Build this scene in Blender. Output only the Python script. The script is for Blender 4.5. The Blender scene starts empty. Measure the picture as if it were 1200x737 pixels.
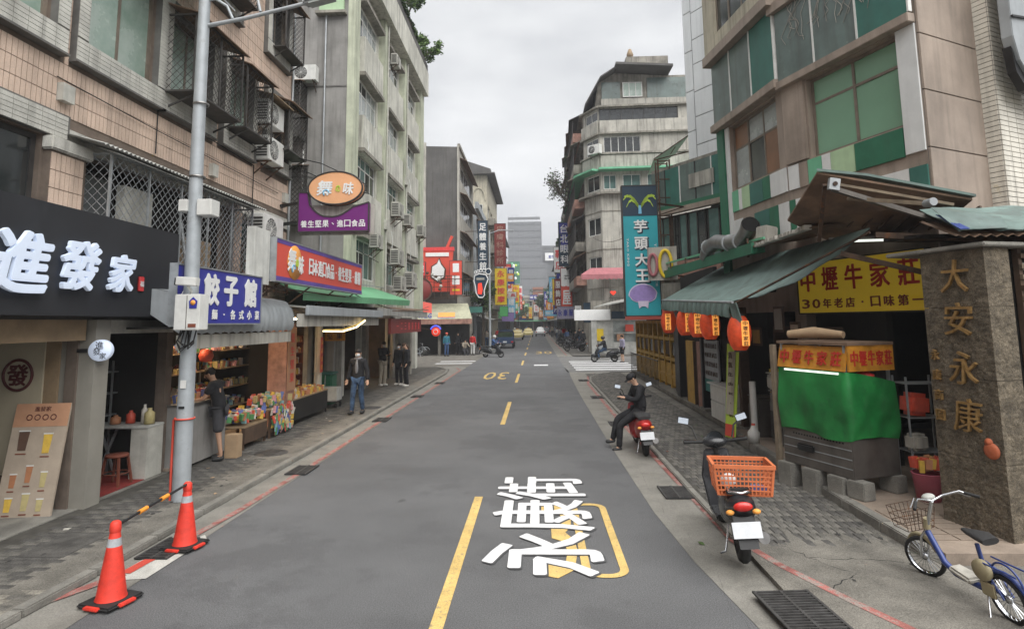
import bpy, bmesh, math, random
import numpy as np
from mathutils import Vector, Matrix, Euler
random.seed(7)
R = math.radians
PI = math.pi
scn = bpy.context.scene
COL = scn.collection

# ---------------------------------------------------------------- camera
cam_d = bpy.data.cameras.new('camera'); cam = bpy.data.objects.new('camera', cam_d); COL.objects.link(cam)
_p, _yaw, _roll = math.atan(82/690), 0.0388046, -0.0125
_f = Vector((0, math.cos(_p), math.sin(_p))); _u = Vector((0, -math.sin(_p), math.cos(_p))); _r = Vector((1, 0, 0))
_Z = Matrix.Rotation(_yaw, 3, 'Z'); _f, _u, _r = _Z@_f, _Z@_u, _Z@_r
_r2 = math.cos(_roll)*_r + math.sin(_roll)*_u; _u2 = -math.sin(_roll)*_r + math.cos(_roll)*_u
_m = Matrix((_r2, _u2, -_f)).transposed().to_4x4(); _m.translation = (0, 0, 2.45)
cam.matrix_world = _m
cam_d.sensor_width = 36; cam_d.lens = 690/1200*36
cam_d.shift_y = (296-368.5)/1200
cam_d.clip_start = .05; cam_d.clip_end = 3000
scn.camera = cam

# ---------------------------------------------------------------- sky and sun (overcast noon)
SUN_EL, SUN_AZ = R(58), R(148)       # azimuth clockwise from +Y
w = bpy.data.worlds.new('World'); scn.world = w; w.use_nodes = True
nt = w.node_tree; N = nt.nodes; L = nt.links; N.clear()
out = N.new('ShaderNodeOutputWorld'); bg = N.new('ShaderNodeBackground'); bg.inputs[1].default_value = .054
sky = N.new('ShaderNodeTexSky'); sky.sky_type = 'NISHITA'; sky.sun_disc = False
sky.sun_elevation = SUN_EL; sky.sun_rotation = SUN_AZ; sky.air_density = 1; sky.dust_density = 3
hs = N.new('ShaderNodeHueSaturation'); hs.inputs['Saturation'].default_value = .12
mx = N.new('ShaderNodeMix'); mx.data_type = 'RGBA'; mx.inputs[0].default_value = .9
tc = N.new('ShaderNodeTexCoord'); mp = N.new('ShaderNodeMapping'); mp.inputs['Scale'].default_value = (1, 1, 2.6)
nz = N.new('ShaderNodeTexNoise'); nz.inputs['Scale'].default_value = 2.3; nz.inputs['Detail'].default_value = 5; nz.inputs['Roughness'].default_value = .5
cr = N.new('ShaderNodeValToRGB'); cr.color_ramp.elements[0].position = .34; cr.color_ramp.elements[1].position = .66
cr.color_ramp.elements[0].color = (2.75, 2.87, 3.08, 1); cr.color_ramp.elements[1].color = (5.3, 5.36, 5.45, 1)
L.new(tc.outputs['Generated'], mp.inputs[0]); L.new(mp.outputs[0], nz.inputs[0]); L.new(nz.outputs[0], cr.inputs[0])
L.new(sky.outputs[0], hs.inputs['Color']); L.new(hs.outputs[0], mx.inputs[6]); L.new(cr.outputs[0], mx.inputs[7])
L.new(mx.outputs[2], bg.inputs[0]); L.new(bg.outputs[0], out.inputs[0])
sd = bpy.data.lights.new('sun', 'SUN'); so = bpy.data.objects.new('sun', sd); COL.objects.link(so)
sd.energy = 1.5; sd.angle = R(75); sd.color = (1, .985, .96)
_d = Vector((math.sin(SUN_AZ)*math.cos(SUN_EL), math.cos(SUN_AZ)*math.cos(SUN_EL), math.sin(SUN_EL)))
so.rotation_euler = _d.to_track_quat('Z', 'Y').to_euler(); so.location = (0, -10, 40)
scn.view_settings.view_transform = 'Standard'; scn.view_settings.look = 'None'
scn.view_settings.exposure = 1.85; scn.view_settings.gamma = 1
scn.cycles.max_bounces = 6; scn.cycles.diffuse_bounces = 4; scn.cycles.volume_bounces = 0

# ---------------------------------------------------------------- materials
def M(name, col, rough=.8, var=.18, scale=2.5, bump=0., metal=0., spec=.4, emit=0., streak=0., col2=None, bscale=None, brick=None, alpha=None, trans=0., grain=0., wear=None):
    """one procedural material: base colour broken up by noise, optional rain streaks, tile joints and relief"""
    m = bpy.data.materials.new(name); m.use_nodes = True
    t = m.node_tree; n = t.nodes; l = t.links
    b = n['Principled BSDF']; b.inputs['Roughness'].default_value = rough; b.inputs['Metallic'].default_value = metal
    b.inputs['Specular IOR Level'].default_value = spec
    tcn = n.new('ShaderNodeTexCoord'); co = tcn.outputs['Object']
    c = (*col, 1)
    c2 = (*(col2 or [x*(1-var*1.6) for x in col]), 1); c1 = (*[min(1, x*(1+var*.6)) for x in col], 1) if not col2 else c
    nn = n.new('ShaderNodeTexNoise'); nn.inputs['Scale'].default_value = scale; nn.inputs['Detail'].default_value = 8; nn.inputs['Roughness'].default_value = .62
    l.new(co, nn.inputs['Vector'])
    rp = n.new('ShaderNodeValToRGB'); rp.color_ramp.elements[0].position = .32; rp.color_ramp.elements[1].position = .68
    rp.color_ramp.elements[0].color = c2; rp.color_ramp.elements[1].color = c1
    l.new(nn.outputs[0], rp.inputs[0]); cur = rp.outputs[0]
    def mixin(cur, fac, col, mode='MIX'):
        mm = n.new('ShaderNodeMix'); mm.data_type = 'RGBA'; mm.blend_type = mode
        l.new(fac, mm.inputs[0]); l.new(cur, mm.inputs[6]); mm.inputs[7].default_value = (*col, 1)
        return mm.outputs[2]
    def ramp(src, a, bb, lo=0, hi=1):
        r = n.new('ShaderNodeMapRange'); r.inputs[1].default_value = a; r.inputs[2].default_value = bb; r.inputs[3].default_value = lo; r.inputs[4].default_value = hi
        l.new(src, r.inputs[0]); return r.outputs[0]
    if streak:
        mpn = n.new('ShaderNodeMapping'); mpn.inputs['Scale'].default_value = (5, 5, .35); l.new(co, mpn.inputs[0])
        sn = n.new('ShaderNodeTexNoise'); sn.inputs['Scale'].default_value = 1.3; sn.inputs['Detail'].default_value = 6; l.new(mpn.outputs[0], sn.inputs[0])
        cur = mixin(cur, ramp(sn.outputs[0], .48, .78, 0, streak), (.055, .05, .042))
    if wear:
        wn = n.new('ShaderNodeTexNoise'); wn.inputs['Scale'].default_value = wear[1]; wn.inputs['Detail'].default_value = 9; wn.inputs['Roughness'].default_value = .7; l.new(co, wn.inputs[0])
        cur = mixin(cur, ramp(wn.outputs[0], wear[2], wear[2]+.06, 0, wear[3]), wear[0])
    if grain:
        gn = n.new('ShaderNodeTexNoise'); gn.inputs['Scale'].default_value = 90; gn.inputs['Detail'].default_value = 2; l.new(co, gn.inputs[0])
        mm = n.new('ShaderNodeMix'); mm.data_type = 'RGBA'; mm.blend_type = 'MULTIPLY'; mm.inputs[0].default_value = 1
        g2 = n.new('ShaderNodeMapRange'); g2.inputs[1].default_value = .3; g2.inputs[2].default_value = .7; g2.inputs[3].default_value = 1-grain; g2.inputs[4].default_value = 1+grain
        l.new(gn.outputs[0], g2.inputs[0]); l.new(cur, mm.inputs[6]); l.new(g2.outputs[0], mm.inputs[7]); cur = mm.outputs[2]
    l.new(cur, b.inputs['Base Color'])
    if bump:
        bn = n.new('ShaderNodeBump'); bn.inputs['Strength'].default_value = bump; bn.inputs['Distance'].default_value = .02
        b2 = n.new('ShaderNodeTexNoise'); b2.inputs['Scale'].default_value = bscale or scale*8; b2.inputs['Detail'].default_value = 6; l.new(co, b2.inputs[0])
        l.new(b2.outputs[0], bn.inputs['Height']); l.new(bn.outputs[0], b.inputs['Normal'])
    rv = n.new('ShaderNodeMapRange'); rv.inputs[3].default_value = max(.02, rough-.1); rv.inputs[4].default_value = min(1, rough+.12)
    l.new(nn.outputs[0], rv.inputs[0]); l.new(rv.outputs[0], b.inputs['Roughness'])
    if emit:
        b.inputs['Emission Strength'].default_value = emit; b.inputs['Emission Color'].default_value = c
    if trans:
        b.inputs['Transmission Weight'].default_value = trans
    return m

MAT = {}
def D(name, *a, **k):
    MAT[name] = M(name, *a, **k); return MAT[name]
D('asphalt', (.128, .129, .131), .85, .16, .45, bump=.6, bscale=150, grain=.4, wear=((.092,.092,.094), .55, .52, .6))
D('asphalt_old', (.165, .162, .155), .9, .2, 1.5, bump=.5, bscale=110, grain=.3, wear=((.1,.1,.095), 1.7, .55, .5))
D('concrete_gutter', (.22, .21, .185), .9, .2, 2.2, bump=.35, bscale=60, grain=.2, wear=((.19,.18,.165), 2.2, .55, .6))
D('concrete_rough', (.175, .163, .14), .92, .28, 2.5, bump=.8, bscale=45, grain=.35, wear=((.13,.12,.105), 1.6, .54, .6))
D('white_patch', (.5, .49, .45), .9, .15, 4, bump=.4, bscale=40, grain=.2)
D('grout', (.075, .07, .06), .95, .3, 6)
D('paver_dark', (.09, .085, .078), .85, .3, 5, bump=.4, bscale=70, grain=.3)
D('paver_mid', (.135, .127, .112), .85, .3, 5, bump=.4, bscale=70, grain=.3)
D('paver_light', (.26, .24, .2), .88, .25, 4, bump=.6, bscale=60, grain=.35)
D('kerb', (.23, .22, .195), .88, .25, 3, bump=.4, bscale=40, streak=.2, grain=.2)
D('red_line', (.36, .135, .115), .85, .35, 3, grain=.35, wear=((.23,.215,.19), 6, .50, .85))
D('red_line_fresh', (.55, .07, .045), .8, .15, 4, grain=.15, wear=((.3,.26,.22), 14, .62, .8))
D('yellow_paint', (.60, .42, .15), .8, .16, 3, grain=.25, wear=((.2,.18,.14), 16, .57, .75))
D('white_paint', (.68, .68, .68), .8, .1, 5, grain=.16, wear=((.3,.3,.3), 20, .62, .7))
D('paint_edge', (.075, .075, .077), .85, .1, 5)
D('iron', (.075, .072, .07), .6, .3, 8, metal=.3, bump=.3)
D('dark_hole', (.012, .012, .012), .9, .1, 5)
D('beige_tile', (.68, .52, .415), .5, .2, .9, streak=.36, grain=.12, bump=.1)
D('beige_joint', (.16, .125, .10), .9, .2, 4)
D('greytile', (.56, .55, .50), .5, .2, 2, streak=.5, grain=.12)
D('grey_joint', (.15, .145, .135), .9, .2, 4)
D('white_tile', (.74, .70, .61), .4, .14, 1.4, streak=.35, grain=.08, wear=((.45,.36,.14), 1.5, .62, .5))
D('white_joint', (.20, .19, .18), .9, .2, 4)
D('brown_panel', (.34, .275, .225), .55, .16, 1.3, streak=.38, grain=.1)
D('greenish_plaster', (.52, .545, .42), .85, .16, 1.3, streak=.5)
D('pale_plaster', (.60, .59, .52), .88, .18, 1.1, streak=.65, bump=.15, bscale=9)
D('cream_plaster', (.50, .46, .36), .88, .16, 1, streak=.6)
D('grey_cement', (.29, .28, .265), .92, .2, .9, streak=.5, bump=.2, bscale=6)
D('dark_cement', (.125, .12, .115), .93, .2, .5, streak=.55, bump=.2, bscale=5)
D('bluegrey_panel', (.42, .45, .47), .6, .12, 1, streak=.3)
D('dirty_white', (.45, .43, .38), .85, .2, 1.0, streak=.75)
D('grimy_wall', (.30, .28, .24), .9, .34, 1.1, streak=.75)
D('mosaic_red', (.34, .16, .11), .7, .2, 1.2, streak=.3)
D('white_panel', (.72, .74, .75), .45, .06, .8, streak=.16)
D('panel_gap', (.10, .10, .10), .8, .1, 3)
D('green_dark', (.03, .16, .09), .5, .16, 2, streak=.2)
D('green_mid', (.16, .46, .28), .5, .12, 2, streak=.14)
D('green_pale', (.42, .58, .36), .5, .12, 2, streak=.14)
D('green_teal', (.045, .16, .13), .5, .14, 2, streak=.16)
D('panel_white', (.70, .71, .70), .45, .08, 2, streak=.14)
D('dirty_glass_green', (.115, .165, .15), .3, .25, 1.4, spec=.7, streak=.5, wear=((.5,.52,.48), 5, .64, .35))
D('pane_green', (.19, .36, .24), .22, .07, .6, spec=.7)
D('pane_dark', (.028, .032, .033), .08, .3, 1.5, spec=.9)
D('pane_curtain', (.40, .47, .42), .25, .35, 1.2, spec=.7, col2=(.17,.27,.21))
D('pane_pale', (.36, .39, .38), .25, .25, 1.2, spec=.7)
D('pane_teal', (.10, .19, .175), .2, .3, 1.5, spec=.7)
D('frame_white', (.70, .70, .67), .5, .1, 4)
D('pane_brown', (.22, .10, .045), .3, .2, 2, spec=.6)
D('frame_dark', (.045, .042, .04), .5, .2, 5)
D('frame_brown', (.20, .165, .13), .5, .2, 5)
D('rusty_steel', (.10, .065, .045), .75, .35, 6, metal=.3, wear=((.22,.09,.035), 9, .55, .6))
D('cage_steel', (.085, .08, .075), .6, .3, 6, metal=.4, wear=((.16,.09,.05), 9, .58, .5))
D('galv', (.40, .42, .43), .45, .14, 6, metal=.55, grain=.06)
D('post_grey', (.40, .43, .45), .5, .12, 4, streak=.15, metal=.2, wear=((.27,.28,.28), 4, .58, .5))
D('white_plastic', (.68, .68, .65), .45, .1, 4, streak=.15)
D('old_plastic', (.50, .49, .44), .55, .15, 4, streak=.35)
D('black_plastic', (.018, .018, .019), .4, .2, 5)
D('black_rubber', (.02, .02, .02), .75, .2, 6)
D('chrome', (.62, .63, .65), .18, .08, 5, metal=1)
D('steel_brushed', (.30, .29, .28), .38, .16, 5, metal=.85)
D('cone_red', (.70, .05, .03), .55, .2, 6, wear=((.35,.04,.03), 7, .60, .5))
D('reflective', (.42, .44, .46), .4, .2, 9)
D('orange_tape', (.85, .32, .04), .5, .1, 6)
D('sign_black', (.026, .027, .031), .55, .14, 1.5, streak=.05)
D('letter_white', (.66, .74, .88), .45, .04, 4, emit=.05)
D('seal_red', (.72, .06, .06), .5, .1, 6)
D('wood_panel', (.30, .215, .13), .65, .18, 3)
D('cream_panel', (.44, .385, .28), .7, .06, 2)
D('pillar_grey', (.27, .255, .22), .7, .1, 2, streak=.15)
D('maroon', (.085, .015, .015), .6, .1, 4)
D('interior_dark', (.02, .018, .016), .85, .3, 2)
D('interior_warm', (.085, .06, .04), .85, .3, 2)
D('menu_paper', (.42, .345, .27), .6, .1, 4)
D('menu_orange', (.50, .27, .16), .6, .1, 4)
D('carpet_red', (.24, .03, .025), .95, .2, 8)
D('sign_blue', (.035, .04, .30), .4, .06, 2)
D('sign_white', (.80, .80, .79), .45, .04, 4)
D('sign_red', (.66, .085, .055), .45, .05, 2)
D('sign_orange', (.85, .36, .07), .45, .08, 2)
D('sign_peach', (.80, .42, .22), .45, .06, 2)
D('sign_purple', (.16, .02, .17), .45, .06, 2)
D('sign_yellow', (.80, .57, .03), .45, .1, 2)
D('sign_teal', (.03, .36, .42), .4, .06, 2)
D('sign_navy', (.02, .045, .075), .4, .06, 2)
D('sign_green', (.10, .42, .14), .45, .08, 2)
D('sign_skyblue', (.20, .50, .72), .45, .05, 2)
D('sign_darkred', (.22, .035, .03), .6, .15, 2)
D('lime', (.50, .68, .08), .45, .06, 3)
D('taro', (.34, .25, .55), .5, .1, 9)
D('taro_pale', (.66, .60, .74), .5, .08, 6)
D('pink', (.40, .15, .165), .8, .12, 3, streak=.25)
D('awning_grey', (.36, .385, .40), .5, .12, 2, streak=.25)
D('awning_white', (.66, .66, .62), .6, .15, 2, streak=.4)
D('corrugated', (.44, .44, .41), .55, .2, 2.5, streak=.45, metal=.15)
D('rusty_sheet', (.21, .135, .09), .8, .3, 2.5, streak=.4)
D('green_sheet', (.15, .42, .22), .4, .12, 1.5, streak=.2)
D('tarp_teal', (.15, .215, .195), .6, .22, 1.6, streak=.35, bump=.25, bscale=7, wear=((.09,.11,.10), 2.2, .56, .6))
D('tarp_green', (.018, .22, .05), .5, .3, 2, bump=.35, bscale=6, streak=.2, wear=((.012,.11,.03), 3, .58, .5))
D('stall_steel', (.16, .145, .13), .42, .2, 3, metal=.55, streak=.3)
D('stall_yellow', (.62, .27, .03), .5, .3, 4)
D('sign_yellow_lit', (.72, .50, .03), .45, .06, 2, emit=.03)
D('red_paint', (.45, .03, .02), .5, .1, 4)
D('lantern_orange', (.66, .075, .02), .55, .3, 5, emit=.04)
D('lantern_core', (.95, .38, .08), .5, .1, 6, emit=.2)
D('tube_light', (.8, .85, .78), .4, 0, 6, emit=.35)
D('warm_light', (1., .78, .42), .4, 0, 6, emit=1.1)
D('shop_lamp', (1., .70, .40), .4, 0, 6, emit=55.)
D('neon_red', (.95, .06, .03), .4, 0, 6, emit=.12)
D('neon_blue', (.10, .12, 1.), .4, 0, 6, emit=.3)
D('gold', (.42, .26, .10), .45, .3, 14, metal=.5)
D('rope', (.75, .52, .12), .7, .1, 8)
D('granite', (.155, .128, .092), .9, .34, 7, bump=1., bscale=20, grain=.5, wear=((.075,.06,.042), 9, .52, .6))
D('terracotta', (.50, .13, .055), .6, .12, 5)
D('wood_dark', (.09, .055, .035), .75, .25, 5)
D('wood_lattice', (.21, .165, .115), .8, .25, 5)
D('wood_yellow', (.48, .29, .06), .65, .2, 4)
D('wood_red', (.20, .06, .035), .7, .2, 4)
D('wood_pink', (.40, .22, .17), .8, .3, 4, streak=.2)
D('tile_floor', (.30, .24, .19), .7, .2, 3, grain=.1)
D('skin', (.52, .32, .22), .6, .06, 8)
D('skin_tan', (.42, .25, .165), .6, .06, 8)
D('hair', (.013, .011, .010), .7, .2, 20)
D('hair_brown', (.07, .035, .018), .7, .2, 20)
D('cloth_black', (.022, .022, .025), .9, .4, 8, bump=1., bscale=9)
D('cloth_darkgrey', (.05, .05, .055), .9, .2, 8, bump=.3, bscale=12)
D('cloth_grey', (.21, .21, .22), .9, .15, 8, bump=.2, bscale=12)
D('cloth_beige', (.33, .29, .23), .9, .15, 8, bump=.3, bscale=12)
D('cloth_blue', (.05, .10, .22), .9, .2, 8)
D('cloth_teal', (.04, .19, .26), .9, .2, 8)
D('cloth_red', (.55, .03, .03), .9, .15, 8)
D('cloth_lav', (.32, .30, .40), .9, .15, 8)
D('cloth_white', (.62, .62, .60), .9, .1, 8)
D('jeans', (.055, .10, .18), .9, .55, 6, bump=1., bscale=9)
D('mask_cloth', (.62, .66, .68), .8, .05, 8)
D('shoe_black', (.03, .03, .03), .6, .2, 8)
D('shoe_white', (.62, .60, .56), .7, .1, 8)
D('scooter_black', (.022, .023, .026), .28, .3, 6, spec=.6)
D('scooter_red', (.36, .018, .015), .3, .12, 6, spec=.6)
D('lamp_red', (.55, .02, .015), .2, .1, 6, spec=.7)
D('seat_black', (.028, .027, .027), .6, .2, 6)
D('mirror', (.7, .75, .8), .05, 0, 4, metal=1)
D('plate', (.62, .64, .66), .45, .07, 9)
D('basket_orange', (.60, .17, .065), .5, .1, 5)
D('bike_blue', (.02, .045, .20), .3, .12, 5, spec=.6)
D('bike_cream', (.36, .31, .19), .5, .12, 6)
D('car_white', (.66, .66, .65), .3, .05, 3, spec=.6)
D('car_yellow', (.60, .50, .22), .3, .05, 3, spec=.6)
D('car_blue', (.02, .05, .12), .35, .08, 3, spec=.6)
D('car_glass', (.03, .035, .04), .06, .1, 3, spec=.9)
D('leaf', (.075, .13, .03), .6, .35, 5)
D('leaf_dark', (.028, .055, .02), .65, .35, 5)
D('leaf_bright', (.13, .22, .05), .6, .3, 5)
D('bark', (.09, .07, .05), .9, .3, 8)
D('teal_frame', (.05, .22, .20), .5, .1, 4)
D('bucket_pink', (.42, .10, .14), .5, .1, 5)
D('box_white', (.50, .50, .47), .6, .18, 3, streak=.35)
D('cardboard', (.40, .28, .17), .85, .12, 5)
D('tower_grey', (.17, .175, .185), .6, .08, .05)
D('tower_dark', (.13, .135, .145), .5, .08, .05)
D('tower_net', (.15, .155, .16), .8, .1, .1)
PACK = []
for i, c in enumerate([(.62,.10,.06),(.70,.46,.08),(.10,.30,.12),(.66,.62,.55),(.12,.17,.42),(.45,.20,.10),(.60,.30,.32),(.22,.40,.42),(.50,.42,.20),(.12,.07,.05)]):
    PACK.append(D('packet_%s' % 'red amber green cream blue brown pink aqua straw black'.split()[i], c, .45, .12, 12))
GOODS = PACK

# ---------------------------------------------------------------- mesh builder
class MB:
    def __init__(s): s.v = []; s.f = []; s.sm = []
    def add(s, vs, fs, smooth=False):
        n = len(s.v); s.v.extend([tuple(x) for x in vs]); s.f.extend([tuple(i+n for i in f) for f in fs]); s.sm.extend([smooth]*len(fs)); return s
    def box(s, x0, x1, y0, y1, z0, z1):
        return s.add([(x0,y0,z0),(x1,y0,z0),(x1,y1,z0),(x0,y1,z0),(x0,y0,z1),(x1,y0,z1),(x1,y1,z1),(x0,y1,z1)],
                     [(0,3,2,1),(4,5,6,7),(0,1,5,4),(1,2,6,5),(2,3,7,6),(3,0,4,7)])
    def xbox(s, c, size, rot=(0,0,0)):
        m = Euler(rot).to_matrix(); c = Vector(c); h = Vector(size)/2
        vs = [c + m@Vector((sx*h.x, sy*h.y, sz*h.z)) for sz in (-1,1) for sx, sy in ((-1,-1),(1,-1),(1,1),(-1,1))]
        return s.add(vs, [(0,3,2,1),(4,5,6,7),(0,1,5,4),(1,2,6,5),(2,3,7,6),(3,0,4,7)])
    def quad(s, a, b, c, d): return s.add([a,b,c,d], [(0,1,2,3)])
    def slab(s, pts, t):
        """polygon pts (3-D, planar) thickened by vector t"""
        t = Vector(t); n = len(pts); a = [Vector(p) for p in pts]; b = [p+t for p in a]
        fs = [tuple(range(n)), tuple(range(2*n-1, n-1, -1))] + [(i, n+i, n+(i+1)%n, (i+1)%n) for i in range(n)]
        return s.add(a+b, fs)
    def bar(s, p0, p1, w=.03, h=None):
        p0, p1 = Vector(p0), Vector(p1); d = p1-p0; l = d.length
        if l < 1e-6: return s
        d.normalize(); up = Vector((0,0,1)) if abs(d.z) < .95 else Vector((0,1,0))
        a = d.cross(up).normalized()*w/2; b = a.normalized().cross(d).normalized()*(h or w)/2
        vs = [p + sa*a + sb*b for p in (p0, p1) for sa, sb in ((-1,-1),(1,-1),(1,1),(-1,1))]
        return s.add(vs, [(0,3,2,1),(4,5,6,7),(0,1,5,4),(1,2,6,5),(2,3,7,6),(3,0,4,7)])
    def tube(s, pts, r, n=8, caps=True, smooth=True):
        pts = [Vector(p) for p in pts]; rs = r if isinstance(r, (list, tuple)) else [r]*len(pts)
        vs = []; fs = []; a = None
        for i, p in enumerate(pts):
            d = (pts[min(i+1, len(pts)-1)] - pts[max(i-1, 0)]).normalized()
            if a is None:
                up = Vector((0,0,1)) if abs(d.z) < .9 else Vector((1,0,0)); a = d.cross(up).normalized()
            else:
                a = (a - d*a.dot(d)).normalized()
            b = d.cross(a)
            for k in range(n):
                th = 2*PI*k/n; vs.append(p + (a*math.cos(th) + b*math.sin(th))*rs[i])
        for i in range(len(pts)-1):
            for k in range(n): fs.append((i*n+k, i*n+(k+1)%n, (i+1)*n+(k+1)%n, (i+1)*n+k))
        s.add(vs, fs, smooth)
        if caps:
            s.add(vs[:n], [tuple(range(n-1,-1,-1))]); s.add(vs[-n:], [tuple(range(n))])
        return s
    def cyl(s, p0, p1, r, r1=None, n=16): return s.tube([p0, p1], [r, r if r1 is None else r1], n)
    def lathe(s, prof, c=(0,0,0), n=16, axis='z', smooth=True):
        vs = []; m = len(prof)
        for k in range(n):
            th = 2*PI*k/n
            for r_, h in prof:
                p = (r_*math.cos(th), r_*math.sin(th), h)
                if axis == 'y': p = (p[0], p[2], -p[1])
                if axis == 'x': p = (p[2], p[0], p[1])
                vs.append((p[0]+c[0], p[1]+c[1], p[2]+c[2]))
        fs = [(k*m+i, ((k+1)%n)*m+i, ((k+1)%n)*m+i+1, k*m+i+1) for k in range(n) for i in range(m-1)]
        return s.add(vs, fs, smooth)
    def ball(s, c, r, n=12, m=8):
        if not hasattr(r, '__len__'): r = (r, r, r)
        prof = [(math.sin(PI*i/m), -math.cos(PI*i/m)) for i in range(m+1)]
        vs = [(c[0]+q*math.cos(2*PI*k/n)*r[0], c[1]+q*math.sin(2*PI*k/n)*r[1], c[2]+h*r[2]) for k in range(n) for q, h in prof]
        fs = [(k*(m+1)+i, ((k+1)%n)*(m+1)+i, ((k+1)%n)*(m+1)+i+1, k*(m+1)+i+1) for k in range(n) for i in range(m)]
        return s.add(vs, fs, True)
    def torus(s, c, Rr, r, axis='y', n=24, m=8, a0=0, a1=2*PI, sc=(1,1)):
        pts = []
        full = abs(a1-a0-2*PI) < 1e-4
        for k in range(n+1):
            th = a0+(a1-a0)*k/n; u, v_ = Rr*math.cos(th)*sc[0], Rr*math.sin(th)*sc[1]
            pts.append({'y': (c[0]+u, c[1], c[2]+v_), 'x': (c[0], c[1]+u, c[2]+v_), 'z': (c[0]+u, c[1]+v_, c[2])}[axis])
        return s.tube(pts, r, m, caps=not full)
    def mesh(s, name):
        me = bpy.data.meshes.new(name); me.from_pydata(s.v, [], s.f)
        me.polygons.foreach_set('use_smooth', s.sm); me.update(); return me
    def build(s, name, mat, parent=None, loc=None, rot=None, kind=None, label=None, bevel=0, solid=0):
        me = s.mesh(name); return put(name, me, mat, parent, loc, rot, kind, label, bevel)

def put(name, me, mat, parent=None, loc=None, rot=None, kind=None, label=None, bevel=0):
    if mat is not None and not me.materials: me.materials.append(MAT[mat] if isinstance(mat, str) else mat)
    o = bpy.data.objects.new(name, me); COL.objects.link(o)
    if parent is not None: o.parent = parent
    if loc is not None: o.location = loc
    if rot is not None: o.rotation_euler = rot
    if kind: o['kind'] = kind
    if label: o['label'] = label
    if bevel:
        b = bmesh.new(); b.from_mesh(me); bmesh.ops.remove_doubles(b, verts=b.verts, dist=1e-5)
        es = [e for e in b.edges if len(e.link_faces) == 2 and e.calc_face_angle(0) > .6]
        if es: bmesh.ops.bevel(b, geom=es, offset=bevel, segments=2, affect='EDGES', clamp_overlap=True)
        b.to_mesh(me); b.free()
    return o

def thing(name, label, cat, loc=(0,0,0), rz=0, group=None):
    o = bpy.data.objects.new(name, None); COL.objects.link(o); o.empty_display_size = .2
    o.location = loc; o.rotation_euler = (0, 0, rz); o['label'] = label; o['category'] = cat
    if group: o['group'] = group
    return o
def tag(o, label, cat, group=None):
    o['label'] = label; o['category'] = cat
    if group: o['group'] = group
    return o
def dup(root, loc=None, rz=None, label=None, group=None, scale=None):
    def cp(o, par):
        c = o.copy(); COL.objects.link(c); c.parent = par
        for ch in kids.get(o, ()): cp(ch, c)
        return c
    kids = {}
    def walk(o):
        ks = list(o.children); kids[o] = ks
        for k in ks: walk(k)
    walk(root)
    r = cp(root, None)
    if loc is not None: r.location = loc
    if rz is not None: r.rotation_euler = (root.rotation_euler[0], root.rotation_euler[1], rz)
    if label: r['label'] = label
    if group: r['group'] = group
    if scale: r.scale = (scale,)*3 if not hasattr(scale, '__len__') else scale
    return r

_tc = {}
_tmp = bpy.data.scenes.new('workbench')      # small empty scene used only to turn text and skins into meshes
def to_mesh(o):
    _tmp.collection.objects.link(o); vl = _tmp.view_layers[0]; vl.update()
    me = bpy.data.meshes.new_from_object(o.evaluated_get(vl.depsgraph)); _tmp.collection.objects.unlink(o); return me
def txt_mesh(s, size, bold=0., ext=0., lsp=1., shear=0., cn=True):
    key = (s, round(size, 3), bold, ext, lsp, shear)
    if key in _tc: return _tc[key]
    c = bpy.data.curves.new('lettering', 'FONT'); c.body = s; c.size = size; c.align_x = 'CENTER'; c.align_y = 'CENTER'
    c.resolution_u = 2 if len(s) < 3 else 1; c.offset = bold*size; c.extrude = ext/2; c.space_line = lsp; c.shear = shear
    o = bpy.data.objects.new('lettering', c)
    me = to_mesh(o)
    bpy.data.objects.remove(o); bpy.data.curves.remove(c); _tc[key] = me
    # centre it
    xs = [v.co.x for v in me.vertices]; ys = [v.co.y for v in me.vertices]
    cx, cy = (min(xs)+max(xs))/2, (min(ys)+max(ys))/2
    for v in me.vertices: v.co.x -= cx; v.co.y -= cy
    return me
def txt(name, s, mat, parent, loc, size, w=None, h=None, bold=.02, ext=.01, rot=(PI/2, 0, 0), label=None, shear=0.):
    """lettering as real thin letters; w/h stretch the line; bold thickens every stroke with shifted copies"""
    key = ('T', s, round(size, 3), w, h, bold, ext, shear)
    if key in _tc: return put(name, _mat(_tc[key], mat), None, parent, loc, rot, label=label)
    src = txt_mesh(s, 1., 0., 0., shear=shear)
    vs = np.array([v.co[:] for v in src.vertices]); fs = [tuple(p.vertices) for p in src.polygons]
    ww, hh = vs[:,0].max()-vs[:,0].min(), vs[:,1].max()-vs[:,1].min()
    b = max(0, bold)*.62
    kx = size if not w else (w-2*b*size)/max(1e-4, ww); ky = size if not h else (h-2*b*size)/max(1e-4, hh)
    if w and not h and len(s) > 1: ky = size
    bb = b*(size if not h else hh*ky) ; vs = vs*np.array([kx, ky, 1])
    mb = MB(); offs = [(0, 0)] if b < .004 else [(0, 0), (bb, 0), (-bb, 0), (0, bb), (0, -bb), (bb*.7, bb*.7), (-bb*.7, bb*.7), (bb*.7, -bb*.7), (-bb*.7, -bb*.7)]
    edges = {}
    for f in fs:
        for i in range(len(f)):
            e = (f[i], f[(i+1) % len(f)]); k = (min(e), max(e)); edges.setdefault(k, []).append(e)
    rim = [v[0] for v in edges.values() if len(v) == 1]
    for q, (ox, oy) in enumerate(offs):
        z = ext/2 - q*.00018; n = len(vs)
        mb.add([(x+ox, y+oy, z) for x, y, _ in vs] + [(x+ox, y+oy, -ext/2) for x, y, _ in vs], fs + [(a, a+n, c+n, c) for a, c in rim])
    me = mb.mesh(name); _tc[key] = me
    return put(name, _mat(me, mat), None, parent, loc, rot, label=label)
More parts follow.
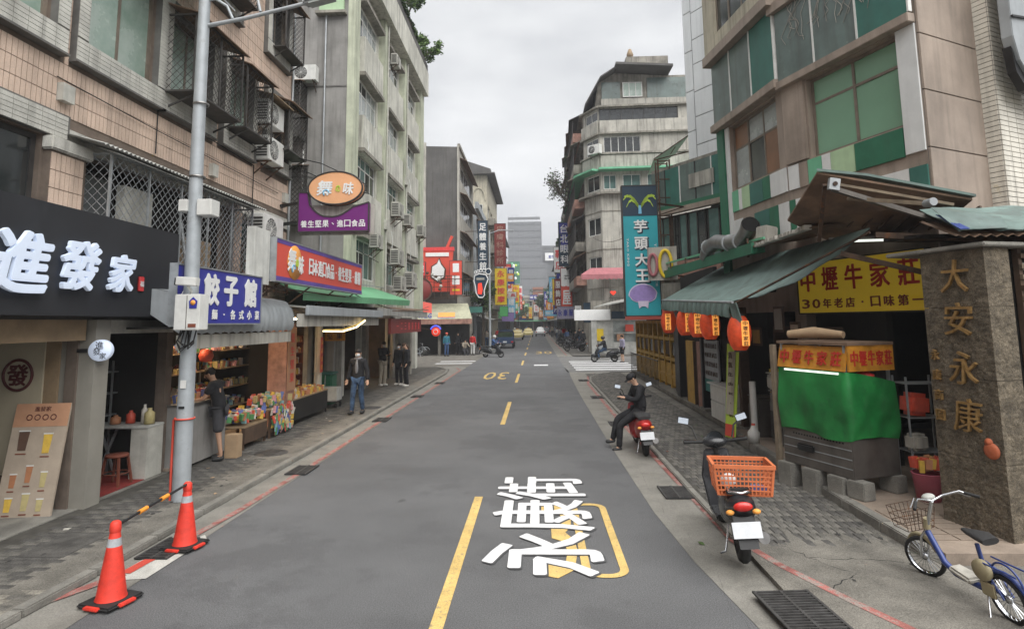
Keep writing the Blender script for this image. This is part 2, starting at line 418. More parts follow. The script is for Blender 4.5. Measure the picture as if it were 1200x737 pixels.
def _mat(me, mat):
    k = ('M', me.name, mat if isinstance(mat, str) else mat.name)
    if k not in _tc:
        m = me if not me.materials else me.copy(); m.materials.clear(); m.materials.append(MAT[mat] if isinstance(mat, str) else mat); _tc[k] = m
    return _tc[k]

def chars(parent, s, mat, p0, p1, size, bold=.03, ext=.02, rot=(PI/2,0,0), name='character', w=None, h=None):
    """one object per character, spread evenly between the points p0 and p1"""
    p0, p1 = Vector(p0), Vector(p1); n = len(s)
    for i, ch in enumerate(s):
        if ch == ' ': continue
        q = p0.lerp(p1, i/max(1, n-1)) if n > 1 else p0
        small = ch in '.·、。'
        txt(name, ch, mat, parent, q, size, bold=bold, ext=ext, rot=rot, w=None if small else w, h=None if small else h if ch not in '一' else None)

# ---------------------------------------------------------------- building helpers; facades are built in a local frame:
# x along the facade, y into the building, z up, the street side facing -y
def wall(mb, x0, x1, z0, z1, holes=(), y=0., depth=.18):
    xs = sorted({x0, x1, *[v for h in holes for v in (h[0], h[1]) if x0 < v < x1]})
    zs = sorted({z0, z1, *[v for h in holes for v in (h[2], h[3]) if z0 < v < z1]})
    for i in range(len(xs)-1):
        for j in range(len(zs)-1):
            cx, cz = (xs[i]+xs[i+1])/2, (zs[j]+zs[j+1])/2
            if any(h[0] < cx < h[1] and h[2] < cz < h[3] for h in holes): continue
            mb.quad((xs[i], y, zs[j]), (xs[i+1], y, zs[j]), (xs[i+1], y, zs[j+1]), (xs[i], y, zs[j+1]))
    for a, b, c, d in holes:
        a, b, c, d = max(a, x0), min(b, x1), max(c, z0), min(d, z1)
        q = y+depth
        mb.quad((a,y,c),(a,y,d),(a,q,d),(a,q,c)); mb.quad((b,y,c),(b,q,c),(b,q,d),(b,y,d))
        mb.quad((a,y,c),(a,q,c),(b,q,c),(b,y,c)); mb.quad((a,y,d),(b,y,d),(b,q,d),(a,q,d))
    return mb
def shell(mb, x0, x1, y0, y1, z0, z1, front=False):
    mb.quad((x1,y0,z0),(x1,y1,z0),(x1,y1,z1),(x1,y0,z1)); mb.quad((x0,y1,z0),(x0,y0,z0),(x0,y0,z1),(x0,y1,z1))
    mb.quad((x1,y1,z0),(x0,y1,z0),(x0,y1,z1),(x1,y1,z1)); mb.quad((x0,y0,z1),(x1,y0,z1),(x1,y1,z1),(x0,y1,z1))
    if front: mb.quad((x0,y0,z0),(x1,y0,z0),(x1,y0,z1),(x0,y0,z1))
    return mb
_wc = {}
def window(parent, x0, x1, z0, z1, y=.1, cols=2, rows=1, fm='frame_white', pm='pane_dark', fw=.05, split=None, sill=0, pmix=None):
    """window > frame is the window mesh itself, each pane a child with real thickness"""
    w_, h_ = round(x1-x0, 3), round(z1-z0, 3)
    key = ('f', w_, h_, cols, rows, fm, fw, split, sill)
    hs_ = [0, 1] if rows == 1 else ([0, split, 1] if split and rows == 2 else [i/rows for i in range(rows+1)])
    if key not in _wc:
        mb = MB()
        mb.box(0, w_, -.03, .03, 0, fw); mb.box(0, w_, -.03, .03, h_-fw, h_)
        mb.box(0, fw, -.03, .03, fw, h_-fw); mb.box(w_-fw, w_, -.03, .03, fw, h_-fw)
        for i in range(1, cols): c = w_*i/cols; mb.box(c-fw*.4, c+fw*.4, -.026, .026, fw, h_-fw)
        for q in hs_[1:-1]: mb.box(fw, w_-fw, -.022, .022, h_*q-fw*.4, h_*q+fw*.4)
        if sill: mb.box(-sill, w_+sill, -.16, -.03, -.06, 0)
        me = mb.mesh('window'); me.materials.append(MAT[fm]); _wc[key] = me
    o = put('window', _wc[key], None, parent, (x0, y, z0))
    for i in range(cols):
        for j in range(len(hs_)-1):
            pw, ph = w_/cols-fw*.7, h_*(hs_[j+1]-hs_[j])-fw*.7
            p_ = pm if not pmix else random.choice(pmix)
            k2 = ('p', round(pw, 3), round(ph, 3), p_)
            if k2 not in _wc:
                me = MB().box(-pw/2, pw/2, -.006, .006, -ph/2, ph/2).mesh('pane'); me.materials.append(MAT[p_]); _wc[k2] = me
            put('pane', _wc[k2], None, o, (w_*(i+.5)/cols, .004 if (i % 2) else -.010, h_*(hs_[j]+hs_[j+1])/2))
    return o

def tile_field(x0, x1, z0, z1, tw, th, gap, holes=(), y=0., t=.012, stagger=False, jit=.002):
    """thousands of real thin tiles as one mesh"""
    mb = MB(); rows = int((z1-z0)/th); cols = int((x1-x0)/tw)
    for r_ in range(rows):
        off = (tw/2 if stagger and r_ % 2 else 0)
        for c in range(cols):
            a = x0+c*tw+off; b = min(a+tw-gap, x1); q = z0+r_*th; e = q+th-gap
            if b-a < .01: continue
            cx, cz = (a+b)/2, (q+e)/2
            if any(h[0]-tw*.4 < cx < h[1]+tw*.4 and h[2]-th*.4 < cz < h[3]+th*.4 for h in holes): continue
            d = y-t-random.random()*jit
            mb.v.extend([(a,d,q),(b,d,q),(b,d,e),(a,d,e),(a,y,q),(b,y,q),(b,y,e),(a,y,e)])
            n = len(mb.v)-8
            mb.f.extend([(n,n+1,n+2,n+3),(n,n+4,n+5,n+1),(n+3,n+2,n+6,n+7),(n,n+3,n+7,n+4),(n+1,n+5,n+6,n+2)]); mb.sm.extend([False]*5)
    return mb
def diamond(mb, o, ux, uz, w_, h_, pitch, t=.006):
    """diamond wire mesh in the rectangle o + ux*[0,w] + uz*[0,h]"""
    o, ux, uz = Vector(o), Vector(ux).normalized(), Vector(uz).normalized()
    k = pitch; c = -h_
    while c < w_:
        for sgn in (1, -1):
            # line x = c + z (sgn 1) or x = (c+h) - z
            a0, b0 = (c, 0), (c+h_, h_)
            if sgn < 0: a0, b0 = (c+h_, 0), (c, h_)
            dx = (b0[0]-a0[0])
            t0, t1 = 0., 1.
            lo, hi = (0-a0[0])/dx, (w_-a0[0])/dx
            if lo > hi: lo, hi = hi, lo
            t0, t1 = max(t0, lo), min(t1, hi)
            if t1-t0 > .01:
                p = [o + ux*(a0[0]+dx*q) + uz*(h_*q) for q in (t0, t1)]
                mb.bar(p[0], p[1], t)
        c += k
    return mb
def corr(mb, p0, ux, uy, w_, l_, pitch=.09, amp=.015, t=.004):
    """corrugated sheet: p0 corner, ribs running along uy, waves across ux"""
    p0, ux, uy = Vector(p0), Vector(ux).normalized(), Vector(uy).normalized(); nrm = ux.cross(uy).normalized()
    n = max(2, int(w_/pitch*4)); vs = []; fs = []
    for i in range(n+1):
        q = w_*i/n; a = amp*math.sin(2*PI*q/pitch)
        for l in (0, l_):
            for tt in (0, t): vs.append(p0+ux*q+uy*l+nrm*(a+tt))
    for i in range(n):
        b = i*4; c = b+4
        fs += [(b, c, c+2, b+2), (b+1, b+3, c+3, c+1), (b, b+1, c+1, c), (b+2, c+2, c+3, b+3)]
    return mb.add(vs, fs, True)
# ================================================================ ground, road, pavements
def sheet(name, pts, z, mat, kind='structure', parent=None, t=0.):
    mb = MB(); mb.add([(x, y, z) for x, y in pts], [tuple(range(len(pts)))])
    if name == 'pavement_edge': n = len(pts); mb.add([(x, y, z) for x, y in pts]+[(x, y, .002) for x, y in pts], [(i, (i+1) % n, n+(i+1) % n, n+i) for i in range(n)])
    return mb.build(name, mat, parent, kind=kind)
sheet('ground', [(-600,-200),(600,-200),(600,1200),(-600,1200)], -.03, 'concrete_rough')
road = sheet('road', [(-3.9,-12),(2.1,-12),(1.92,4.0),(1.74,5.1),(1.58,6.4),(1.48,8),(1.44,12),(1.45,20),(1.53,27.6),(1.6,29.4),(1.5,33.0),(1.5,600),(-3.9,600),(-3.9,33)], 0, 'asphalt')
sheet('side_street', [(1.5,29.5),(40,29.5),(40,42.5),(1.5,42.5)], 0.0, 'asphalt_old')
sheet('side_street', [(-3.9,33.5),(-40,33.5),(-40,46.5),(-3.9,46.5)], 0.0, 'concrete_rough')
def strip(pts, wd, z, mat, name, parent=None, kind=None, th=0):
    mb = MB(); n = len(pts); vs = []
    for i, p in enumerate(pts):
        a = Vector(pts[max(0, i-1)]); b = Vector(pts[min(n-1, i+1)]); d = (b-a).normalized(); q = Vector((-d.y, d.x))*wd/2
        vs += [(p[0]+q.x, p[1]+q.y, z), (p[0]-q.x, p[1]-q.y, z)]
    fs = [(2*i, 2*i+1, 2*i+3, 2*i+2) for i in range(n-1)]
    if th:
        m = len(vs); vs += [(v[0], v[1], z-th) for v in vs]
        fs += [(2*i, 2*i+2, m+2*i+2, m+2*i) for i in range(n-1)] + [(2*i+1, m+2*i+1, m+2*i+3, 2*i+3) for i in range(n-1)]
        fs += [(0, m, m+1, 1), (2*n-2, 2*n-1, m+2*n-1, m+2*n-2)]
    mb.add(vs, fs); return mb.build(name, mat, parent, kind=kind)
gl = sheet('gutter', [(-3.9,-12),(-3.9,33),(-4.0,33.6),(-4.4,34),(-5.4,34),(-4.6,31),(-4.45,-12)], .004, 'concrete_gutter')
gr = sheet('gutter', [(2.1,-12),(2.5,-12),(2.3,27),(3.6,29.4),(1.6,29.4),(1.53,27.6),(1.45,20),(1.44,12),(1.48,8),(1.58,6.4),(1.74,5.1),(1.92,4.0)], .004, 'concrete_gutter')
sheet('gutter', [(1.5,42.6),(2.6,42.6),(2.5,300),(1.5,300)], .004, 'concrete_gutter')
sheet('gutter', [(-4.5,47),(-3.9,46.6),(-3.9,300),(-4.5,300)], .004, 'concrete_gutter')
sheet('concrete_patch', [(-4.22,5.9),(-3.86,5.95),(-3.84,7.0),(-3.95,7.15),(-4.2,6.7)], .009, 'white_patch', None, gl)
strip([(-4.75,4.0),(-4.6,5.17),(-4.3,5.74),(-4.16,6.05)], .12, .014, 'red_line', 'no_parking_line', gl)
strip([(-4.15,6.06),(-4.13,6.35),(-4.07,6.75)], .12, .015, 'red_line_fresh', 'no_parking_line', gl)
strip([(-4.08,6.95),(-4.0,8),(-3.97,10.2),(-3.98,14),(-3.98,31),(-4.4,32.8)], .10, .014, 'red_line', 'no_parking_line', gl)
strip([(2.9,4.7),(2.62,5.45),(2.3,6.2),(2.16,7),(2.13,9.2),(2.1,11.2),(2.02,15.5),(2.02,23.8),(2.3,27),(2.7,28.6)], .10, .014, 'red_line', 'no_parking_line', gr)
strip([(2.2,44),(2.15,80),(2.1,200)], .10, .014, 'red_line', 'no_parking_line', gr)
strip([(3.0,4.7),(2.66,5.45),(2.36,6.2),(2.25,6.6)], .09, .057, 'red_line', 'no_parking_line', gr)
# left pavement: dark block strip, rough pale strip, kerb stones
pl = sheet('pavement', [(-7.9,-12),(-4.42,-12),(-4.42,29),(-4.6,31.5),(-5.6,33.2),(-9.5,33.4),(-9.5,20),(-7.9,20)], .045, 'grout')
sheet('pavement_edge', [(-5.0,-12),(-4.42,-12),(-4.42,29.5),(-4.9,31.5),(-5.1,31)], .052, 'concrete_rough', None, pl)
pr = sheet('pavement', [(2.22,6.9),(3.9,6.9),(3.95,28.5),(3.2,28.5),(2.5,27.2),(2.22,25.8)], .045, 'grout')
rnd = random.Random(8); _j = [(3.98,6.2)]+[(3.9-k*.085, 6.75+.45*rnd.random()*(.4+abs(math.sin(k*.6)))) for k in range(20)]+[(2.17,6.9)]
sheet('pavement_edge', [(2.17,-12),(8,-12),(8,6.2)]+_j, .0535, 'concrete_rough', None, pr)
sheet('pavement_bed', [(2.3,-12),(8,-12),(8,6.9),(2.3,6.9)], .038, 'concrete_rough', None, pr)
sheet('pavement', [(-9,46.6),(-4.5,46.6),(-4.5,300),(-9,300)], .05, 'paver_dark')
sheet('pavement', [(2.6,42.6),(6,42.6),(6,300),(2.5,300)], .05, 'paver_mid')
def pavers(parent, x0, x1, y0, y1, mats, nind, L_=.2, W_=.1, org=(0, 0), alongx=True):
    items = []
    px, py = (L_, W_) if alongx else (W_, L_)
    r_ = 0; y = y0
    while y < y1-.02:
        off = (px/2 if r_ % 2 else 0); x = x0+off
        while x < x1-px*.6:
            items.append((x+px/2, y+py/2)); x += px
        y += py; r_ += 1
    items.sort(key=lambda p: (p[0]-org[0])**2+(p[1]-org[1])**2)
    meshes = []
    for m_ in mats:
        h = .006; mb = MB(); a, b = px/2-.004, py/2-.004
        mb.add([(-a,-b,0),(a,-b,0),(a,b,0),(-a,b,0),(-a+.005,-b+.005,h),(a-.005,-b+.005,h),(a-.005,b-.005,h),(-a+.005,b-.005,h)],
               [(4,5,6,7),(0,1,5,4),(1,2,6,5),(2,3,7,6),(3,0,4,7)])
        me = mb.mesh('paver'); me.materials.append(MAT[m_]); meshes.append(me)
    for i, (x, y) in enumerate(items[:nind]):
        o = put('paver', random.choice(meshes), None, parent, (x, y, .0455+random.random()*.0035), (R(random.uniform(-.7,.7)), R(random.uniform(-.7,.7)), R(random.uniform(-.8,.8))))
    rest = {}
    for x, y in items[nind:]:
        k = random.randrange(len(mats)); mb = rest.setdefault(k, MB()); a, b = px/2-.004, py/2-.004; z = .0455+random.random()*.004; h = .006
        mb.add([(x-a,y-b,z),(x+a,y-b,z),(x+a,y+b,z),(x-a,y+b,z),(x-a+.005,y-b+.005,z+h),(x+a-.005,y-b+.005,z+h),(x+a-.005,y+b-.005,z+h),(x-a+.005,y+b-.005,z+h)],
               [(4,5,6,7),(0,1,5,4),(1,2,6,5),(2,3,7,6),(3,0,4,7)])
    big = MB(); idx = []
    for k, mb in rest.items():
        n = len(mb.f); big.add(mb.v, mb.f); idx += [k]*n
    if big.f:
        me = big.mesh('far_pavers')
        for m_ in mats: me.materials.append(MAT[m_])
        me.polygons.foreach_set('material_index', idx)
        put('far_pavers', me, None, parent, kind='stuff')
pavers(pl, -5.93, -5.0, 5.6, 31, ['paver_dark','paver_dark','paver_mid'], 230, org=(-5,6))
pavers(pl, -6.0, -4.5, 4.6, 5.6, ['paver_light','paver_mid'], 60, org=(-5,5.4))
pavers(pr, 2.26, 3.88, 6.7, 28, ['paver_mid','paver_dark','paver_mid'], 290, org=(3,7), alongx=False)
# access cover slab and round manhole in the left pavement
MB().box(-5.55,-5.02,6.35,7.05,.04,.058).build('access_cover', 'paver_dark', pl)
mb = MB(); mb.lathe([(0,.058),(.3,.058),(.31,.05)], (-5.06,11.35,0), 28)
for k in range(-4, 5): mb.box(-5.06-.02*6*abs(math.cos(k*.35)), -5.06+.12, 11.35+k*.06-.008, 11.35+k*.06+.008, .058, .062)
mb.build('manhole_cover', 'iron', pl)
MB().lathe([(0,.058),(.3,.058),(.31,.05)], (-4.8,17.3,0), 24).build('manhole_cover', 'iron', pl)
def kerbs(parent, pts, wd=.13, seg=.95, z0=0., z1=.075, mat='kerb'):
    d = []; 
    for i in range(len(pts)-1):
        a, b = Vector(pts[i]), Vector(pts[i+1]); l = (b-a).length; n = max(1, round(l/seg))
        for k in range(n):
            q = a.lerp(b, (k+.5)/n); ang = math.atan2((b-a).y, (b-a).x)
            mb = MB(); mb.box(-l/n/2+.006, l/n/2-.006, -wd/2, wd/2, 0, z1-z0)
            mb.build('kerb_stone', mat, parent, (q.x, q.y, z0+random.uniform(-.004,.004)), (0,0,ang+R(random.uniform(-.5,.5))), bevel=.012)
kerbs(pl, [(-4.52,3.5),(-4.44,6),(-4.44,22),(-4.44,29),(-4.66,31),(-5.3,32.6)])
kerbs(pr, [(2.19,7.0),(2.19,24.5),(2.35,26.4),(2.9,28.2)], wd=.10, z1=.056)
# raised platform in front of the right-hand shops
plat = MB().slab([(3.98,6.25,0),(8.5,6.25,0),(8.5,13,0),(4.1,13,0)], (0,0,.15)).build('shop_platform', 'tile_floor', None, kind='structure')
MB().slab([(4.25,13,0),(9,13,0),(9,28.5,0),(4.5,28.5,0)], (0,0,.12)).build('shop_platform', 'concrete_rough', None, kind='structure')
kerbs(plat, [(3.92,6.3),(3.94,8),(4.02,10.3),(4.08,13)], wd=.14, seg=1.1, z1=.165)
for k in range(16):  # steps of tile in front of the food cart
    mb = MB().box(0, .30, 0, .14, 0, .008); mb.build('floor_tile', 'tile_floor', plat, (4.05+.32*(k % 3), 6.6+.17*(k//3), .152), bevel=0)
# drain grates
def grate(parent, x, y, rz, w_=.36, l_=.62, z=.012):
    o = MB().box(-w_/2, w_/2, -l_/2, l_/2, 0, .006).build('drain_grate', 'dark_hole', parent, (x, y, z), (0,0,rz))
    mb = MB()
    for k in range(int(l_/.045)): yy = -l_/2+.03+k*.045; mb.box(-w_/2+.02, w_/2-.02, yy, yy+.018, .006, .016)
    mb.box(-w_/2, -w_/2+.025, -l_/2, l_/2, .006, .018); mb.box(w_/2-.025, w_/2, -l_/2, l_/2, .006, .018); mb.box(-.012, .012, -l_/2, l_/2, .006, .017)
    mb.build('grate_bars', 'iron', o)
for x, y in ((-4.12,6.72),(-4.0,10.2),(-4.0,15.4),(-4.05,20.2),(-4.0,24.6)): grate(gl, x, y, 0)
for x, y in ((1.95,8.85),(1.92,14.6),(1.95,19.6),(1.95,25.2)): grate(gr, x, y, 0, .40)
grate(pr, 2.14, 5.28, R(4), .50, .68, .056)
# cracks in the rough concrete at the right front corner
def crack(parent, pts, wd, z):
    fine = []
    for i in range(len(pts)-1):
        a, b = Vector(pts[i]), Vector(pts[i+1])
        for k in range(7): fine.append(a.lerp(b, k/7)+Vector((random.uniform(-.035,.035), random.uniform(-.03,.03))))
    mb = MB(); vs = []
    for i, p in enumerate(fine):
        q = wd*random.uniform(.1, 1.)/2*.45; vs += [(p.x, p.y+q, z), (p.x+q*.4, p.y-q, z)]
    mb.add(vs, [(2*i, 2*i+1, 2*i+3, 2*i+2) for i in range(len(fine)-1)]); mb.build('crack', 'dark_hole', parent)
crack(pr, [(2.75,7.9),(2.5,7.0),(2.72,6.4),(3.0,6.0),(2.62,5.75),(2.66,5.4)], .045, .054)
crack(pr, [(2.72,6.4),(3.3,6.35),(3.85,6.2)], .03, .054)
crack(gr, [(1.62,5.0),(1.75,6.5),(1.6,8.2),(1.7,11)], .014, .008)
crack(gr, [(2.1,6.0),(2.4,5.3),(2.3,4.7)], .03, .048)
# road markings
def dash(x, y0, y1, w_=.115): MB().slab([(x-w_/2,y0,.004),(x+w_/2,y0,.004),(x+w_/2,y1,.004),(x-w_/2,y1,.004)], (0,0,.003)).build('lane_dash', 'yellow_paint', road)
for k in range(-1, 28):
    y1 = 8.68 + 10*k; dash(-.85, y1-4.05, y1)
t30 = txt('speed_number', '3', 'yellow_paint', road, (.21, 7.18, .0075), 1, w=.40, h=2.35, bold=.0, ext=.003, rot=(0,0,0))
def ring(x0, x1, y0, y1, wd, z, mat, name, parent, r=.28):
    mb = MB(); o, i_ = [], []
    for cx, cy, a in ((x1-r,y1-r,0),(x0+r,y1-r,90),(x0+r,y0+r,180),(x1-r,y0+r,270)):
        for k in range(7):
            th = R(a+k*15); ry = 1.0
            o.append((cx+r*math.cos(th), cy+r*math.sin(th), z)); i_.append((cx+(r-wd)*math.cos(th), cy+(r-wd)*math.sin(th), z))
    n = len(o); mb.add(o+i_, [(k, (k+1)%n, n+(k+1)%n, n+k) for k in range(n)]); return mb.build(name, mat, parent)
ring(.42, .88, 6.02, 8.36, .085, .0078, 'yellow_paint', 'speed_number', road, .2)
txt('speed_number', '30', 'yellow_paint', road, (-1.9, 27.9, .0075), 1, w=1.1, h=3.6, bold=.0, ext=.003, rot=(0,0,PI))
txt('speed_number', '30', 'yellow_paint', road, (.6, 48.5, .0075), 1, w=1.3, h=3.8, bold=.0, ext=.003, rot=(0,0,0))
for ch, y in (('永', 6.64), ('康', 7.90), ('街', 9.12)):
    txt('street_name_edge', ch, 'paint_edge', road, (.045, y-.022, .0108), 1, w=1.215, h=1.272, bold=.031, ext=.002, rot=(0,0,PI/2))
    txt('street_name_character', ch, 'white_paint', road, (.03, y, .0135), 1, w=1.2, h=1.26, bold=.026, ext=.001, rot=(0,0,PI/2))
for y in (30.6, 32.0, 33.6, 35.2, 36.8):
    MB().box(2.0, 5.4, y, y+.6, .004, .008).build('crossing_bar', 'white_paint', road)
MB().box(-.15, .65, 34.0, 34.8, .004, .007).build('crossing_bar', 'white_paint', road)
MB().box(-6.2, -3.95, 36.2, 36.8, .004, .008).build('crossing_bar', 'white_paint', road)
MB().box(-6.2, -3.95, 38.2, 38.8, .004, .008).build('crossing_bar', 'white_paint', road)
# tar seams and a repaired trench in the asphalt
#strip([(-3.0,-5),(-3.05,12),(-2.95,26),(-3.1,33)], .02, .0035, 'grout', 'tar_seam', road)
# ================================================================ reusable kinds
def make_ac(label, group=None, loc=(0,0,0), rz=0, w_=.82, h_=.56, d_=.32, mat='white_plastic', bracket=True):
    """outdoor air-conditioner unit; back at y=0, fan side facing -y"""
    t = thing('air_conditioner', label, 'air conditioner', loc, rz, group)
    MB().box(-w_/2, w_/2, -d_-.06, -.06, 0, h_).build('casing', mat, t, bevel=.015)
    mb = MB(); cx = -w_*.14; r_ = h_*.40
    for k in range(1, 6): mb.torus((cx, -d_-.068, h_/2), r_*k/5, .004, 'y', 16, 4)
    for k in range(6): th = PI*k/6; mb.bar((cx-r_*math.cos(th), -d_-.068, h_/2-r_*math.sin(th)), (cx+r_*math.cos(th), -d_-.068, h_/2+r_*math.sin(th)), .006)
    mb.build('fan_grille', mat, t)
    MB().lathe([(0,0),(r_,0),(r_,.004)], (cx, -d_-.061, h_/2), 18, 'y').build('fan_opening', 'black_plastic', t)
    mb = MB()
    for k in range(7): z = h_*.14+k*h_*.11; mb.box(-w_/2-.006, -w_/2+.002, -d_-.03, -.10, z, z+h_*.06)
    mb.build('side_vents', 'frame_dark', t)
    if bracket:
        for x in (-w_*.38, w_*.38): MB().bar((x, 0, -.02), (x, -d_-.1, -.02), .03).bar((x, 0, -.32), (x, -d_-.02, -.03), .025).build('bracket', 'rusty_steel', t)
    return t
def cage(parent, x0, x1, z0, z1, d=.45, hood=.22, pitch=.13, mat='cage_steel', t=.0065, hoodmat='rusty_sheet', bars=None):
    """projecting window security cage: frame, diamond mesh, sheet hood, brackets"""
    g = MB()
    for x in (x0, x1):
        for y in (-.02, -d): g.bar((x, y, z0), (x, y, z1), .03)
        for z in (z0, z1): g.bar((x, -.02, z), (x, -d, z), .03)
    for z in (z0, z1):
        for y in (-.02, -d): g.bar((x0, y, z), (x1, y, z), .03)
    n = max(1, round((x1-x0)/.9))
    for k in range(1, n): g.bar((x0+(x1-x0)*k/n, -d, z0), (x0+(x1-x0)*k/n, -d, z1), .028)
    o = g.build('window_cage', mat, parent)
    m = MB(); diamond(m, (x0, -d, z0), (1,0,0), (0,0,1), x1-x0, z1-z0, pitch, t)
    diamond(m, (x0, -d, z0), (0,1,0), (0,0,1), d, z1-z0, pitch, t); diamond(m, (x1, -d, z0), (0,1,0), (0,0,1), d, z1-z0, pitch, t)
    m.build('cage_mesh', mat, o)
    f = MB().box(x0, x1, -d, -.02, z0-.01, z0+.005)
    for x in (x0+.1, x1-.1): f.bar((x, 0, z0-.28), (x, -d, z0-.02), .028); f.bar((x, -.01, z0-.3), (x, -.01, z0), .028)
    f.build('cage_floor', mat, o)
    if hood:
        h = MB().slab([(x0-.06, 0, z1+hood), (x1+.06, 0, z1+hood), (x1+.06, -d-.12, z1-.02), (x0-.06, -d-.12, z1-.02)], (0,0,.02)); h.build('cage_hood', hoodmat, o)
    return o
def board(t, w_, h_, d_, mat, frame=None, fr=.03, name='board', z0=0.):
    """sign box in local frame: x -w/2..w/2, z z0..z0+h, front face at y=-d"""
    MB().box(-w_/2, w_/2, -d_, 0, z0, z0+h_).build(name, mat, t)
    if frame:
        mb = MB(); a, b, c, e = -w_/2-.003, w_/2+.003, z0-.003, z0+h_+.003; y0, y1 = -d_-.015, .004
        mb.box(a-fr, a, y0, y1, c-fr, e+fr); mb.box(b, b+fr, y0, y1, c-fr, e+fr); mb.box(a, b, y0, y1, c-fr, c); mb.box(a, b, y0, y1, e, e+fr)
        mb.build('sign_frame', frame, t)
LZ = PI/2      # left-hand facades: local x = world +Y, outward = world +X
RZ = -PI/2     # right-hand facades

# ================================================================ left: beige tiled apartment house over the shops
bld = thing('apartment_building', 'beige tiled apartment house with caged windows above the black sign, nearest on the left', 'building', (-6.3, 0, 0), LZ)
H3 = [(3.6,5.0,6.42,8.0), (5.35,7.06,6.42,8.0), (7.6,9.12,6.42,8.0), (9.45,10.75,6.42,7.9), (11.4,12.4,6.42,7.9), (13.25,14.3,6.5,7.9)]
H4 = [(7.6,9.1,9.2,10.8), (10.2,11.6,9.2,10.8), (13.15,14.1,9.2,10.8)]
H2 = [(3.0,7.08,3.2,4.92), (7.75,11.85,3.2,4.85), (12.3,14.2,3.6,4.75)]
HG = [(-2,7.95,0,2.35), (8.28,9.92,0,2.55), (10.1,14.45,0,2.5)]
holes = H2+H3+H4+HG
mb = wall(MB(), -10, 14.7, 0, 13, holes, 0, .16); shell(mb, -10, 14.7, 0.0, 14, 0, 13)
mb.build('wall', 'beige_joint', bld)
sur = [(x0-.2, x1+.2, z0-.34, z1+.2) for x0, x1, z0, z1 in H3+H4]
band = [(-10, 7.45, 4.9, 5.28), (7.45, 14.7, 4.9, 5.1)]
tile_field(4.6, 14.69, 5.28, 11.6, .078, .236, .011, sur+[(13.9,14.6,4,5)]).build('wall_tiles', 'beige_tile', bld, kind='stuff')
MB().box(-10, 4.6, -.012, 0, 5.28, 13).build('plain_wall_face', 'beige_tile', bld)
tile_field(7.14, 7.72, 2.6, 4.9, .078, .236, .011, [], y=-.10).build('pillar_tiles', 'beige_tile', bld, kind='stuff')
MB().box(7.13, 7.73, -.10, .3, 2.6, 4.9).build('pillar', 'beige_joint', bld)
MB().box(11.9, 12.25, -.02, .3, 2.6, 4.9).build('pillar', 'beige_tile', bld)
MB().box(7.08, 7.8, -.16, -.0, 4.74, 4.92).build('pillar_cap', 'greytile', bld, bevel=.02)
for (x0, x1, z0, z1), (sx0, sx1, sz0, sz1) in zip(H3+H4, sur):
    sb = MB()
    sb.box(sx0, sx1, -.11, 0, sz0, z0-.02); sb.box(sx0, x0, -.11, 0, z0-.02, sz1); sb.box(x1, sx1, -.11, 0, z0-.02, sz1); sb.box(x0, x1, -.11, 0, z1, sz1)
    o = sb.build('window_surround', 'grey_joint', bld)
    tf = tile_field(sx0, sx1, sz0+.01, z0-.02, .21, .062, .007, [], y=-.11)
    t2 = tile_field(sx0, x0, z0, sz1, .19, .062, .007, [], y=-.11); tf.add(t2.v, t2.f)
    t2 = tile_field(x1, sx1, z0, sz1, .19, .062, .007, [], y=-.11); tf.add(t2.v, t2.f)
    tf.build('surround_tiles', 'greytile', o, kind='stuff')
    MB().box(sx0-.01, sx1+.01, -.14, 0, sz0-.03, sz0).build('sill_edge', 'grey_joint', o)
tf = tile_field(3, 7.45, 4.95, 5.27, .21, .062, .007, [], y=-.06); MB().box(-10, 7.45, -.06, 0, 4.94, 5.28).build('floor_band', 'grey_joint', bld)
tf.build('band_tiles', 'greytile', bld, kind='stuff')
MB().box(7.45, 14.7, -.03, 0, 4.86, 5.12).build('floor_band', 'greytile', bld)
tile_field(11.95, 14.65, 2.9, 4.86, .078, .236, .011, H2).build('wall_tiles', 'beige_tile', bld, kind='stuff')
for i, (x0, x1, z0, z1) in enumerate(H3): window(bld, x0, x1, z0, z1, .08, 2, 1, 'frame_brown', 'pane_curtain' if i < 5 else 'pane_dark', .07)
for x0, x1, z0, z1 in H4: window(bld, x0, x1, z0, z1, .08, 2, 1, 'frame_brown', 'pane_dark', .06)
window(bld, 3.0, 7.08, 3.2, 4.92, .10, 3, 1, 'frame_dark', 'pane_dark', .07)
MB().box(7.75, 11.85, .5, .52, 3.2, 4.85).build('balcony_back', 'interior_dark', bld)
window(bld, 8.2, 9.0, 3.6, 4.8, .45, 1, 1, 'frame_dark', 'pane_pale', .05)
window(bld, 12.3, 14.2, 3.6, 4.75, .1, 3, 1, 'frame_brown', 'pane_teal', .05)
# cages
for a in ((9.3, 10.9, 6.4, 7.75, .6), (11.3, 12.45, 6.45, 7.75, .5), (13.35, 14.45, 6.6, 7.75, .5), (10.1, 11.6, 9.1, 10.6, .5), (13.2, 14.3, 9.1, 10.4, .42)): cage(bld, *a)
g = cage(bld, 7.78, 11.9, 3.1, 4.86, .42, .16, .14, 'galv', .0075, 'corrugated')
mb = MB(); corr(mb, (7.4, .0, 5.06), (1,0,0), (0,-1,-.28), 4.75, .62, .09, .018); mb.build('corrugated_hood', 'corrugated', bld)
MB().box(9.1, 10.6, -.30, -.12, 3.5, 3.98).build('shelf_board', 'wood_panel', bld)
MB().box(8.35, 9.0, -.22, -.10, 3.4, 4.55).build('blind_panel', 'old_plastic', bld)
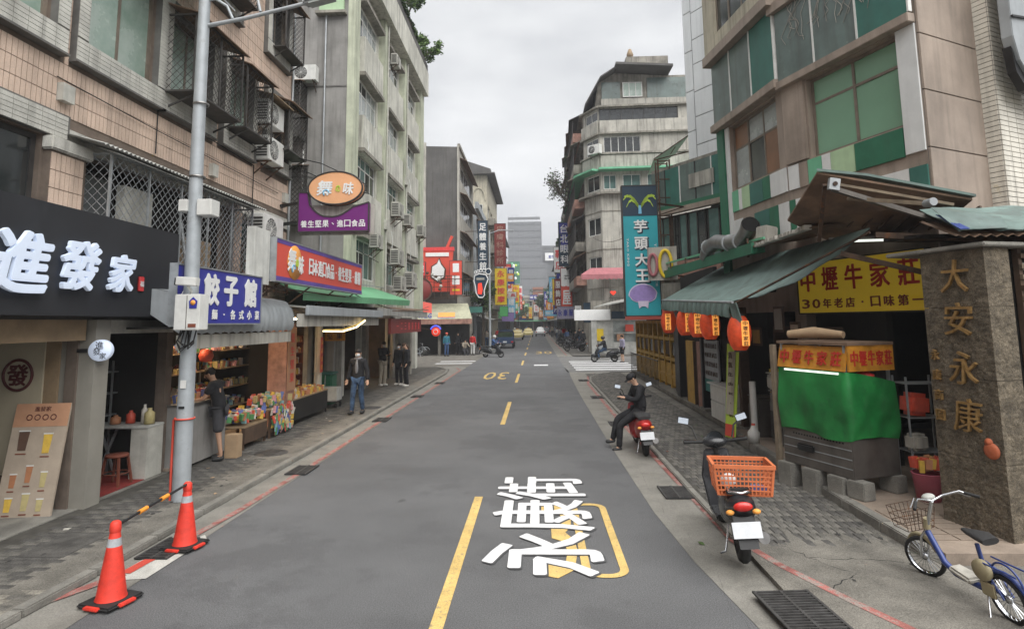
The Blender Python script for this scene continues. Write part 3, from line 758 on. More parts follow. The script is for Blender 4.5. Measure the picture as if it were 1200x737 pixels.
# pale green translucent canopy high on the wall
mb = MB(); mb.slab([(7.9, 0, 8.75), (10.2, 0, 8.75), (10.2, -.75, 8.3), (7.9, -.75, 8.3)], (0,0,.015)); mb.build('window_canopy', 'green_sheet', bld)
mb = MB()
for x in (7.9, 8.5, 9.05, 9.6, 10.2): mb.bar((x, 0, 8.77), (x, -.76, 8.32), .02)
mb.bar((7.9, -.76, 8.3), (10.2, -.76, 8.3), .03); mb.build('canopy_ribs', 'galv', bld)
# shop interior rooms (real rooms behind the openings)
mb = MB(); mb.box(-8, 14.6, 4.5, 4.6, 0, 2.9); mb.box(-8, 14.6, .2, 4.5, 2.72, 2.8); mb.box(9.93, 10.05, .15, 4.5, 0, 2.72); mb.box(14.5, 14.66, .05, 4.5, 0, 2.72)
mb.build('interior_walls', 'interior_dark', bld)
MB().box(7.98, 8.26, -.22, 3.2, .0, 2.56).build('pillar', 'pillar_grey', bld)
MB().box(7.955, 7.975, .25, 3.2, 0, 2.56).build('wood_lining', 'wood_panel', bld)
MB().box(3, 7.95, -.1, .3, 2.28, 2.56).build('shop_beam', 'wood_panel', bld)
MB().box(3, 9.92, -.15, 4.5, .03, .055).build('shop_threshold', 'kerb', bld, bevel=.01)
MB().box(10.0, 14.5, -.1, 4.5, .03, .09).build('shop_threshold', 'tile_floor', bld, bevel=.01)
MB().box(8.5, 9.7, -.06, 1.6, .057, .064).build('door_mat', 'carpet_red', bld)
MB().box(8.28, 9.92, -.10, .04, 2.36, 2.56).build('door_header', 'old_plastic', bld)
pn = MB().box(7.93, 7.953, .45, 1.9, .5, 2.32).build('shop_panel', 'cream_panel', bld)
MB().torus((7.922, .80, 1.82), .205, .02, 'x', 28, 6).build('emblem_ring', 'maroon', pn)
txt('emblem_character', '發', 'maroon', pn, (7.920, .80, 1.82), .30, bold=.035, ext=.012, rot=(PI/2, 0, -PI/2))
MB().box(7.94, 7.952, .3, 2.6, .35, .95).build('lower_panel', 'wood_dark', bld)
# wall pipe beside the door
MB().tube([(9.72, -.55, 0), (9.72, -.55, 2.5), (9.65, -.3, 4.2)], .03, 8).build('drain_pipe', 'galv', bld)
# menu board leaning on the pillar
t = thing('menu_board', 'tall cream menu board with drink pictures leaning on the shop pillar', 'menu board', (-6.62, 7.62, .05), R(8))
b_ = MB().box(-.34, .34, 0, .03, 0, 1.42).build('board', 'menu_paper', t, rot=(R(-11), 0, R(0)))
MB().box(-.34, .34, -.003, -.001, 1.12, 1.42).build('header', 'menu_orange', b_)
txt('heading', '進發家', 'maroon', b_, (0, -.006, 1.35), .07, bold=.01, ext=.002)
for k in range(4): MB().torus((-.15+.1*k, -.005, 1.24), .034, .006, 'y', 14, 4).build('emblem', 'maroon', b_)
cups = [(-.17,.82,.13,.24,9),(.13,.78,.11,.24,1),(-.02,.42,.08,.20,5),(-.20,.36,.08,.16,5),(.17,.36,.08,.18,8),(-.2,.07,.09,.16,1),(-.0,.08,.09,.2,8),(.18,.07,.08,.14,8)]
for x, z, w_, h_, c in cups:
    MB().slab([(x-w_*.38, -.003, z), (x+w_*.38, -.003, z), (x+w_/2, -.003, z+h_), (x-w_/2, -.003, z+h_)], (0, -.003, 0)).build('drink_picture', GOODS[c], b_)
    MB().box(x-w_*.5, x+w_*.5, -.0065, -.003, z-.05, z-.035).build('caption', 'wood_red', b_)
    MB().box(x-w_*.55, x+w_*.55, -.008, -.003, z+h_, z+h_+.015).build('cup_lid', 'frame_white', b_)
# bins and pots at the left edge of the shop
t = thing('storage_bin', 'dark steel bin standing inside the shop left of the menu board', 'bin', (-7.15, 7.35, .05))
MB().lathe([(0,0),(.17,0),(.19,.72),(.2,.74)], (0,0,0), 20).build('body', 'steel_brushed', t)
MB().lathe([(.205,.74),(.2,.79),(0,.82)], (0,0,0), 20).build('lid', 'black_plastic', t)
# round lit sign
t = thing('round_sign', 'small round lit white shop sign with black brush characters beside the pillar', 'sign', (-6.02, 8.02, 2.14), R(10))
MB().lathe([(0,-.05),(.142,-.05),(.147,-.03),(.147,.03),(.142,.05),(0,.05)], (0,0,0), 30, 'y').build('disc', M('lit_disc', (.62,.70,.85), .4, .02, 4, emit=.10), t)
txt('character', '進', 'black_plastic', t, (.0, -.054, .07), .11, bold=.0, ext=.004); txt('character', '發', 'black_plastic', t, (-.03, -.054, -.015), .10, bold=0, ext=.004); txt('character', '家', 'black_plastic', t, (.05, -.054, -.075), .09, bold=0, ext=.004)
MB().bar((-.17, 0, 0), (-.30, 0, 0), .05).build('arm', 'black_plastic', t)
# big black sign
t = thing('shop_sign', 'large matt black fascia sign with raised white brush characters 進發家', 'sign', (-6.3, 0, 0), LZ)
MB().box(2.5, 9.36, -.46, -.16, 2.60, 3.96).build('board', 'sign_black', t, bevel=.004)
for ch, x, s_ in (('進', 6.36, .86), ('發', 7.24, .66), ('家', 7.98, .56)):
    txt('character', ch, 'letter_white', t, (x, -.53, 3.20 if ch == '進' else 3.24 if ch == '發' else 3.20), 1, w=s_, h=s_*1.0 if ch != '進' else .74, bold=.05, ext=.05, shear=.18)
MB().lathe([(0,-.02),(.04,-.02),(.045,0)], (0,0,0), 4).build('stud', 'sign_black', t, (5, -.46, 3.2))
sl = MB().box(8.41, 8.54, -.485, -.461, 2.97, 3.20).build('seal', 'seal_red', t, bevel=.05)
txt('seal_character', '福', 'sign_white', t, (8.475, -.492, 3.085), .09, bold=.01, ext=.004)
MB().box(2.5, 9.9, -.16, 0, 2.56, 2.86).build('rear_support', 'frame_dark', t)
# inside the dark shop: counter, table with jars, stool
t = thing('counter', 'pale shop counter with clutter inside the dark doorway under the black sign', 'counter', (-6.95, 9.62, .06), 0)
MB().box(-.75, .72, -.2, .25, .78, .82).build('top', 'box_white', t, bevel=.01); MB().box(.45, .72, -.18, .22, 0, .78).build('side_panel', 'old_plastic', t)
for s_ in (-.7, -.2): MB().bar((s_, 0, 0), (s_+.3, 0, .78), .03).build('leg', 'galv', t); MB().bar((s_+.3, 0, 0), (s_, 0, .78), .03).build('leg', 'galv', t)
for k, (x, y, c, r_, h_) in enumerate(((-.3,.05,3,.10,.16),(.05,0,5,.08,.14),(.25,.08,0,.07,.2),(.5,.05,3,.05,.3),(.62,0,8,.08,.25))):
    o = MB().lathe([(0,0),(r_,0),(r_*.95,h_*.7),(r_*.4,h_*.85),(r_*.4,h_),(0,h_)], (0,0,0), 12).build('jar', GOODS[c], None, (-6.95+x, 9.62+y, .89)); tag(o, ['squat cream jar on the pale counter in the dark shop','brown jar on the pale counter in the dark shop','red jar on the pale counter in the dark shop','tall thin cream bottle on the pale counter in the dark shop','straw coloured jar at the far end of the pale counter'][k], 'jar', 'jars on the shop counter')
def make_stool(label, loc, mat='wood_red'):
    t = thing('stool', label, 'stool', loc); MB().lathe([(0,.42),(.16,.42),(.165,.44),(.15,.46),(0,.46)], (0,0,0), 18).build('seat', mat, t)
    for sx in (-1, 1):
        for sy in (-1, 1): MB().bar((sx*.15, sy*.15, 0), (sx*.10, sy*.10, .43), .03).build('leg', mat, t)
    MB().torus((0,0,.18), .17, .01, 'z', 14, 5).build('rung_ring', mat, t)
    return t
make_stool('round dark red stool in front of the pale counter in the dark shop', (-6.48, 9.12, .06))
t = thing('wall_shelf', 'metal wire shelf on the dark back wall of the shop under the black sign', 'shelf', (-7.3, 9.76, 0), 0)
for z in (1.0, 1.35, 1.7): MB().box(-.8, .2, -.15, .15, z, z+.02).build('shelf_board', 'galv', t)
for x in (-.8, .2): MB().bar((x, 0, .05), (x, 0, 1.9), .025).build('upright', 'galv', t)

# air conditioners on the beige house
ac = make_ac('lower of two white air conditioners between the window cages of the beige house', 'air conditioners on the beige house', (-6.3, 13.0, 6.15), LZ)
dup(ac, (-6.3, 12.95, 6.98), LZ, 'upper air conditioner under a pale hood between the beige house cages')
t = dup(ac, (-6.3, 12.85, 4.22), LZ, 'big white air conditioner with a red mark on a rack above the blue sign', scale=1.2)
mb = MB()
for x in (-.5, .0, .5): mb.bar((x, -.45, -.9), (x, -.45, 0), .03); mb.bar((x, -.05, -.9), (x, -.05, 0), .03)
for z in (-.85, -.45, -.02): mb.bar((-.6, -.45, z), (.6, -.45, z), .03)
mb.bar((-.5, -.45, -.85), (0, -.45, -.02), .02); mb.bar((.5, -.45, -.85), (0, -.45, -.02), .02)
mb.build('rack', 'rusty_steel', t)
MB().slab([(12.45, 0, 7.72), (13.5, 0, 7.72), (13.5, -.55, 7.58), (12.45, -.55, 7.58)], (0,0,.02)).build('unit_hood', 'wood_panel', bld)

# ================================================================ street lamp with boxes and camera
t = thing('street_lamp', 'tall grey steel street lamp on the left pavement carrying boxes and a camera', 'street lamp', (-5.0, 8.38, .04))
MB().tube([(0,0,0),(0,0,2.4),(-.02,0,5),(-.03,0,8.6)], [.118,.102,.092,.075], 20).build('pole', 'post_grey', t)
MB().tube([(-.02,0,6.98),(.6,.02,7.1),(1.65,.04,7.35)], [.035,.032,.028], 10).build('arm', 'post_grey', t)
MB().tube([(-.02,0,7.4),(.15,0,7.42),(.33,0,7.30),(.42,.01,7.10)], .022, 8).build('arm_brace', 'post_grey', t)
MB().tube([(-.02,0,8.0),(.42,0,7.9),(.75,0,7.62),(.85,.01,7.2)], .022, 8).build('arm_brace', 'post_grey', t)
MB().xbox((1.78,.04,7.40), (.55,.2,.10), (0, R(-14), 0)).build('lamp_head', 'galv', t, bevel=.03)
MB().xbox((1.80,.04,7.345), (.4,.15,.03), (0, R(-14), 0)).build('lamp_glass', 'pane_pale', t)
for z in (5.72, 4.6, 1.1): MB().lathe([(.098,z),(.112,z+.005),(.112,z+.03),(.098,z+.035)], (0,0,0), 20).build('clamp', 'steel_brushed', t)
MB().box(-.19, -.06, -.13, .13, 4.08, 4.26).build('junction_box', 'white_plastic', t, bevel=.01)
MB().box(.08, .30, -.12, .12, 4.02, 4.26).build('junction_box', 'white_plastic', t, bevel=.01)
cb = MB().box(-.02, .34, -.36, -.12, 2.36, 2.86).build('control_box', 'white_plastic', t, bevel=.012)
MB().box(.155, .163, -.366, -.358, 2.38, 2.84).build('door_seam', 'grey_joint', cb)
MB().slab([(.20,-.368,2.66),(.30,-.368,2.66),(.31,-.368,2.76),(.25,-.368,2.82),(.19,-.368,2.76)], (0,.006,0)).build('shield_sticker', 'sign_blue', cb)
MB().lathe([(0,-.004),(.035,-.004),(.035,.004)], (.25,-.371,2.74), 14, 'y').build('shield_emblem', 'sign_orange', cb)
MB().box(.19, .30, -.367, -.361, 2.40, 2.45).build('warning_label', 'wood_red', cb)
c_ = MB().xbox((.12,-.30,3.04), (.28,.13,.12), (0,R(4),R(4))).build('camera', 'white_plastic', t, bevel=.01)
MB().xbox((-.03,-.30,3.04), (.03,.11,.10), (0,R(4),R(4))).build('camera_lens', 'black_plastic', c_)
MB().tube([(.12,-.30,2.98),(.12,-.2,2.9),(0,-.05,2.86)], .018, 8).build('camera_mount', 'white_plastic', t)
mb = MB()
for k in range(4): mb.tube([(.02+k*.05,-.24,2.36),(.0+k*.05,-.27,2.22-.04*k),(.1+k*.04,-.25,2.12+.02*k),(.2,-.22,2.22),(.22,-.2,2.36)], .010, 6)
for k in range(2): mb.tube([(.02,-.18,2.36),(-.06,-.20,2.2),(-.02,-.16,2.06+.04*k),(.06,-.12,2.16),(.06,-.11,2.36)], .012, 6)
mb.build('cable_loops', 'black_rubber', t)
MB().tube([(-.13,-.04,0),(-.13,-.05,.6),(-.135,-.04,1.1),(-.10,-.06,1.13)], .017, 6).build('red_conduit', 'sign_red', t)
MB().torus((0,0,1.12), .125, .012, 'z', 18, 5).build('red_tape', 'sign_red', t)
MB().box(-.02,.06,-.122,-.112,1.55,1.66).build('sticker', 'frame_white', t)
MB().box(-.03,.05,-.122,-.112,1.27,1.30).build('slot', 'black_plastic', t)

# ================================================================ traffic cones joined by a striped bar
def make_cone(label, loc, rz=0):
    t = thing('traffic_cone', label, 'traffic cone', loc, rz, 'traffic cones by the kerb')
    MB().lathe([(.145,.045),(.135,.07),(.083,.44),(.045,.70),(.04,.71)], (0,0,0), 24).build('cone', 'cone_red', t)
    MB().lathe([(.0678,.545),(.0530,.645)], (0,0,0), 24).build('reflective_band', 'reflective', t)
    MB().lathe([(.05,.68),(.054,.70),(.05,.77),(.03,.79),(0,.79)], (0,0,0), 18).build('cap', 'cone_red', t)
    MB().box(-.21,.21,-.21,.21,.0,.042).build('base', 'black_rubber', t, bevel=.018)
    for sx, sy in ((0,-1),(1,0)):
        MB().box(-.09 if sx == 0 else .16, .09 if sx == 0 else .235, -.235 if sy else -.09, -.16 if sy else .09, .008, .038).build('base_tab', 'cone_red', t, bevel=.008)
    return t
make_cone('orange red traffic cone at the front left holding the near end of the striped bar', (-3.85, 5.46, .012), R(-14)).scale = (.88,)*3
make_cone('orange red traffic cone beside the lamp post holding the far end of the striped bar', (-3.96, 6.76, .016), R(-10)).scale = (.88,)*3
t = thing('barrier_bar', 'black and orange striped bar resting between the two traffic cones', 'barrier bar', (-3.85, 5.46, .66))
d = Vector((-.11, 1.30, .03)); 
MB().cyl(d*.03, d*.97, .014, n=10).build('bar', 'black_plastic', t)
for a, b in ((.28,.38),(.58,.68)): MB().cyl(d*a, d*b, .022, n=10).build('orange_sleeve', 'orange_tape', t)
# ================================================================ left: signs and awnings over the shops
t = thing('shop_sign', 'blue sign with bold white characters 餃子館 above the grey curved awning', 'sign', (-5.24, 9.55, 2.50), LZ)
board(t, 2.6, .84, .10, 'sign_blue', 'galv', .022)
for ch, x in (('水',-1.0),('餃',-.40),('子',.20),('館',.88)): txt('character', ch, 'sign_white', t, (x, -.112, .53), 1, w=.50, h=.55, bold=.07, ext=.012)
chars(t, '手工拉麵·各式小菜', 'sign_white', (-1.15, -.112, .14), (1.15, -.112, .14), .17, bold=.04, ext=.01, w=.16, h=.16)
t = thing('awning', 'grey metal awning with a curved scalloped front edge below the blue sign', 'awning', (0, 0, 0))
prof = [(-6.25, 3.06), (-5.75, 3.03), (-5.48, 2.97), (-5.34, 2.82), (-5.28, 2.62), (-5.29, 2.43), (-5.33, 2.33)]
y0, y1 = 8.75, 12.75
n = 58; vs = []; fs = []
for i in range(n+1):
    y = y0+(y1-y0)*i/n; q = .012*math.sin(i*PI/1.5)
    for k, (x, z) in enumerate(prof): vs.append((x+q*(k > 1), y, z + (abs(math.sin(i*PI/4))*.035 if k == len(prof)-1 else 0)))
m_ = len(prof)
for i in range(n):
    for k in range(m_-1): fs.append((i*m_+k, i*m_+k+1, (i+1)*m_+k+1, (i+1)*m_+k))
mb = MB().add(vs, fs, True); mb.add([(x-.012, y, z-.012) for x, y, z in vs], fs, True); mb.build('sheet', 'awning_grey', t)
for yy in (y0, y1):
    MB().slab([(x-.013, yy, z-.006) for x, z in prof] + [(-6.25, yy, 2.9)], (0, .012, 0)).build('end_cheek', 'awning_grey', t)
MB().box(-5.42, -5.36, 8.75, 12.8, 2.10, 2.32).build('fascia', 'dirty_white', t)
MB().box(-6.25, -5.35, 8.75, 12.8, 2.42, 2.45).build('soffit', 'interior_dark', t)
t = thing('shop_sign', 'long red and purple sign with orange disc and white Japanese goods lettering above the canopy', 'sign', (-5.2, 14.05, 3.33), LZ)
board(t, 5.66, .82, .16, 'sign_red', 'galv', .02)
for z0, z1, c in ((.0,.085,'sign_purple'),(.74,.82,'sign_purple')): MB().box(-2.83, 2.83, -.166, -.16, z0, z1).build('stripe', M('stripe_violet', (.12,.07,.32), .5), t)
MB().lathe([(0,-.006),(.36,-.006),(.36,.004)], (-1.95, -.168, .42), 36, 'y').build('disc', 'sign_orange', t).scale = (1, 1, 1)
txt('logo_character', '舞', 'sign_white', t, (-2.13, -.185, .46), 1, w=.42, h=.50, bold=.035, ext=.012, shear=.15)
txt('logo_kana', 'の', 'lime', t, (-1.86, -.186, .42), 1, w=.17, h=.20, bold=.03, ext=.012)
txt('logo_character', '味', 'sign_white', t, (-1.66, -.185, .40), 1, w=.32, h=.42, bold=.035, ext=.012, shear=.15)
MB().torus((-2.05, -.188, .28), .08, .018, 'y', 14, 5, 0, 4.2).build('logo_swirl', 'sign_skyblue', t)
chars(t, '日本進口食品·養生堅果·雜糧', 'sign_white', (-1.05, -.175, .42), (2.55, -.175, .42), .3, bold=.03, ext=.01, w=.25, h=.36)
mb = MB()
for x in (-2.4, -.8, .8, 2.4): mb.bar((x, -.08, 0), (x, .5, -.45), .03)
mb.bar((-2.7, .05, -.12), (2.7, .05, -.12), .03); mb.build('support_frame', 'rusty_steel', t)
MB().box(-3.5, -2.87, -.05, .10, -.1, .95).build('side_board', 'awning_white', t)
# projecting purple sign with oval
t = thing('projecting_sign', 'purple projecting sign with a peach oval logo and white characters on black arms', 'sign', (-4.86, 13.9, 4.68))
pts = [(-.85,0),(.88,0),(.88,.70)] + [(.62-.62*k/5+.0, .70-.34*math.sin(PI*.5*k/5)) for k in range(1,6)] + [(-.12-.45*k/5, .36+.30*(k/5)**2) for k in range(1,6)] + [(-.62,.96),(-.85,.98)]
MB().slab([(x, -.07, z) for x, z in pts], (0,.14,0)).build('board', 'sign_purple', t)
mb = MB()
for i in range(len(pts)): a, b = pts[i], pts[(i+1) % len(pts)]; mb.bar((a[0], -.07, a[1]), (b[0], -.07, b[1]), .03)
mb.build('edge_trim', 'frame_dark', t)

mb = MB(); vs = [(.66*math.cos(2*PI*k/40), 0, .40*math.sin(2*PI*k/40)) for k in range(40)]
o = MB().slab([(x+.06, -.10, z+1.06) for x, y, z in vs], (0,.20,0)).build('oval_board', 'sign_peach', t)
MB().torus((.06, -.10, 1.06), 1, .022, 'y', 44, 6, sc=(.665,.405)).build('oval_rim', 'frame_dark', t)
MB().torus((.06, .10, 1.06), 1, .022, 'y', 44, 6, sc=(.665,.405)).build('oval_rim', 'frame_dark', t)
txt('logo_character', '舞', 'sign_white', t, (-.20, -.115, 1.06), 1, w=.42, h=.40, bold=.04, ext=.012, shear=.15)
txt('logo_kana', 'の', 'lime', t, (.13, -.116, 1.04), 1, w=.15, h=.20, bold=.03, ext=.012)
txt('logo_character', '味', 'sign_white', t, (.38, -.115, 1.04), 1, w=.30, h=.34, bold=.04, ext=.012, shear=.15)
MB().torus((-.16, -.12, .94), .07, .018, 'y', 14, 5, 0, 4.2).build('logo_swirl', 'sign_skyblue', t)
chars(t, '養生堅果、進口食品', 'sign_white', (-.70, -.078, .19), (.72, -.078, .19), .17, bold=.03, ext=.008, w=.155, h=.17)
MB().box(-.85, .98, .09, .13, -.06, .68).build('backing', 'dirty_white', t)
for z in (.25, .72): MB().bar((-.85, 0, z), (-1.5, .3, z), .07).build('arm', 'black_plastic', t); MB().lathe([(0,0),(.09,0),(.09,.05),(0,.05)], (-1.42, .28, z-.03), 10, 'z').build('clamp', 'black_plastic', t)
MB().tube([(.80,0,1.15),(-.4,.15,1.75),(-1.5,.3,2.05)], .014, 6).build('stay_wire', 'black_plastic', t)
# flat canopy over the goods
t = thing('canopy', 'long flat grey metal canopy with a thick rim over the open goods shop', 'canopy', (0,0,0))
MB().slab([(-6.9,12.7,3.02),(-5.0,12.7,2.82),(-5.0,19.0,2.82),(-6.9,19.0,3.02)], (0,0,.03)).build('roof_sheet', 'corrugated', t)
MB().box(-5.02, -4.94, 12.7, 19.0, 2.66, 2.88).build('gutter_rim', 'awning_grey', t, bevel=.015)
MB().box(-5.22, -5.06, 12.75, 18.9, 2.42, 2.70).build('valance', 'dirty_white', t)
for y in (13.0, 15.2, 18.7): MB().bar((-5.5, y, 2.78), (-6.6, y, 2.9), .05).build('rafter', 'galv', t)
t = thing('canopy', 'second weathered flat canopy beyond the goods shop above the couple', 'canopy', (0,0,0))
MB().slab([(-6.7,19.1,3.0),(-5.1,19.1,2.86),(-5.0,27.5,3.05),(-6.7,27.5,3.2)], (0,0,.04)).build('roof_sheet', 'rusty_sheet', t)
MB().box(-5.16, -5.08, 19.1, 27.6, 2.74, 2.98).build('gutter_rim', 'corrugated', t)
t = thing('canopy', 'bright green plastic canopy jutting out above the flat grey shop canopy', 'canopy', (0,0,0))
MB().slab([(-6.75,13.6,3.75),(-5.35,13.4,3.16),(-5.0,23.3,3.35),(-6.75,23.6,3.95)], (0,0,.025)).build('sheet', 'green_sheet', t)
MB().slab([(-5.35,13.4,3.16),(-5.0,23.3,3.35),(-5.02,23.2,3.16),(-5.36,13.4,3.02)], (.02,0,0)).build('front_flap', 'green_sheet', t)
mb = MB()
for k in range(8): y = 13.6+k*1.38; mb.bar((-6.75, y, 3.74+k*.022), (-5.32+k*.035, y, 3.13+k*.024), .025)
mb.bar((-6.3, 13.5, 3.7), (-6.3, 26, 4.0), .03); mb.build('ribs', 'galv', t)
for k, (x, y, lb) in enumerate(((-7.0,10.9,'nearest warm tube lamp on the ceiling over the serving counter'),(-7.0,12.6,'second warm tube lamp on the goods shop ceiling'),(-6.6,15.6,'warm tube lamp over the wooden wall shelves'),(-7.2,24.6,'warm tube lamp inside the shop behind the couple'))):
    t = thing('tube_lamp', lb, 'lamp', (x, y, 2.62)); MB().box(-.05,.05,-.5,.5,.03,.07).build('fitting', 'dirty_white', t); MB().cyl((0,-.45,0),(0,.45,0),.022,n=8).build('tube', 'shop_lamp', t)
# single-storey shop between the tiled house and the green house
t = thing('low_shop_building', 'low open-fronted shop under the green canopy between the tiled and green houses', 'building', (-6.6, 0, 0), LZ)
mb = wall(MB(), 14.72, 19.95, 0, 3.7, [(14.8,16.95,0,2.6),(17.35,19.2,0,2.6)], .0, .12); shell(mb, 14.72, 19.95, .001, 6, 0, 3.7); mb.build('wall', 'grimy_wall', t)
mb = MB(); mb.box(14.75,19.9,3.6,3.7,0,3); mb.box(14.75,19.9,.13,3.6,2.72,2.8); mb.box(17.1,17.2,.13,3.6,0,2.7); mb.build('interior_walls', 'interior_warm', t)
MB().cyl((17.15,-.25,0),(17.15,-.25,2.8), .11, n=14).build('column', 'pale_plaster', t)
MB().box(18.6,18.75,-.2,.1,0,2.75).build('column', 'grey_cement', t)
# ---- goods of the open shop
def packets(name, label, x0, x1, y0, y1, z, n, cols=None, hang=False, stack=1, lv=None):
    """a heap of small printed packets standing close together, past counting"""
    mb = MB(); idx = []; cols = cols or list(range(len(PACK)))
    for i in range(n):
        x, y = random.uniform(x0, x1), random.uniform(y0, y1); a, b, c = random.uniform(.05,.10), random.uniform(.03,.07), random.uniform(.09,.17)
        if hang: a, b = b*.4, a
        if lv: zz0 = random.choice(lv)
        zz = zz0 if lv else z + (random.random()*stack if stack > 1e-3 and stack != 1 else 0)
        mb.xbox((x, y, zz+c/2), (a, b, c), (random.uniform(-.25,.25), random.uniform(-.25,.25), random.uniform(-.4,.4))); idx += [random.choice(cols)]*6
    me = mb.mesh(name)
    for p_ in PACK: me.materials.append(p_)
    me.polygons.foreach_set('material_index', idx)
    o = put(name, me, None); o['kind'] = 'stuff'; o['label'] = label; o['category'] = 'packets'; return o
def table(name, label, x0, x1, y0, y1, z, mat, grp=None, side='wood_dark', skirt=True):
    t = thing(name, label, 'display table', ((x0+x1)/2, (y0+y1)/2, .05), 0, grp); a, b = (x1-x0)/2, (y1-y0)/2
    MB().box(-a, a, -b, b, z-.08, z-.05).build('top', mat, t)
    for sx in (-1, 1):
        for sy in (-1, 1): MB().box(sx*(a-.04)-.02, sx*(a-.04)+.02, sy*(b-.04)-.02, sy*(b-.04)+.02, 0, z-.08).build('leg', side, t)
    if skirt: MB().box(a-.012, a, -b+.02, b-.02, .12, z-.08).build('front_panel', side, t)
    return t
t = thing('counter', 'brushed steel serving counter where the man in black stands, under the grey awning', 'counter', (-6.25, 10.65, .09), LZ)
MB().box(-.62, .75, -.25, .35, .0, 1.0).build('body', 'grey_cement', t); MB().box(-.64, .78, -.30, .38, 1.0, 1.04).build('top', 'steel_brushed', t, bevel=.008)
tag(MB().box(-.12,.12,-.10,.10,0,.42).build('paper_bag', 'cardboard', None, loc=(-5.62,11.0,.05), bevel=.01), 'brown paper bag on the pavement behind the man in black', 'bag')
packets('packet_heap', 'small bright goods heaped on the steel serving counter', -6.45, -6.05, 10.1, 11.35, 1.13, 60)
for k, (x, y, c) in enumerate(((-6.6,10.2,'packet_red'),(-6.5,11.5,'packet_red'))):
    tag(MB().lathe([(0,0),(.10,.02),(.14,.12),(.10,.24),(0,.26)], (0,0,0), 14).build('red_paper_lantern', c, None, (x, y, 1.75)), ['red paper lantern hanging over the near end of the counter','red paper lantern hanging beyond the man in black'][k], 'lantern')
table('display_table', 'low table crowded with snack packets just beyond the man in black', -6.35, -5.7, 11.55, 12.55, .5, 'wood_panel', 'display tables of the goods shop')
packets('packet_heap', 'snack packets heaped on the low table beyond the man in black', -6.3, -5.75, 11.6, 12.5, .52, 130, stack=.12)
table('display_table', 'table hung with red and green snack bags at the middle of the goods shop', -6.35, -5.72, 12.75, 13.75, .66, 'wood_panel', 'display tables of the goods shop')
packets('packet_heap', 'snack packets heaped on the middle display table', -6.3, -5.8, 12.8, 13.7, .66, 120, stack=.15)
packets('hanging_packets', 'rows of snack bags hanging on the front of the middle display table', -5.70, -5.64, 12.75, 13.8, .10, 120, hang=True, stack=.5)
table('display_table', 'long dark display table with flat trays at the far end of the goods shop', -6.5, -5.85, 14.1, 16.6, .68, 'wood_panel', 'display tables of the goods shop', 'interior_dark')
packets('packet_heap', 'flat pale packets laid on the long dark display table', -6.45, -5.9, 14.15, 16.5, .68, 150, [3,8,1,5])
packets('rack_packets', 'packets crammed on the wall racks behind the serving counter', -7.45, -7.15, 11.45, 14.55, .9, 330, lv=(.62,1.07,1.52,1.92))
packets('rack_packets', 'packets on the back wall behind the serving counter', -9.6, -9.2, 10.2, 14.2, .6, 330, lv=(.7,1.05,1.4,1.75,2.1))
for y, lb in ((11.5, 'nearer'), (13.3, 'farther')):
    t = thing('display_rack', lb+' tiered wire rack full of goods inside the open shop', 'rack', (-7.3, y+.6, .09), LZ)
    for z in (.5, .95, 1.4, 1.8): MB().box(-.7, .7, -.2, .3, z, z+.025).build('shelf', 'wood_panel', t)
    for sx in (-.7, .7): MB().bar((sx, .28, 0), (sx, .28, 2.0), .03).build('upright', 'galv', t)
MB().box(14.0, 14.5, -.35, .1, .05, 2.5).build('pillar', 'wood_pink', bld)
t = thing('poster', 'tall faded red and orange poster on the pillar of the goods shop', 'poster', (-5.93, 14.25, .9), LZ)
MB().box(-.24, .24, -.012, 0, 0, 1.5).build('sheet', 'menu_orange', t)
chars(t, '養生堅果', 'sign_red', (0, -.02, 1.25), (0, -.02, .3), .24, bold=.03, ext=.004)
for k, (y, lb) in enumerate(((15.35, 'nearer wooden wall shelf with rows of golden packets under the flat canopy'), (16.5, 'farther wooden wall shelf with rows of golden packets under the flat canopy'))):
    t = thing('wooden_shelf', lb, 'shelf', (-6.75, y, .05), LZ)
    for x in (-.53, .53): MB().box(x-.025, x+.025, 0, .35, .55, 2.1).build('side_panel', 'wood_red', t)
    for z in (.7, 1.0, 1.3, 1.6, 1.9, 2.08): MB().box(-.5, .5, 0, .35, z, z+.03).build('shelf_board', 'wood_red', t)
    MB().box(-.5, .5, .35, .37, .55, 2.1).build('back_panel', 'interior_dark', t)
    for q in range(5): packets('shelf_packets', 'golden packets on shelf %s of the %s wooden wall shelf' % ('one two three four five'.split()[q], lb.split()[0]), -6.95, -6.80, y-.47, y+.47, .78+.3*q, 26, [1,8,5,3])
t = thing('hand_cart', 'small folding trolley carrying a white box beside the walking man', 'hand cart', (-6.1, 17.5, .05))
MB().box(-.3, .3, -.25, .25, .17, .2).build('platform', 'frame_dark', t)
for sx in (-1, 1):
    for sy in (-1, 1): MB().cyl((sx*.24-.02, sy*.2, .07), (sx*.24+.02, sy*.2, .07), .07, n=12).build('wheel', 'black_rubber', t)
for sx in (-.26, .26): MB().bar((sx, .24, .2), (sx, .3, .9), .025).build('handle_post', 'galv', t)
o = MB().box(-.28, .28, -.22, .22, 0, .38).build('white_box', 'box_white', None, (-6.1, 17.48, .252), bevel=.01); tag(o, 'white styrofoam box on the folding trolley', 'box')
t = thing('hanging_banner', 'narrow red hanging banner with gold trim in front of the wooden shelves', 'banner', (-6.2, 17.0, 1.1), LZ)
MB().box(-.09, .09, -.01, 0, 0, 1.0).build('cloth', 'sign_red', t); chars(t, '恭喜發財', 'sign_orange', (0,-.015,.85), (0,-.015,.15), .15, bold=.02, ext=.003)
t = thing('light_tube', 'glowing warm string light curving under the flat canopy', 'light', (0,0,0))
MB().tube([(-5.15,14.2,2.30),(-5.0,15.2,2.28),(-4.95,16.2,2.38),(-4.95,17.0,2.56)], .022, 6).build('tube', 'warm_light', t)
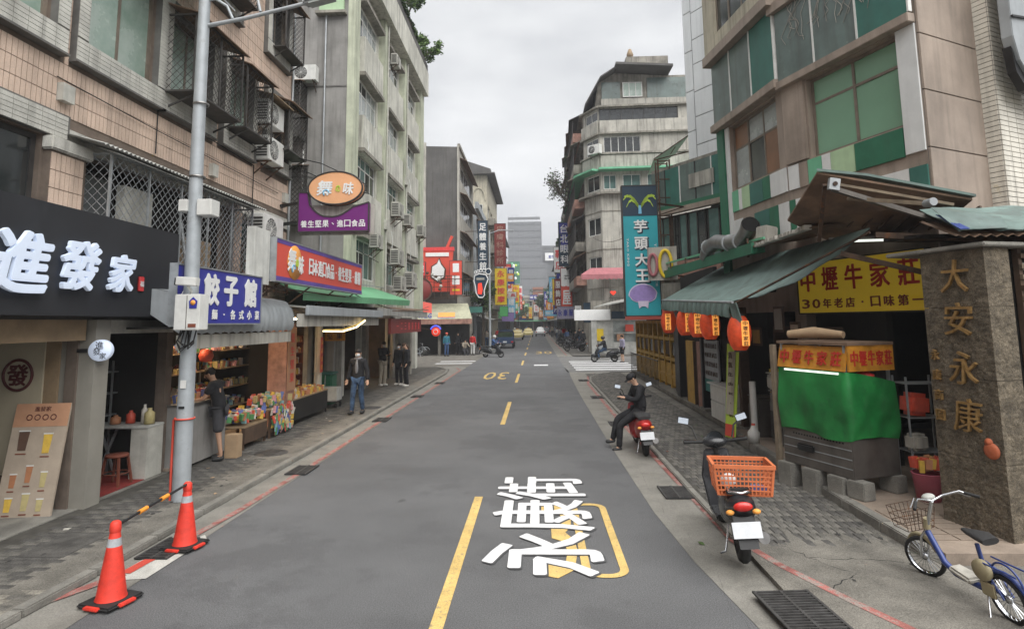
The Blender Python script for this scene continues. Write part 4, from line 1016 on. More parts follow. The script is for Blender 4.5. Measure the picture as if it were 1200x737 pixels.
MB().tube([(-5.15,14.2,2.34),(-5.0,15.2,2.33),(-4.97,16.2,2.44),(-4.95,17.0,2.60)], .012, 6).build('rope', 'rope', t)
t = thing('hanging_sign', 'small amber hanging sign inside the low shop doorway', 'sign', (-6.3, 18.4, 1.95)); MB().box(-.32, .32, -.02, .02, 0, .28).build('board', 'stall_yellow', t); chars(t, '堅果', 'wood_dark', (-.15,-.03,.14), (.15,-.03,.14), .2, bold=.02, ext=.003)
t = thing('green_bin', 'dark green wheeled bin beside the pale column', 'bin', (-6.5, 18.2, .05))
MB().slab([(-.28,-.25,0),(.28,-.25,0),(.28,.25,0),(-.28,.25,0)], (0,0,.9)).build('body', 'green_dark', t, bevel=.03); MB().box(-.31,.31,-.28,.28,.9,.97).build('lid', 'green_teal', t, bevel=.02)
for k in range(3): o = MB().ball((0,0,0), .045, 8, 6).build('ceiling_bulb', 'warm_light', None, (-5.7, 13.3+k*.9, 2.52)); tag(o, ['nearest','middle','farthest'][k]+' of three small warm bulbs under the flat canopy', 'bulb', 'warm bulbs under the canopy')

# ================================================================ left: green-trimmed five storey house
gb = thing('apartment_building', 'pale plaster five storey house with light green pilasters and stepped windows', 'building', (-6.6, 0, 0), LZ)
bays = [(21.15, 23.75), (24.95, 27.6), (28.8, 31.4)]
rows = [(4.15, 5.65, 'pane_teal'), (7.45, 8.85, 'pane_teal'), (10.3, 11.8, 'pane_pale'), (13.4, 14.75, 'pane_pale')]
holes = [(a, b, c, d) for a, b in bays for c, d, _ in rows] + [(20.3, 22.2, 0, 2.7), (22.8, 26.6, 0, 2.7), (27.2, 32.2, 0, 2.7)]
mb = wall(MB(), 20, 32.85, 0, 16.6, holes, 0, .22); mb.quad((32.85,0,0),(32.85,14,0),(32.85,14,16.6),(32.85,0,16.6)); mb.quad((20,0,16.6),(32.85,0,16.6),(32.85,14,16.6),(20,14,16.6)); mb.quad((20,14,0),(32.85,14,0),(32.85,14,16.6),(20,14,16.6))
mb.build('wall', 'pale_plaster', gb)
MB().box(19.96, 20.0, 0, 14, 0, 16.6).build('side_wall', 'grey_cement', gb)
for z in (7.6, 10.9, 14.2): MB().box(19.94, 19.96, .0, 14, z, z+.05).build('floor_line', 'grey_joint', gb)
mb = MB().box(19.93, 20.55, -.26, 0, 3.0, 16.5); mb.build('pilaster', 'greenish_plaster', gb)
for a, b in ((24.05,24.7),(27.85,28.45),(31.9,32.85)): MB().box(a, b, -.30, 0, 3.0, 15.9).build('pilaster', 'greenish_plaster', gb)
MB().box(19.93, 32.9, -.55, 0, 15.6, 17.0).build('parapet', 'pale_plaster', gb)
MB().box(24.5, 32.9, -.50, -.3, 17.0, 17.5).build('roof_planter', 'dark_cement', gb)
for a, b in bays:
    for c, d, pm in rows:
        MB().box(a-.12, b+.12, -.34, 0, d, d+.14).build('window_hood', 'grimy_wall', gb)
        if c > 5: MB().box(a-.05, b+.05, -.28, 0, c-1.5, c-.04).build('sill_panel', 'pale_plaster', gb)
        w_ = window(gb, a, b, c, d, .06, 4, 2, 'frame_white', pm, .06, split=.68, pmix=[pm, 'pane_dark', pm])
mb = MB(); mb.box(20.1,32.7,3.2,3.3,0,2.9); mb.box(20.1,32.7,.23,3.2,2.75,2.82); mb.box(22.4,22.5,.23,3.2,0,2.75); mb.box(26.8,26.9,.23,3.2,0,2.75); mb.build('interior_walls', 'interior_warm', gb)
MB().box(28.7, 29.0, -.5, .1, 0, 2.75).build('column', 'grimy_wall', gb)
for x in (22.5, 26.8): MB().box(x-.2, x+.2, -.15, .1, 0, 2.75).build('column', 'grimy_wall', gb)
t = thing('shop_sign', 'dark maroon fascia sign above the couple in black', 'sign', (-5.3, 23.9, 2.1), LZ); board(t, 5.6, .55, .1, 'sign_darkred'); chars(t, '一二三書房茶館', 'seal_red', (-1.8,-.11,.27), (2.2,-.11,.27), .34, bold=.02, ext=.005)
make_ac('window air conditioner hanging on the grey side wall of the green house', None, (-8.0, 19.9, 11.0), 0)
t = thing('window_cage', 'tall dark steel cage on the grey side wall below the roof of the green house', 'window cage', (-8.45, 19.95, 0)); cage(t, -.55, .4, 8.9, 10.9, .6, .15, .16, 't' and 'cage_steel', .02); 
t = thing('window_cage', 'lower dark steel cage on the grey side wall behind the purple sign', 'window cage', (-8.45, 19.95, 0)); cage(t, -.55, .5, 5.9, 7.9, .5, .15, .16, 'cage_steel', .02)

t = thing('small_window', 'small yellow shuttered window high on the grey side wall', 'window', (-7.2, 19.95, 13.7)); MB().box(-.45,.45,-.12,0,0,1.0).build('shutter', 'green_pale', t); MB().box(-.55,.55,-.25,0,-.12,-.02).build('ledge', 'grimy_wall', t)
AL = LZ
for k, (y, z, sc, lb) in enumerate(((22.4,5.35,1.,'old air conditioner at the left window above the green canopy'),(25.7,7.15,1.15,'air conditioner on a long bracket under the middle third floor window'),(28.1,7.15,1.,'second air conditioner under the middle third floor window'),(31.3,7.1,1.1,'air conditioner at the far right third floor window of the green house'),(25.6,5.0,1.25,'tall air conditioner between second floor windows of the green house'),(26.2,3.9,1.2,'low air conditioner just above the rusty canopy'),(28.4,4.2,1.3,'wide white air conditioner above the far end of the rusty canopy'),(25.3,14.0,.9,'small air conditioner under the roof in the middle bay'))):
    if k == 0: aa = make_ac(lb, 'air conditioners on the green house', (-6.35, y, z), AL, mat='old_plastic')
    else: dup(aa, (-6.35, y, z), AL, lb, scale=sc)

def leafy(name, label, cat, c, r, n, mats=('leaf','leaf_dark','leaf_bright'), trunk=None, parent=None, ls=.07, clumps=9, seed=1, grp=None):
    """tree or bush: trunk and limbs, crown of many small leaf faces gathered in uneven clumps with gaps"""
    rnd = random.Random(seed); c = Vector(c); t = thing(name, label, cat, tuple(c-Vector((0,0,r[2]))) if trunk is None else trunk, 0, grp)
    base = Vector(t.location)
    cl = []
    for k in range(clumps):
        d = Vector((rnd.gauss(0,1), rnd.gauss(0,1), rnd.gauss(0,.9))); d.normalize(); d *= rnd.uniform(.35, .95)
        cl.append((c+Vector((d.x*r[0], d.y*r[1], d.z*r[2])), rnd.uniform(.22,.42)))
    tb = MB(); top = c-Vector((0,0,r[2]*.4)); tb.tube([base-base, (top-base)*.5+Vector((rnd.uniform(-.1,.1),0,0)), top-base], [max(r)*.09, max(r)*.07, max(r)*.05], 7)
    for p, _ in cl: tb.tube([top-base, (top-base).lerp(p-base, .5)+Vector((0,0,.05*r[2])), p-base], [max(r)*.04, max(r)*.025, max(r)*.008], 5)
    tb.build('trunk', 'bark', t)
    parts = [MB() for _ in mats]
    for i in range(n):
        p, q = cl[rnd.randrange(len(cl))]
        d = Vector((rnd.gauss(0,1), rnd.gauss(0,1), rnd.gauss(0,1))); d.normalize(); d *= rnd.random()**.5*q
        pos = p+Vector((d.x*r[0]*1.3, d.y*r[1]*1.3, d.z*r[2]*1.1))-base
        a = Vector((rnd.gauss(0,1), rnd.gauss(0,1), rnd.gauss(0,.6))).normalized(); b = a.cross(Vector((rnd.gauss(0,1), rnd.gauss(0,1), rnd.gauss(0,1)))).normalized()
        s = ls*rnd.uniform(.6,1.4); m_ = parts[rnd.randrange(len(mats))]
        m_.add([pos-a*s, pos+b*s*.45, pos+a*s, pos-b*s*.45], [(0,1,2,3)])
    for m_, mm in zip(parts, mats):
        o = m_.build('crown', mm, t); o['kind'] = 'stuff'
    return t
leafy('roof_shrub', 'small leafy tree growing from the far roof corner of the green house', 'shrub', (-6.0, 32.2, 18.2), (1.0,1.0,.8), 1500, ('leaf_bright','leaf','leaf_bright'), ls=.10, clumps=15, seed=3, trunk=(-6.7,31.8,17.2))
leafy('roof_shrub', 'sprig of leaves hanging over the parapet at the top edge of the picture', 'shrub', (-6.1, 28.3, 19.0), (.7,.8,.8), 900, ls=.10, clumps=8, seed=5, trunk=(-6.7,28.3,17.3))
leafy('roof_shrub', 'dark trailing plants along the roof planter of the green house', 'shrub', (-6.2, 27.2, 17.6), (.25,2.6,.35), 2600, ('leaf_dark','leaf'), ls=.09, clumps=26, seed=6, trunk=(-6.5,27.2,17.2))

# pipes, meter boxes and cables on the left-hand fronts
MB().tube([(19.94-.03,.8,3.5),(19.91,.8,14)], .035, 6).build('drain_pipe', 'galv', gb); MB().tube([(19.90,1.5,6.9),(19.90,1.5,8.6)], .03, 6).build('drain_pipe', 'white_plastic', gb)
for x in (24.35, 28.2): MB().tube([(x,-.34,3.2),(x,-.34,9),(x+.1,-.34,15.5)], .04, 6).build('drain_pipe', 'old_plastic', gb)
for k, (x, z) in enumerate(((24.3,6.4),(28.1,9.2),(20.2,5.6))): MB().box(x-.15,x+.15,-.42,-.28,z,z+.4).build('meter_box', 'old_plastic', gb)
for k, (x, z, l) in enumerate(((21.8,6.6,.7),(25.4,6.5,.9),(29.2,6.4,.8),(21.5,9.5,.6),(29.0,9.7,.7))): MB().tube([(x,-.31,z),(x+.05,-.36,z-l*.5),(x+.02,-.32,z-l)], .018, 5).build('hose', 'frame_white', gb)
for a_ in ((14.55,3.2,12.6),): MB().tube([(a_[0],-.05,a_[1]),(a_[0],-.05,a_[2])], .035, 6).build('drain_pipe', 'galv', bld)
MB().tube([(9.25,-.05,5.3),(9.25,-.05,6.1),(12.6,-.06,6.0),(12.6,-.06,4.9)], .012, 5).build('cable_run', 'black_rubber', bld)
MB().tube([(7.2,-.04,5.75),(9.2,-.05,5.7),(13.9,-.05,5.66)], .008, 5).build('cable_run', 'black_rubber', bld)
for k, (x, z) in enumerate(((7.35,5.45),(11.0,5.35),(14.3,5.5))): MB().box(x-.1,x+.1,-.10,0,z,z+.24).build('junction_box', 'old_plastic', bld)
# litter, leaves and stains lying about
rnd = random.Random(91)
for k in range(26):
    x, y = (rnd.uniform(-5.8,-4.0), rnd.uniform(5.5,16)) if k % 2 else (rnd.uniform(1.6,3.8), rnd.uniform(5.2,15))
    z = .062 if (x < -4.45 or x > 2.2) else .016
    s = rnd.uniform(.02,.045); a = rnd.uniform(0, 6)
    o = MB().slab([(s*math.cos(a+q*1.4)*(1.5 if q % 2 else .8), s*math.sin(a+q*1.4), 0) for q in range(4)], (0,0,.002)).build('dry_leaf', ['leaf','cardboard','wood_red','dirty_white'][k % 4], pl if x < 0 else pr, loc=(x, y, z), rot=(rnd.uniform(-.2,.2), rnd.uniform(-.2,.2), 0))
def blot(parent, x, y, r_, z, mat, name='oil_stain'):
    n = 26; MB().add([(x+r_*(1+.35*math.sin(3*a+r_*40)+.2*math.sin(7*a))*math.cos(a), y+1.6*r_*(1+.3*math.cos(2*a+x))*math.sin(a), z) for a in [2*PI*i/n for i in range(n)]], [tuple(range(n))]).build(name, mat, parent)
D('oil', (.085,.085,.085), .6, .15, 8, grain=.2); D('gum', (.05,.048,.045), .9, .1, 8); D('patch', (.118,.118,.12), .88, .1, 3, bump=.6, bscale=140, grain=.35)
for k in range(16): blot(road, rnd.uniform(-3.4,1.2), rnd.uniform(5.5,26), rnd.uniform(.02,.06), .0022, 'oil')
for k in range(60):
    x, y = (rnd.uniform(-5.8,-4.6), rnd.uniform(5.5,20)) if k % 2 else (rnd.uniform(2.3,3.8), rnd.uniform(5.2,20)); blot(pl if x < 0 else pr, x, y, rnd.uniform(.012,.025), .0592, 'gum', 'gum_spot')
MB().add([(-3.3,17.2,.0018),(-2.1,17.0,.0018),(-2.05,19.6,.0018),(-3.25,19.7,.0018)], [(0,1,2,3)]).build('road_patch', 'patch', road)
MB().add([(.3,21.5,.0018),(1.3,21.4,.0018),(1.35,25,.0018),(.35,25.1,.0018)], [(0,1,2,3)]).build('road_patch', 'patch', road)
# ================================================================ right: corner building with green panels
def facing(p, q):
    """frame with origin p whose x axis runs to q (left to right seen from the street)"""
    return math.atan2(q[1]-p[1], q[0]-p[0])
cb = thing('corner_building', 'corner building with white and green cladding panels, brown stone side and a big green window', 'building', (5.0, 11.5, 0), 0)
def sub(name, p, q):
    return (Vector((p[0]-5.0, p[1]-11.5, 0)), facing(p, q), math.hypot(q[0]-p[0], q[1]-p[1]))
B_, C_, E_, T_ = (5.0, 11.5), (5.93, 8.85), (4.6, 14.3), (7.27, 9.52)
U_ = (7.27+.89*8, 9.52+.45*8)
class Face:
    """collects parts of one facade plane, as children of the building"""
    def __init__(s, par, org, p, q):
        s.par = par; s.loc = Vector((p[0]-org[0], p[1]-org[1], 0)); s.rz = facing(p, q); s.len = math.hypot(q[0]-p[0], q[1]-p[1])
    def put(s, mb, name, mat, **k): return mb.build(name, mat, s.par, loc=s.loc, rot=(0,0,s.rz), **k)
    def win(s, *a, **k):
        o = window(s.par, *a, **k); m = Matrix.Translation(s.loc) @ Matrix.Rotation(s.rz, 4, 'Z') @ Matrix.Translation(o.location)
        o.location = m.to_translation(); o.rotation_euler = (0, 0, s.rz); return o
def panels(face, specs, z0, z1, y=0., t=.03):
    for x0, x1, m_ in specs: face.put(MB().box(x0+.004, x1-.004, y-t-random.random()*.004, y, z0+.004, z1-.004), 'cladding_panel', m_, bevel=.004)
fc = Face(cb, (5.0,11.5), B_, C_)      # the face with the big green window
Lc = fc.len
fc.put(wall(MB(), 0, Lc, 0, 14.5, [(.60,2.46,5.43,6.95), (.2,Lc-.15,0,2.6), (.5,2.3,8.9,10.6)], 0, .22), 'wall', 'brown_panel')
o = fc.win(.60, 2.46, 5.43, 6.95, y=.14, cols=2, rows=2, fm='frame_brown', pm='pane_green', fw=.06, split=.68)
fc.win(.5, 2.3, 8.9, 10.6, y=.14, cols=2, rows=1, fm='frame_brown', pm='pane_dark', fw=.06)
panels(fc, [(2.47, 2.80, 'panel_white')], 4.95, 6.97)
panels(fc, [(.02,.30,'panel_white'),(.30,.52,'brown_panel'),(.52,.85,'green_mid'),(.85,1.05,'panel_white'),(1.05,1.56,'green_pale'),(1.56,2.46,'green_dark')], 4.93, 5.41)
panels(fc, [(0,.16,'green_dark'),(.16,.52,'panel_white'),(.52,1.3,'green_mid'),(1.3,1.9,'green_mid'),(1.9,2.5,'panel_white'),(2.5,2.8,'green_teal')], 4.05, 4.74)
fc.put(MB().box(.0, .55, -.05, 0, 5.44, 6.98), 'stone_pier', 'brown_panel', bevel=.006)
fc.put(MB().box(-.05, Lc, -.16, 0, 6.97, 7.12), 'ledge', 'brown_panel', bevel=.01)
for k in range(3):
    fc.put(MB().box(k*.93+.01, k*.93+.92, -.10, -.07, 7.14, 8.55), 'glazed_spandrel', ['dirty_glass_green','dirty_glass_green','green_teal'][k])
    fc.put(MB().box(k*.93+.92, k*.93+.95, -.12, -.05, 7.14, 8.55), 'glazing_bar', 'frame_white')
fc.put(MB().box(-.1, Lc+.02, -.20, 0, 8.56, 8.75), 'ledge', 'brown_panel')
# white dried creeper stems on the dirty glass
mb = MB(); rnd = random.Random(4)
for k in range(26):
    x, z = rnd.uniform(.3, 2.4), 8.55; pts = [(x, -.11, z)]
    for q in range(6): x += rnd.uniform(-.14,.14); z -= rnd.uniform(.04,.20); pts.append((x, -.112, max(7.2, z)))
    mb.tube(pts, .006, 4)
fc.put(mb, 'creeper_stems', 'dirty_white', kind='stuff')
fb = Face(cb, (5.0,11.5), E_, B_)      # bay along the street
Lb = fb.len
fb.put(wall(MB(), 0, Lb, 0, 14.5, [(.55,2.55,5.45,6.98), (.1,Lb-.1,0,2.6)], 0, .22), 'wall', 'brown_panel')
fb.win(.55, 2.55, 5.45, 6.98, y=.12, cols=3, rows=2, fm='frame_brown', pm='pane_dark', fw=.06, split=.62, pmix=['pane_dark','pane_pale','pane_dark','pane_brown'])
panels(fb, [(.34,.53,'panel_white')], 4.3, 7.0)
panels(fb, [(.55,.85,'green_mid'),(.85,1.0,'panel_white'),(1.0,1.35,'green_pale'),(1.35,1.9,'green_teal'),(1.9,2.2,'green_dark'),(2.2,2.8,'panel_white')], 4.93, 5.42)
panels(fb, [(.55,1.0,'panel_white'),(1.0,1.5,'brown_panel'),(1.5,2.1,'green_teal'),(2.1,2.45,'green_dark'),(2.45,2.8,'panel_white')], 4.0, 4.74)
fb.put(MB().box(0, .32, -.07, 0, 2.6, 8.7), 'green_pilaster', 'green_dark')
fb.put(MB().box(-.05, Lb+.03, -.2, 0, 7.02, 7.2), 'ledge', 'brown_panel', bevel=.01)
for k, m_ in enumerate(('dirty_glass_green','dirty_glass_green','green_teal')):
    fb.put(MB().box(k*.93+.02, k*.93+.93, -.12, -.06, 7.22, 8.7), 'glazed_spandrel', m_)
    fb.put(MB().box(k*.93+.93, k*.93+.96, -.14, -.04, 7.22, 8.7), 'glazing_bar', 'frame_white')
# third floor jutting out
fb.put(MB().box(-.08, Lb+.1, -.3, 0, 8.72, 8.95), 'floor_slab', 'brown_panel')
fb.put(wall(MB(), -.04, Lb, 8.95, 14.5, [(.5,2.3,9.3,11.2)], -.24, .2), 'upper_wall', 'cream_plaster')
fb.put(MB().box(-.05, -.04, -.24, .4, 8.95, 14.5), 'upper_side_wall', 'cream_plaster')
fb.win(.5, 2.3, 9.3, 11.2, y=-.12, cols=3, rows=1, fm='frame_brown', pm='pane_dark', fw=.06)
fd = Face(cb, (5.0,11.5), C_, T_)      # brown stone side
Ld = fd.len
fd.put(wall(MB(), 0, Ld+.3, 0, 14.5, [], 0.0), 'wall', 'panel_gap')
z = 3.2
while z < 13.5:
    fd.put(MB().box(.004, Ld, -.035, 0, z, z+.885), 'stone_panel', 'brown_panel', bevel=.005); z += .90
fd.put(MB().box(Ld, Ld+.72, -.24, .1, 3.0, 14.5), 'brick_pier', 'white_joint')
tf = tile_field(Ld, Ld+.72, 3.0, 12.2, .235, .082, .012, [], y=-.24, stagger=False); fd.put(tf, 'pier_bricks', 'white_tile', kind='stuff')
# left-facing return of the pier
n0 = MB()
for k in range(int(9.2/.082)):
    z = 3.0+k*.082; n0.box(Ld-.012, Ld, -.235, -.03, z, z+.07)
fd.put(n0, 'pier_return_bricks', 'white_tile', kind='stuff')
fd.put(MB().box(Ld+.72, 12, 0, .2, 0, 14.5), 'rear_wall', 'white_joint')
tf = tile_field(Ld+.72, 5.2, 3.2, 10.5, .235, .082, .012, [], y=0, stagger=True); fd.put(tf, 'wall_bricks', 'white_tile', kind='stuff')
# roof, back
mb = MB(); mb.add([(p[0]-5.0, p[1]-11.5, 14.5) for p in (E_, B_, C_, T_, U_, (14, 18), (6.5, 16))], [tuple(range(7))]); mb.build('roof', 'grey_cement', cb)
mb = MB(); mb.quad((E_[0]-5, E_[1]-11.5, 2.7), (1.5, 4.5, 2.7), (1.5, 4.5, 14.5), (E_[0]-5, E_[1]-11.5, 14.5)); mb.build('side_wall', 'grimy_wall', cb)
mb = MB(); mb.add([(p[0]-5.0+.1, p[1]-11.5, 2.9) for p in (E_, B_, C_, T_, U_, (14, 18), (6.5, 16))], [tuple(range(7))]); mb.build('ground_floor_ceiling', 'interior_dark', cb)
# big grey duct box at the right edge
t = thing('ventilation_duct', 'large grey sheet metal duct cutting into the top right corner of the picture', 'duct', (7.42, 8.92, 0), R(26.8))
MB().slab([(.0,0,9.5),(.0,0,6.75),(.12,0,6.38),(.35,0,6.14),(2.0,0,6.0),(2.0,0,9.5)], (0,.16,0)).build('duct_body', 'awning_grey', t, bevel=.01)
mb = MB(); mb.bar((-.02,-.02,7.05),(2,-.02,7.3),.03); mb.build('strap', 'black_plastic', t)
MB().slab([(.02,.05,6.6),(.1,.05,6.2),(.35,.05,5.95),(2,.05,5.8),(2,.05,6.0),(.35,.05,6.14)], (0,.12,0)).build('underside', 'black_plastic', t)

# ---- white panelled building beyond
wb = thing('panelled_building', 'building clad in large white panels above a dirty green glazed bay', 'building', (5.52, 20.47, 0), math.atan2(-.85, .53))
MB().box(0, 6, 0.0, 8, 7.55, 22).build('wall', 'panel_gap', wb)
MB().box(0.3, 8, .6, 9, 0, 7.55).build('lower_wall', 'grimy_wall', wb)
z = 7.6; k = 0
while z < 20:
    MB().box(0.0, .36, -.035, 0, z, z+1.43).build('wall_panel', 'white_panel', wb, bevel=.006); z += 1.455
z = 7.6
while z < 20:
    for x in (.385, 2.1, 3.8): MB().box(x, x+1.69, -.03, 0, z, z+.88+.10*(k % 2)).build('wall_panel', 'white_panel', wb, bevel=.006)
    z += .905+.10*(k % 2); k += 1
MB().box(-.06, 6, -.10, 0, 7.42, 7.6).build('bottom_ledge', 'brown_panel', wb)
gz_ = thing('glazed_bay', 'dirty green glazed bay with dark steel windows under the white panelled building', 'building bay', (4.47, 22, 0), math.atan2(-.85, .53))
mb = MB(); mb.box(0, 3.6, .0, 3, 7.95, 8.05); mb.box(0, 3.6, .0, 3, 4.3, 4.5); mb.build('floor_slabs', 'grimy_wall', gz_)
for k in range(5):
    MB().box(.02+k*.72, .70+k*.72, -.03, 0, 6.6, 7.93).build('glass_panel', ['dirty_glass_green','green_teal','dirty_glass_green','dirty_glass_green','green_teal'][k], gz_)
    MB().box(.70+k*.72, .74+k*.72, -.05, .02, 6.6, 7.93).build('glazing_bar', 'frame_white' if k % 2 else 'frame_dark', gz_)
MB().box(0, 3.6, -.05, 0, 6.45, 6.6).build('green_sill', 'green_dark', gz_); MB().box(-.05, 3.7, -.16, .05, 6.26, 6.44).build('ledge', 'brown_panel', gz_)
MB().box(1.9, 3.0, -.08, -.05, 7.0, 7.5).build('notice_panel', 'dirty_white', gz_)
for x0, x1 in ((0,.8),(.85,1.6),(1.65,2.45),(2.5,3.5)): window(gz_, x0, x1, 4.55, 6.22, .1, 2, 1, 'frame_dark', 'pane_dark', .06, pmix=['pane_dark','pane_teal'])
MB().box(0, 3.6, .4, .45, 4.5, 6.3).build('inner_wall', 'interior_dark', gz_)
MB().box(.3, 3.3, -.3, -.02, 3.9, 4.5).build('lower_fascia', 'wood_pink', gz_)
MB().box(-.6, 3.9, -.02, 3.0, 2.7, 4.3).build('lower_wall', 'grimy_wall', gz_)
t = thing('steel_frame_tower', 'dark open steel lattice post standing behind the teal sign', 'steel frame', (4.55, 21.2, 0))
for sx in (0, .42):
    for sy in (0, .4): MB().bar((sx, sy, 2.6), (sx, sy, 8.3), .05).build('leg', 'rusty_steel', t)
for k in range(9): z = 2.8+k*.68; MB().bar((0,0,z),(.42,0,z),.035).build('rung', 'rusty_steel', t); MB().bar((0,.4,z),(.42,.4,z),.03).build('rung', 'rusty_steel', t)
for x in (.9, 1.5): MB().bar((x-.6+.1, .2, 2.6), (x-.6+.1, .2, 5.9+x*.3), .08).build('post', 'rusty_steel', t)
t = thing('green_canopy', 'small translucent green canopy sticking out beside the white panels', 'canopy', (5.0, 24.0, 0), 0)
MB().slab([(0,0,9.1),(.2,2.4,9.0),(1.5,2.4,10.0),(1.5,0,10.1)], (0,0,.02)).build('sheet', 'green_sheet', t); mb = MB(); mb.bar((0,0,9.05),(1.5,0,9.4),.04); mb.bar((0,0,9.1),(1.5,0,10.1),.04); mb.bar((.7,0,9.3),(.9,0,9.6),.03); mb.build('brace', 'rusty_steel', t)

# ================================================================ carved stone pillar
pz = (4.63, 7.24); qz = (4.83, 6.50)
t = thing('stone_pillar', 'rough granite gate pillar with golden raised characters 大安永康', 'pillar', (*pz, .14), facing(pz, qz))
Wp = math.hypot(qz[0]-pz[0], qz[1]-pz[1]); Dp = .34
def rough_block(x0, x1, y0, y1, z0, z1, nx, nz_, amp, seed):
    mb = MB(); rnd = random.Random(seed)
    def grid(o, u, v, nu, nv, nrm):
        vs = []; o, u, v, nrm = map(Vector, (o, u, v, nrm))
        for i in range(nu+1):
            for j in range(nv+1):
                e = (i in (0, nu) or j in (0, nv)); d = 0 if e else rnd.uniform(-amp, amp)
                vs.append(o+u*i/nu+v*j/nv+nrm*d)
        mb.add(vs, [(i*(nv+1)+j, (i+1)*(nv+1)+j, (i+1)*(nv+1)+j+1, i*(nv+1)+j+1) for i in range(nu) for j in range(nv)], True)
    w_, d_, h_ = x1-x0, y1-y0, z1-z0
    grid((x0,y0,z0), (w_,0,0), (0,0,h_), nx, nz_, (0,-1,0)); grid((x1,y0,z0), (0,d_,0), (0,0,h_), max(2, int(nx*d_/w_)), nz_, (1,0,0))
    grid((x0,y1,z0), (0,-d_,0), (0,0,h_), max(2, int(nx*d_/w_)), nz_, (-1,0,0)); grid((x1,y1,z0), (-w_,0,0), (0,0,h_), nx, nz_, (0,1,0))
    grid((x0,y0,z1), (w_,0,0), (0,d_,0), 2, 2, (0,0,1)); return mb
z = 0; hs2 = [.78, .86, .78, .64]
for i, h in enumerate(hs2):
    rough_block(0, Wp, 0, Dp, z, z+h-.006, 46, int(h*58), .0075, i).build('stone_block', 'granite', t); z += h
MB().box(-.42, Wp+.07, -.07, Dp+.9, z, z+.05).build('cap_slab', 'kerb', t, bevel=.012)
for ch, zz in (('大', 2.77), ('安', 2.29), ('永', 1.75), ('康', 1.24)):
    txt('character', ch, 'gold', t, (.43, -.03, zz), 1, w=.33, h=.36, bold=0., ext=.035, shear=.12)
chars(t, '永康商圈', 'gold', (.10, -.02, 1.88), (.10, -.02, 1.2), .11, bold=.0, ext=.03, w=.10, h=.12)
MB().lathe([(0,-.03),(.055,-.028),(.085,-.01),(.085,0)], (.64, -.005, .90), 20, 'y').build('gourd_plaque', 'terracotta', t)
MB().lathe([(0,-.03),(.035,-.02),(.045,0)], (.615, -.006, .985), 16, 'y').build('gourd_top', 'terracotta', t)
t = thing('lattice_fence', 'dark wooden lattice of horizontal bars behind pale cards at the far right edge', 'fence', (5.36, 6.72, .14), R(22))
for sx in (.03, .9, 1.8): MB().box(sx-.03, sx+.03, 0, .06, 0, 3.1).build('post', 'wood_dark', t)
for k in range(26): MB().box(0, 1.9, -.03, 0, .12+k*.118, .17+k*.118).build('slat', 'wood_lattice' if k % 3 else 'wood_dark', t)
for k in range(14): MB().box(.08, .22, .01, .03, 1.0+k*.14, 1.08+k*.14).build('card', 'dirty_white', t)
MB().box(0, 1.9, .08, .12, 0, 3.1).build('backing', 'interior_dark', t)  # near-black sheet stands in for the darkness behind the slats

# ================================================================ noodle shop: sign, roofs, awning
t = thing('shop_sign', 'large yellow sign with red characters 中壢牛家莊 and 30年老店 behind the green tarp', 'sign', (5.0+.33*1.47-.03, 11.5-.943*1.47-.01, 2.56), facing(B_, C_))
board(t, 2.5, .90, .12, 'sign_yellow_lit', 'frame_dark', .02)
chars(t, '中壢牛家莊', 'red_paint', (-1.0, -.135, .59), (.98, -.135, .59), 1, bold=.03, ext=.012, w=.37, h=.44)
chars(t, '30年老店·口味第一', 'sign_darkred', (-1.08, -.135, .16), (1.1, -.135, .16), .2, bold=.035, ext=.01, w=.18, h=.17)
# dark interior behind the stall
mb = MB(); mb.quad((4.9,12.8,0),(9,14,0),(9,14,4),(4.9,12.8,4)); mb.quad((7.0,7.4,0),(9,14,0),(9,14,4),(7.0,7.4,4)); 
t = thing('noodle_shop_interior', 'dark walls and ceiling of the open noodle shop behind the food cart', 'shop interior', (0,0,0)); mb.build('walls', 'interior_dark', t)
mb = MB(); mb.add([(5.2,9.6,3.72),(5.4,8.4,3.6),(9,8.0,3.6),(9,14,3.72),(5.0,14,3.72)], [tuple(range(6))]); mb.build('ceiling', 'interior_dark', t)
# teal tarp awning over the lanterns, sagging at its near edge
t = thing('awning', 'large sagging grey-green tarpaulin awning with a scalloped valance over the lanterns', 'awning', (0,0,0))
nu, nv = 18, 26; vs = []
for i in range(nu+1):
    u = i/nu
    for j in range(nv+1):
        v = j/nv
        x = 3.40+((4.76+.36*v)-3.40)*u; y = (10.45+(8.45-10.45)*u)*(1-v)+(15.9+.3*u)*v
        z = (2.76+(3.71-2.76)*u)*(1-v) + (3.0+(3.9-3.0)*u)*v
        z -= .20*math.sin(PI*u)*(1-v)**1.5; z += .010*math.sin(v*34)*math.sin(PI*u)+.016*math.sin(u*21+v*6)*(1-v)
        vs.append((x, y, z))
fs = [(i*(nv+1)+j, (i+1)*(nv+1)+j, (i+1)*(nv+1)+j+1, i*(nv+1)+j+1) for i in range(nu) for j in range(nv)]
mb = MB().add(vs, fs, True); mb.add([(x, y, z-.012) for x, y, z in vs], fs, True); mb.build('cloth', 'tarp_teal', t)
vs = []; n = 110
for j in range(n+1):
    v = j/n; y = 10.45*(1-v)+15.9*v; z = 2.76*(1-v)+3.0*v; fold = .03*math.sin(j*.9)
    vs += [(3.40, y, z), (3.36+fold*.5, y, z-.13), (3.37+fold, y, z-.24-.035*abs(math.sin(j*.55)))]
mb = MB().add(vs, [(3*j+k, 3*j+k+1, 3*j+k+4, 3*j+k+3) for j in range(n) for k in range(2)], True); mb.build('valance', 'tarp_teal', t)
mb = MB(); mb.tube([(3.40,10.35,2.75),(3.40,16,3.0)], .022, 8); mb.build('front_pole', 'galv', t)
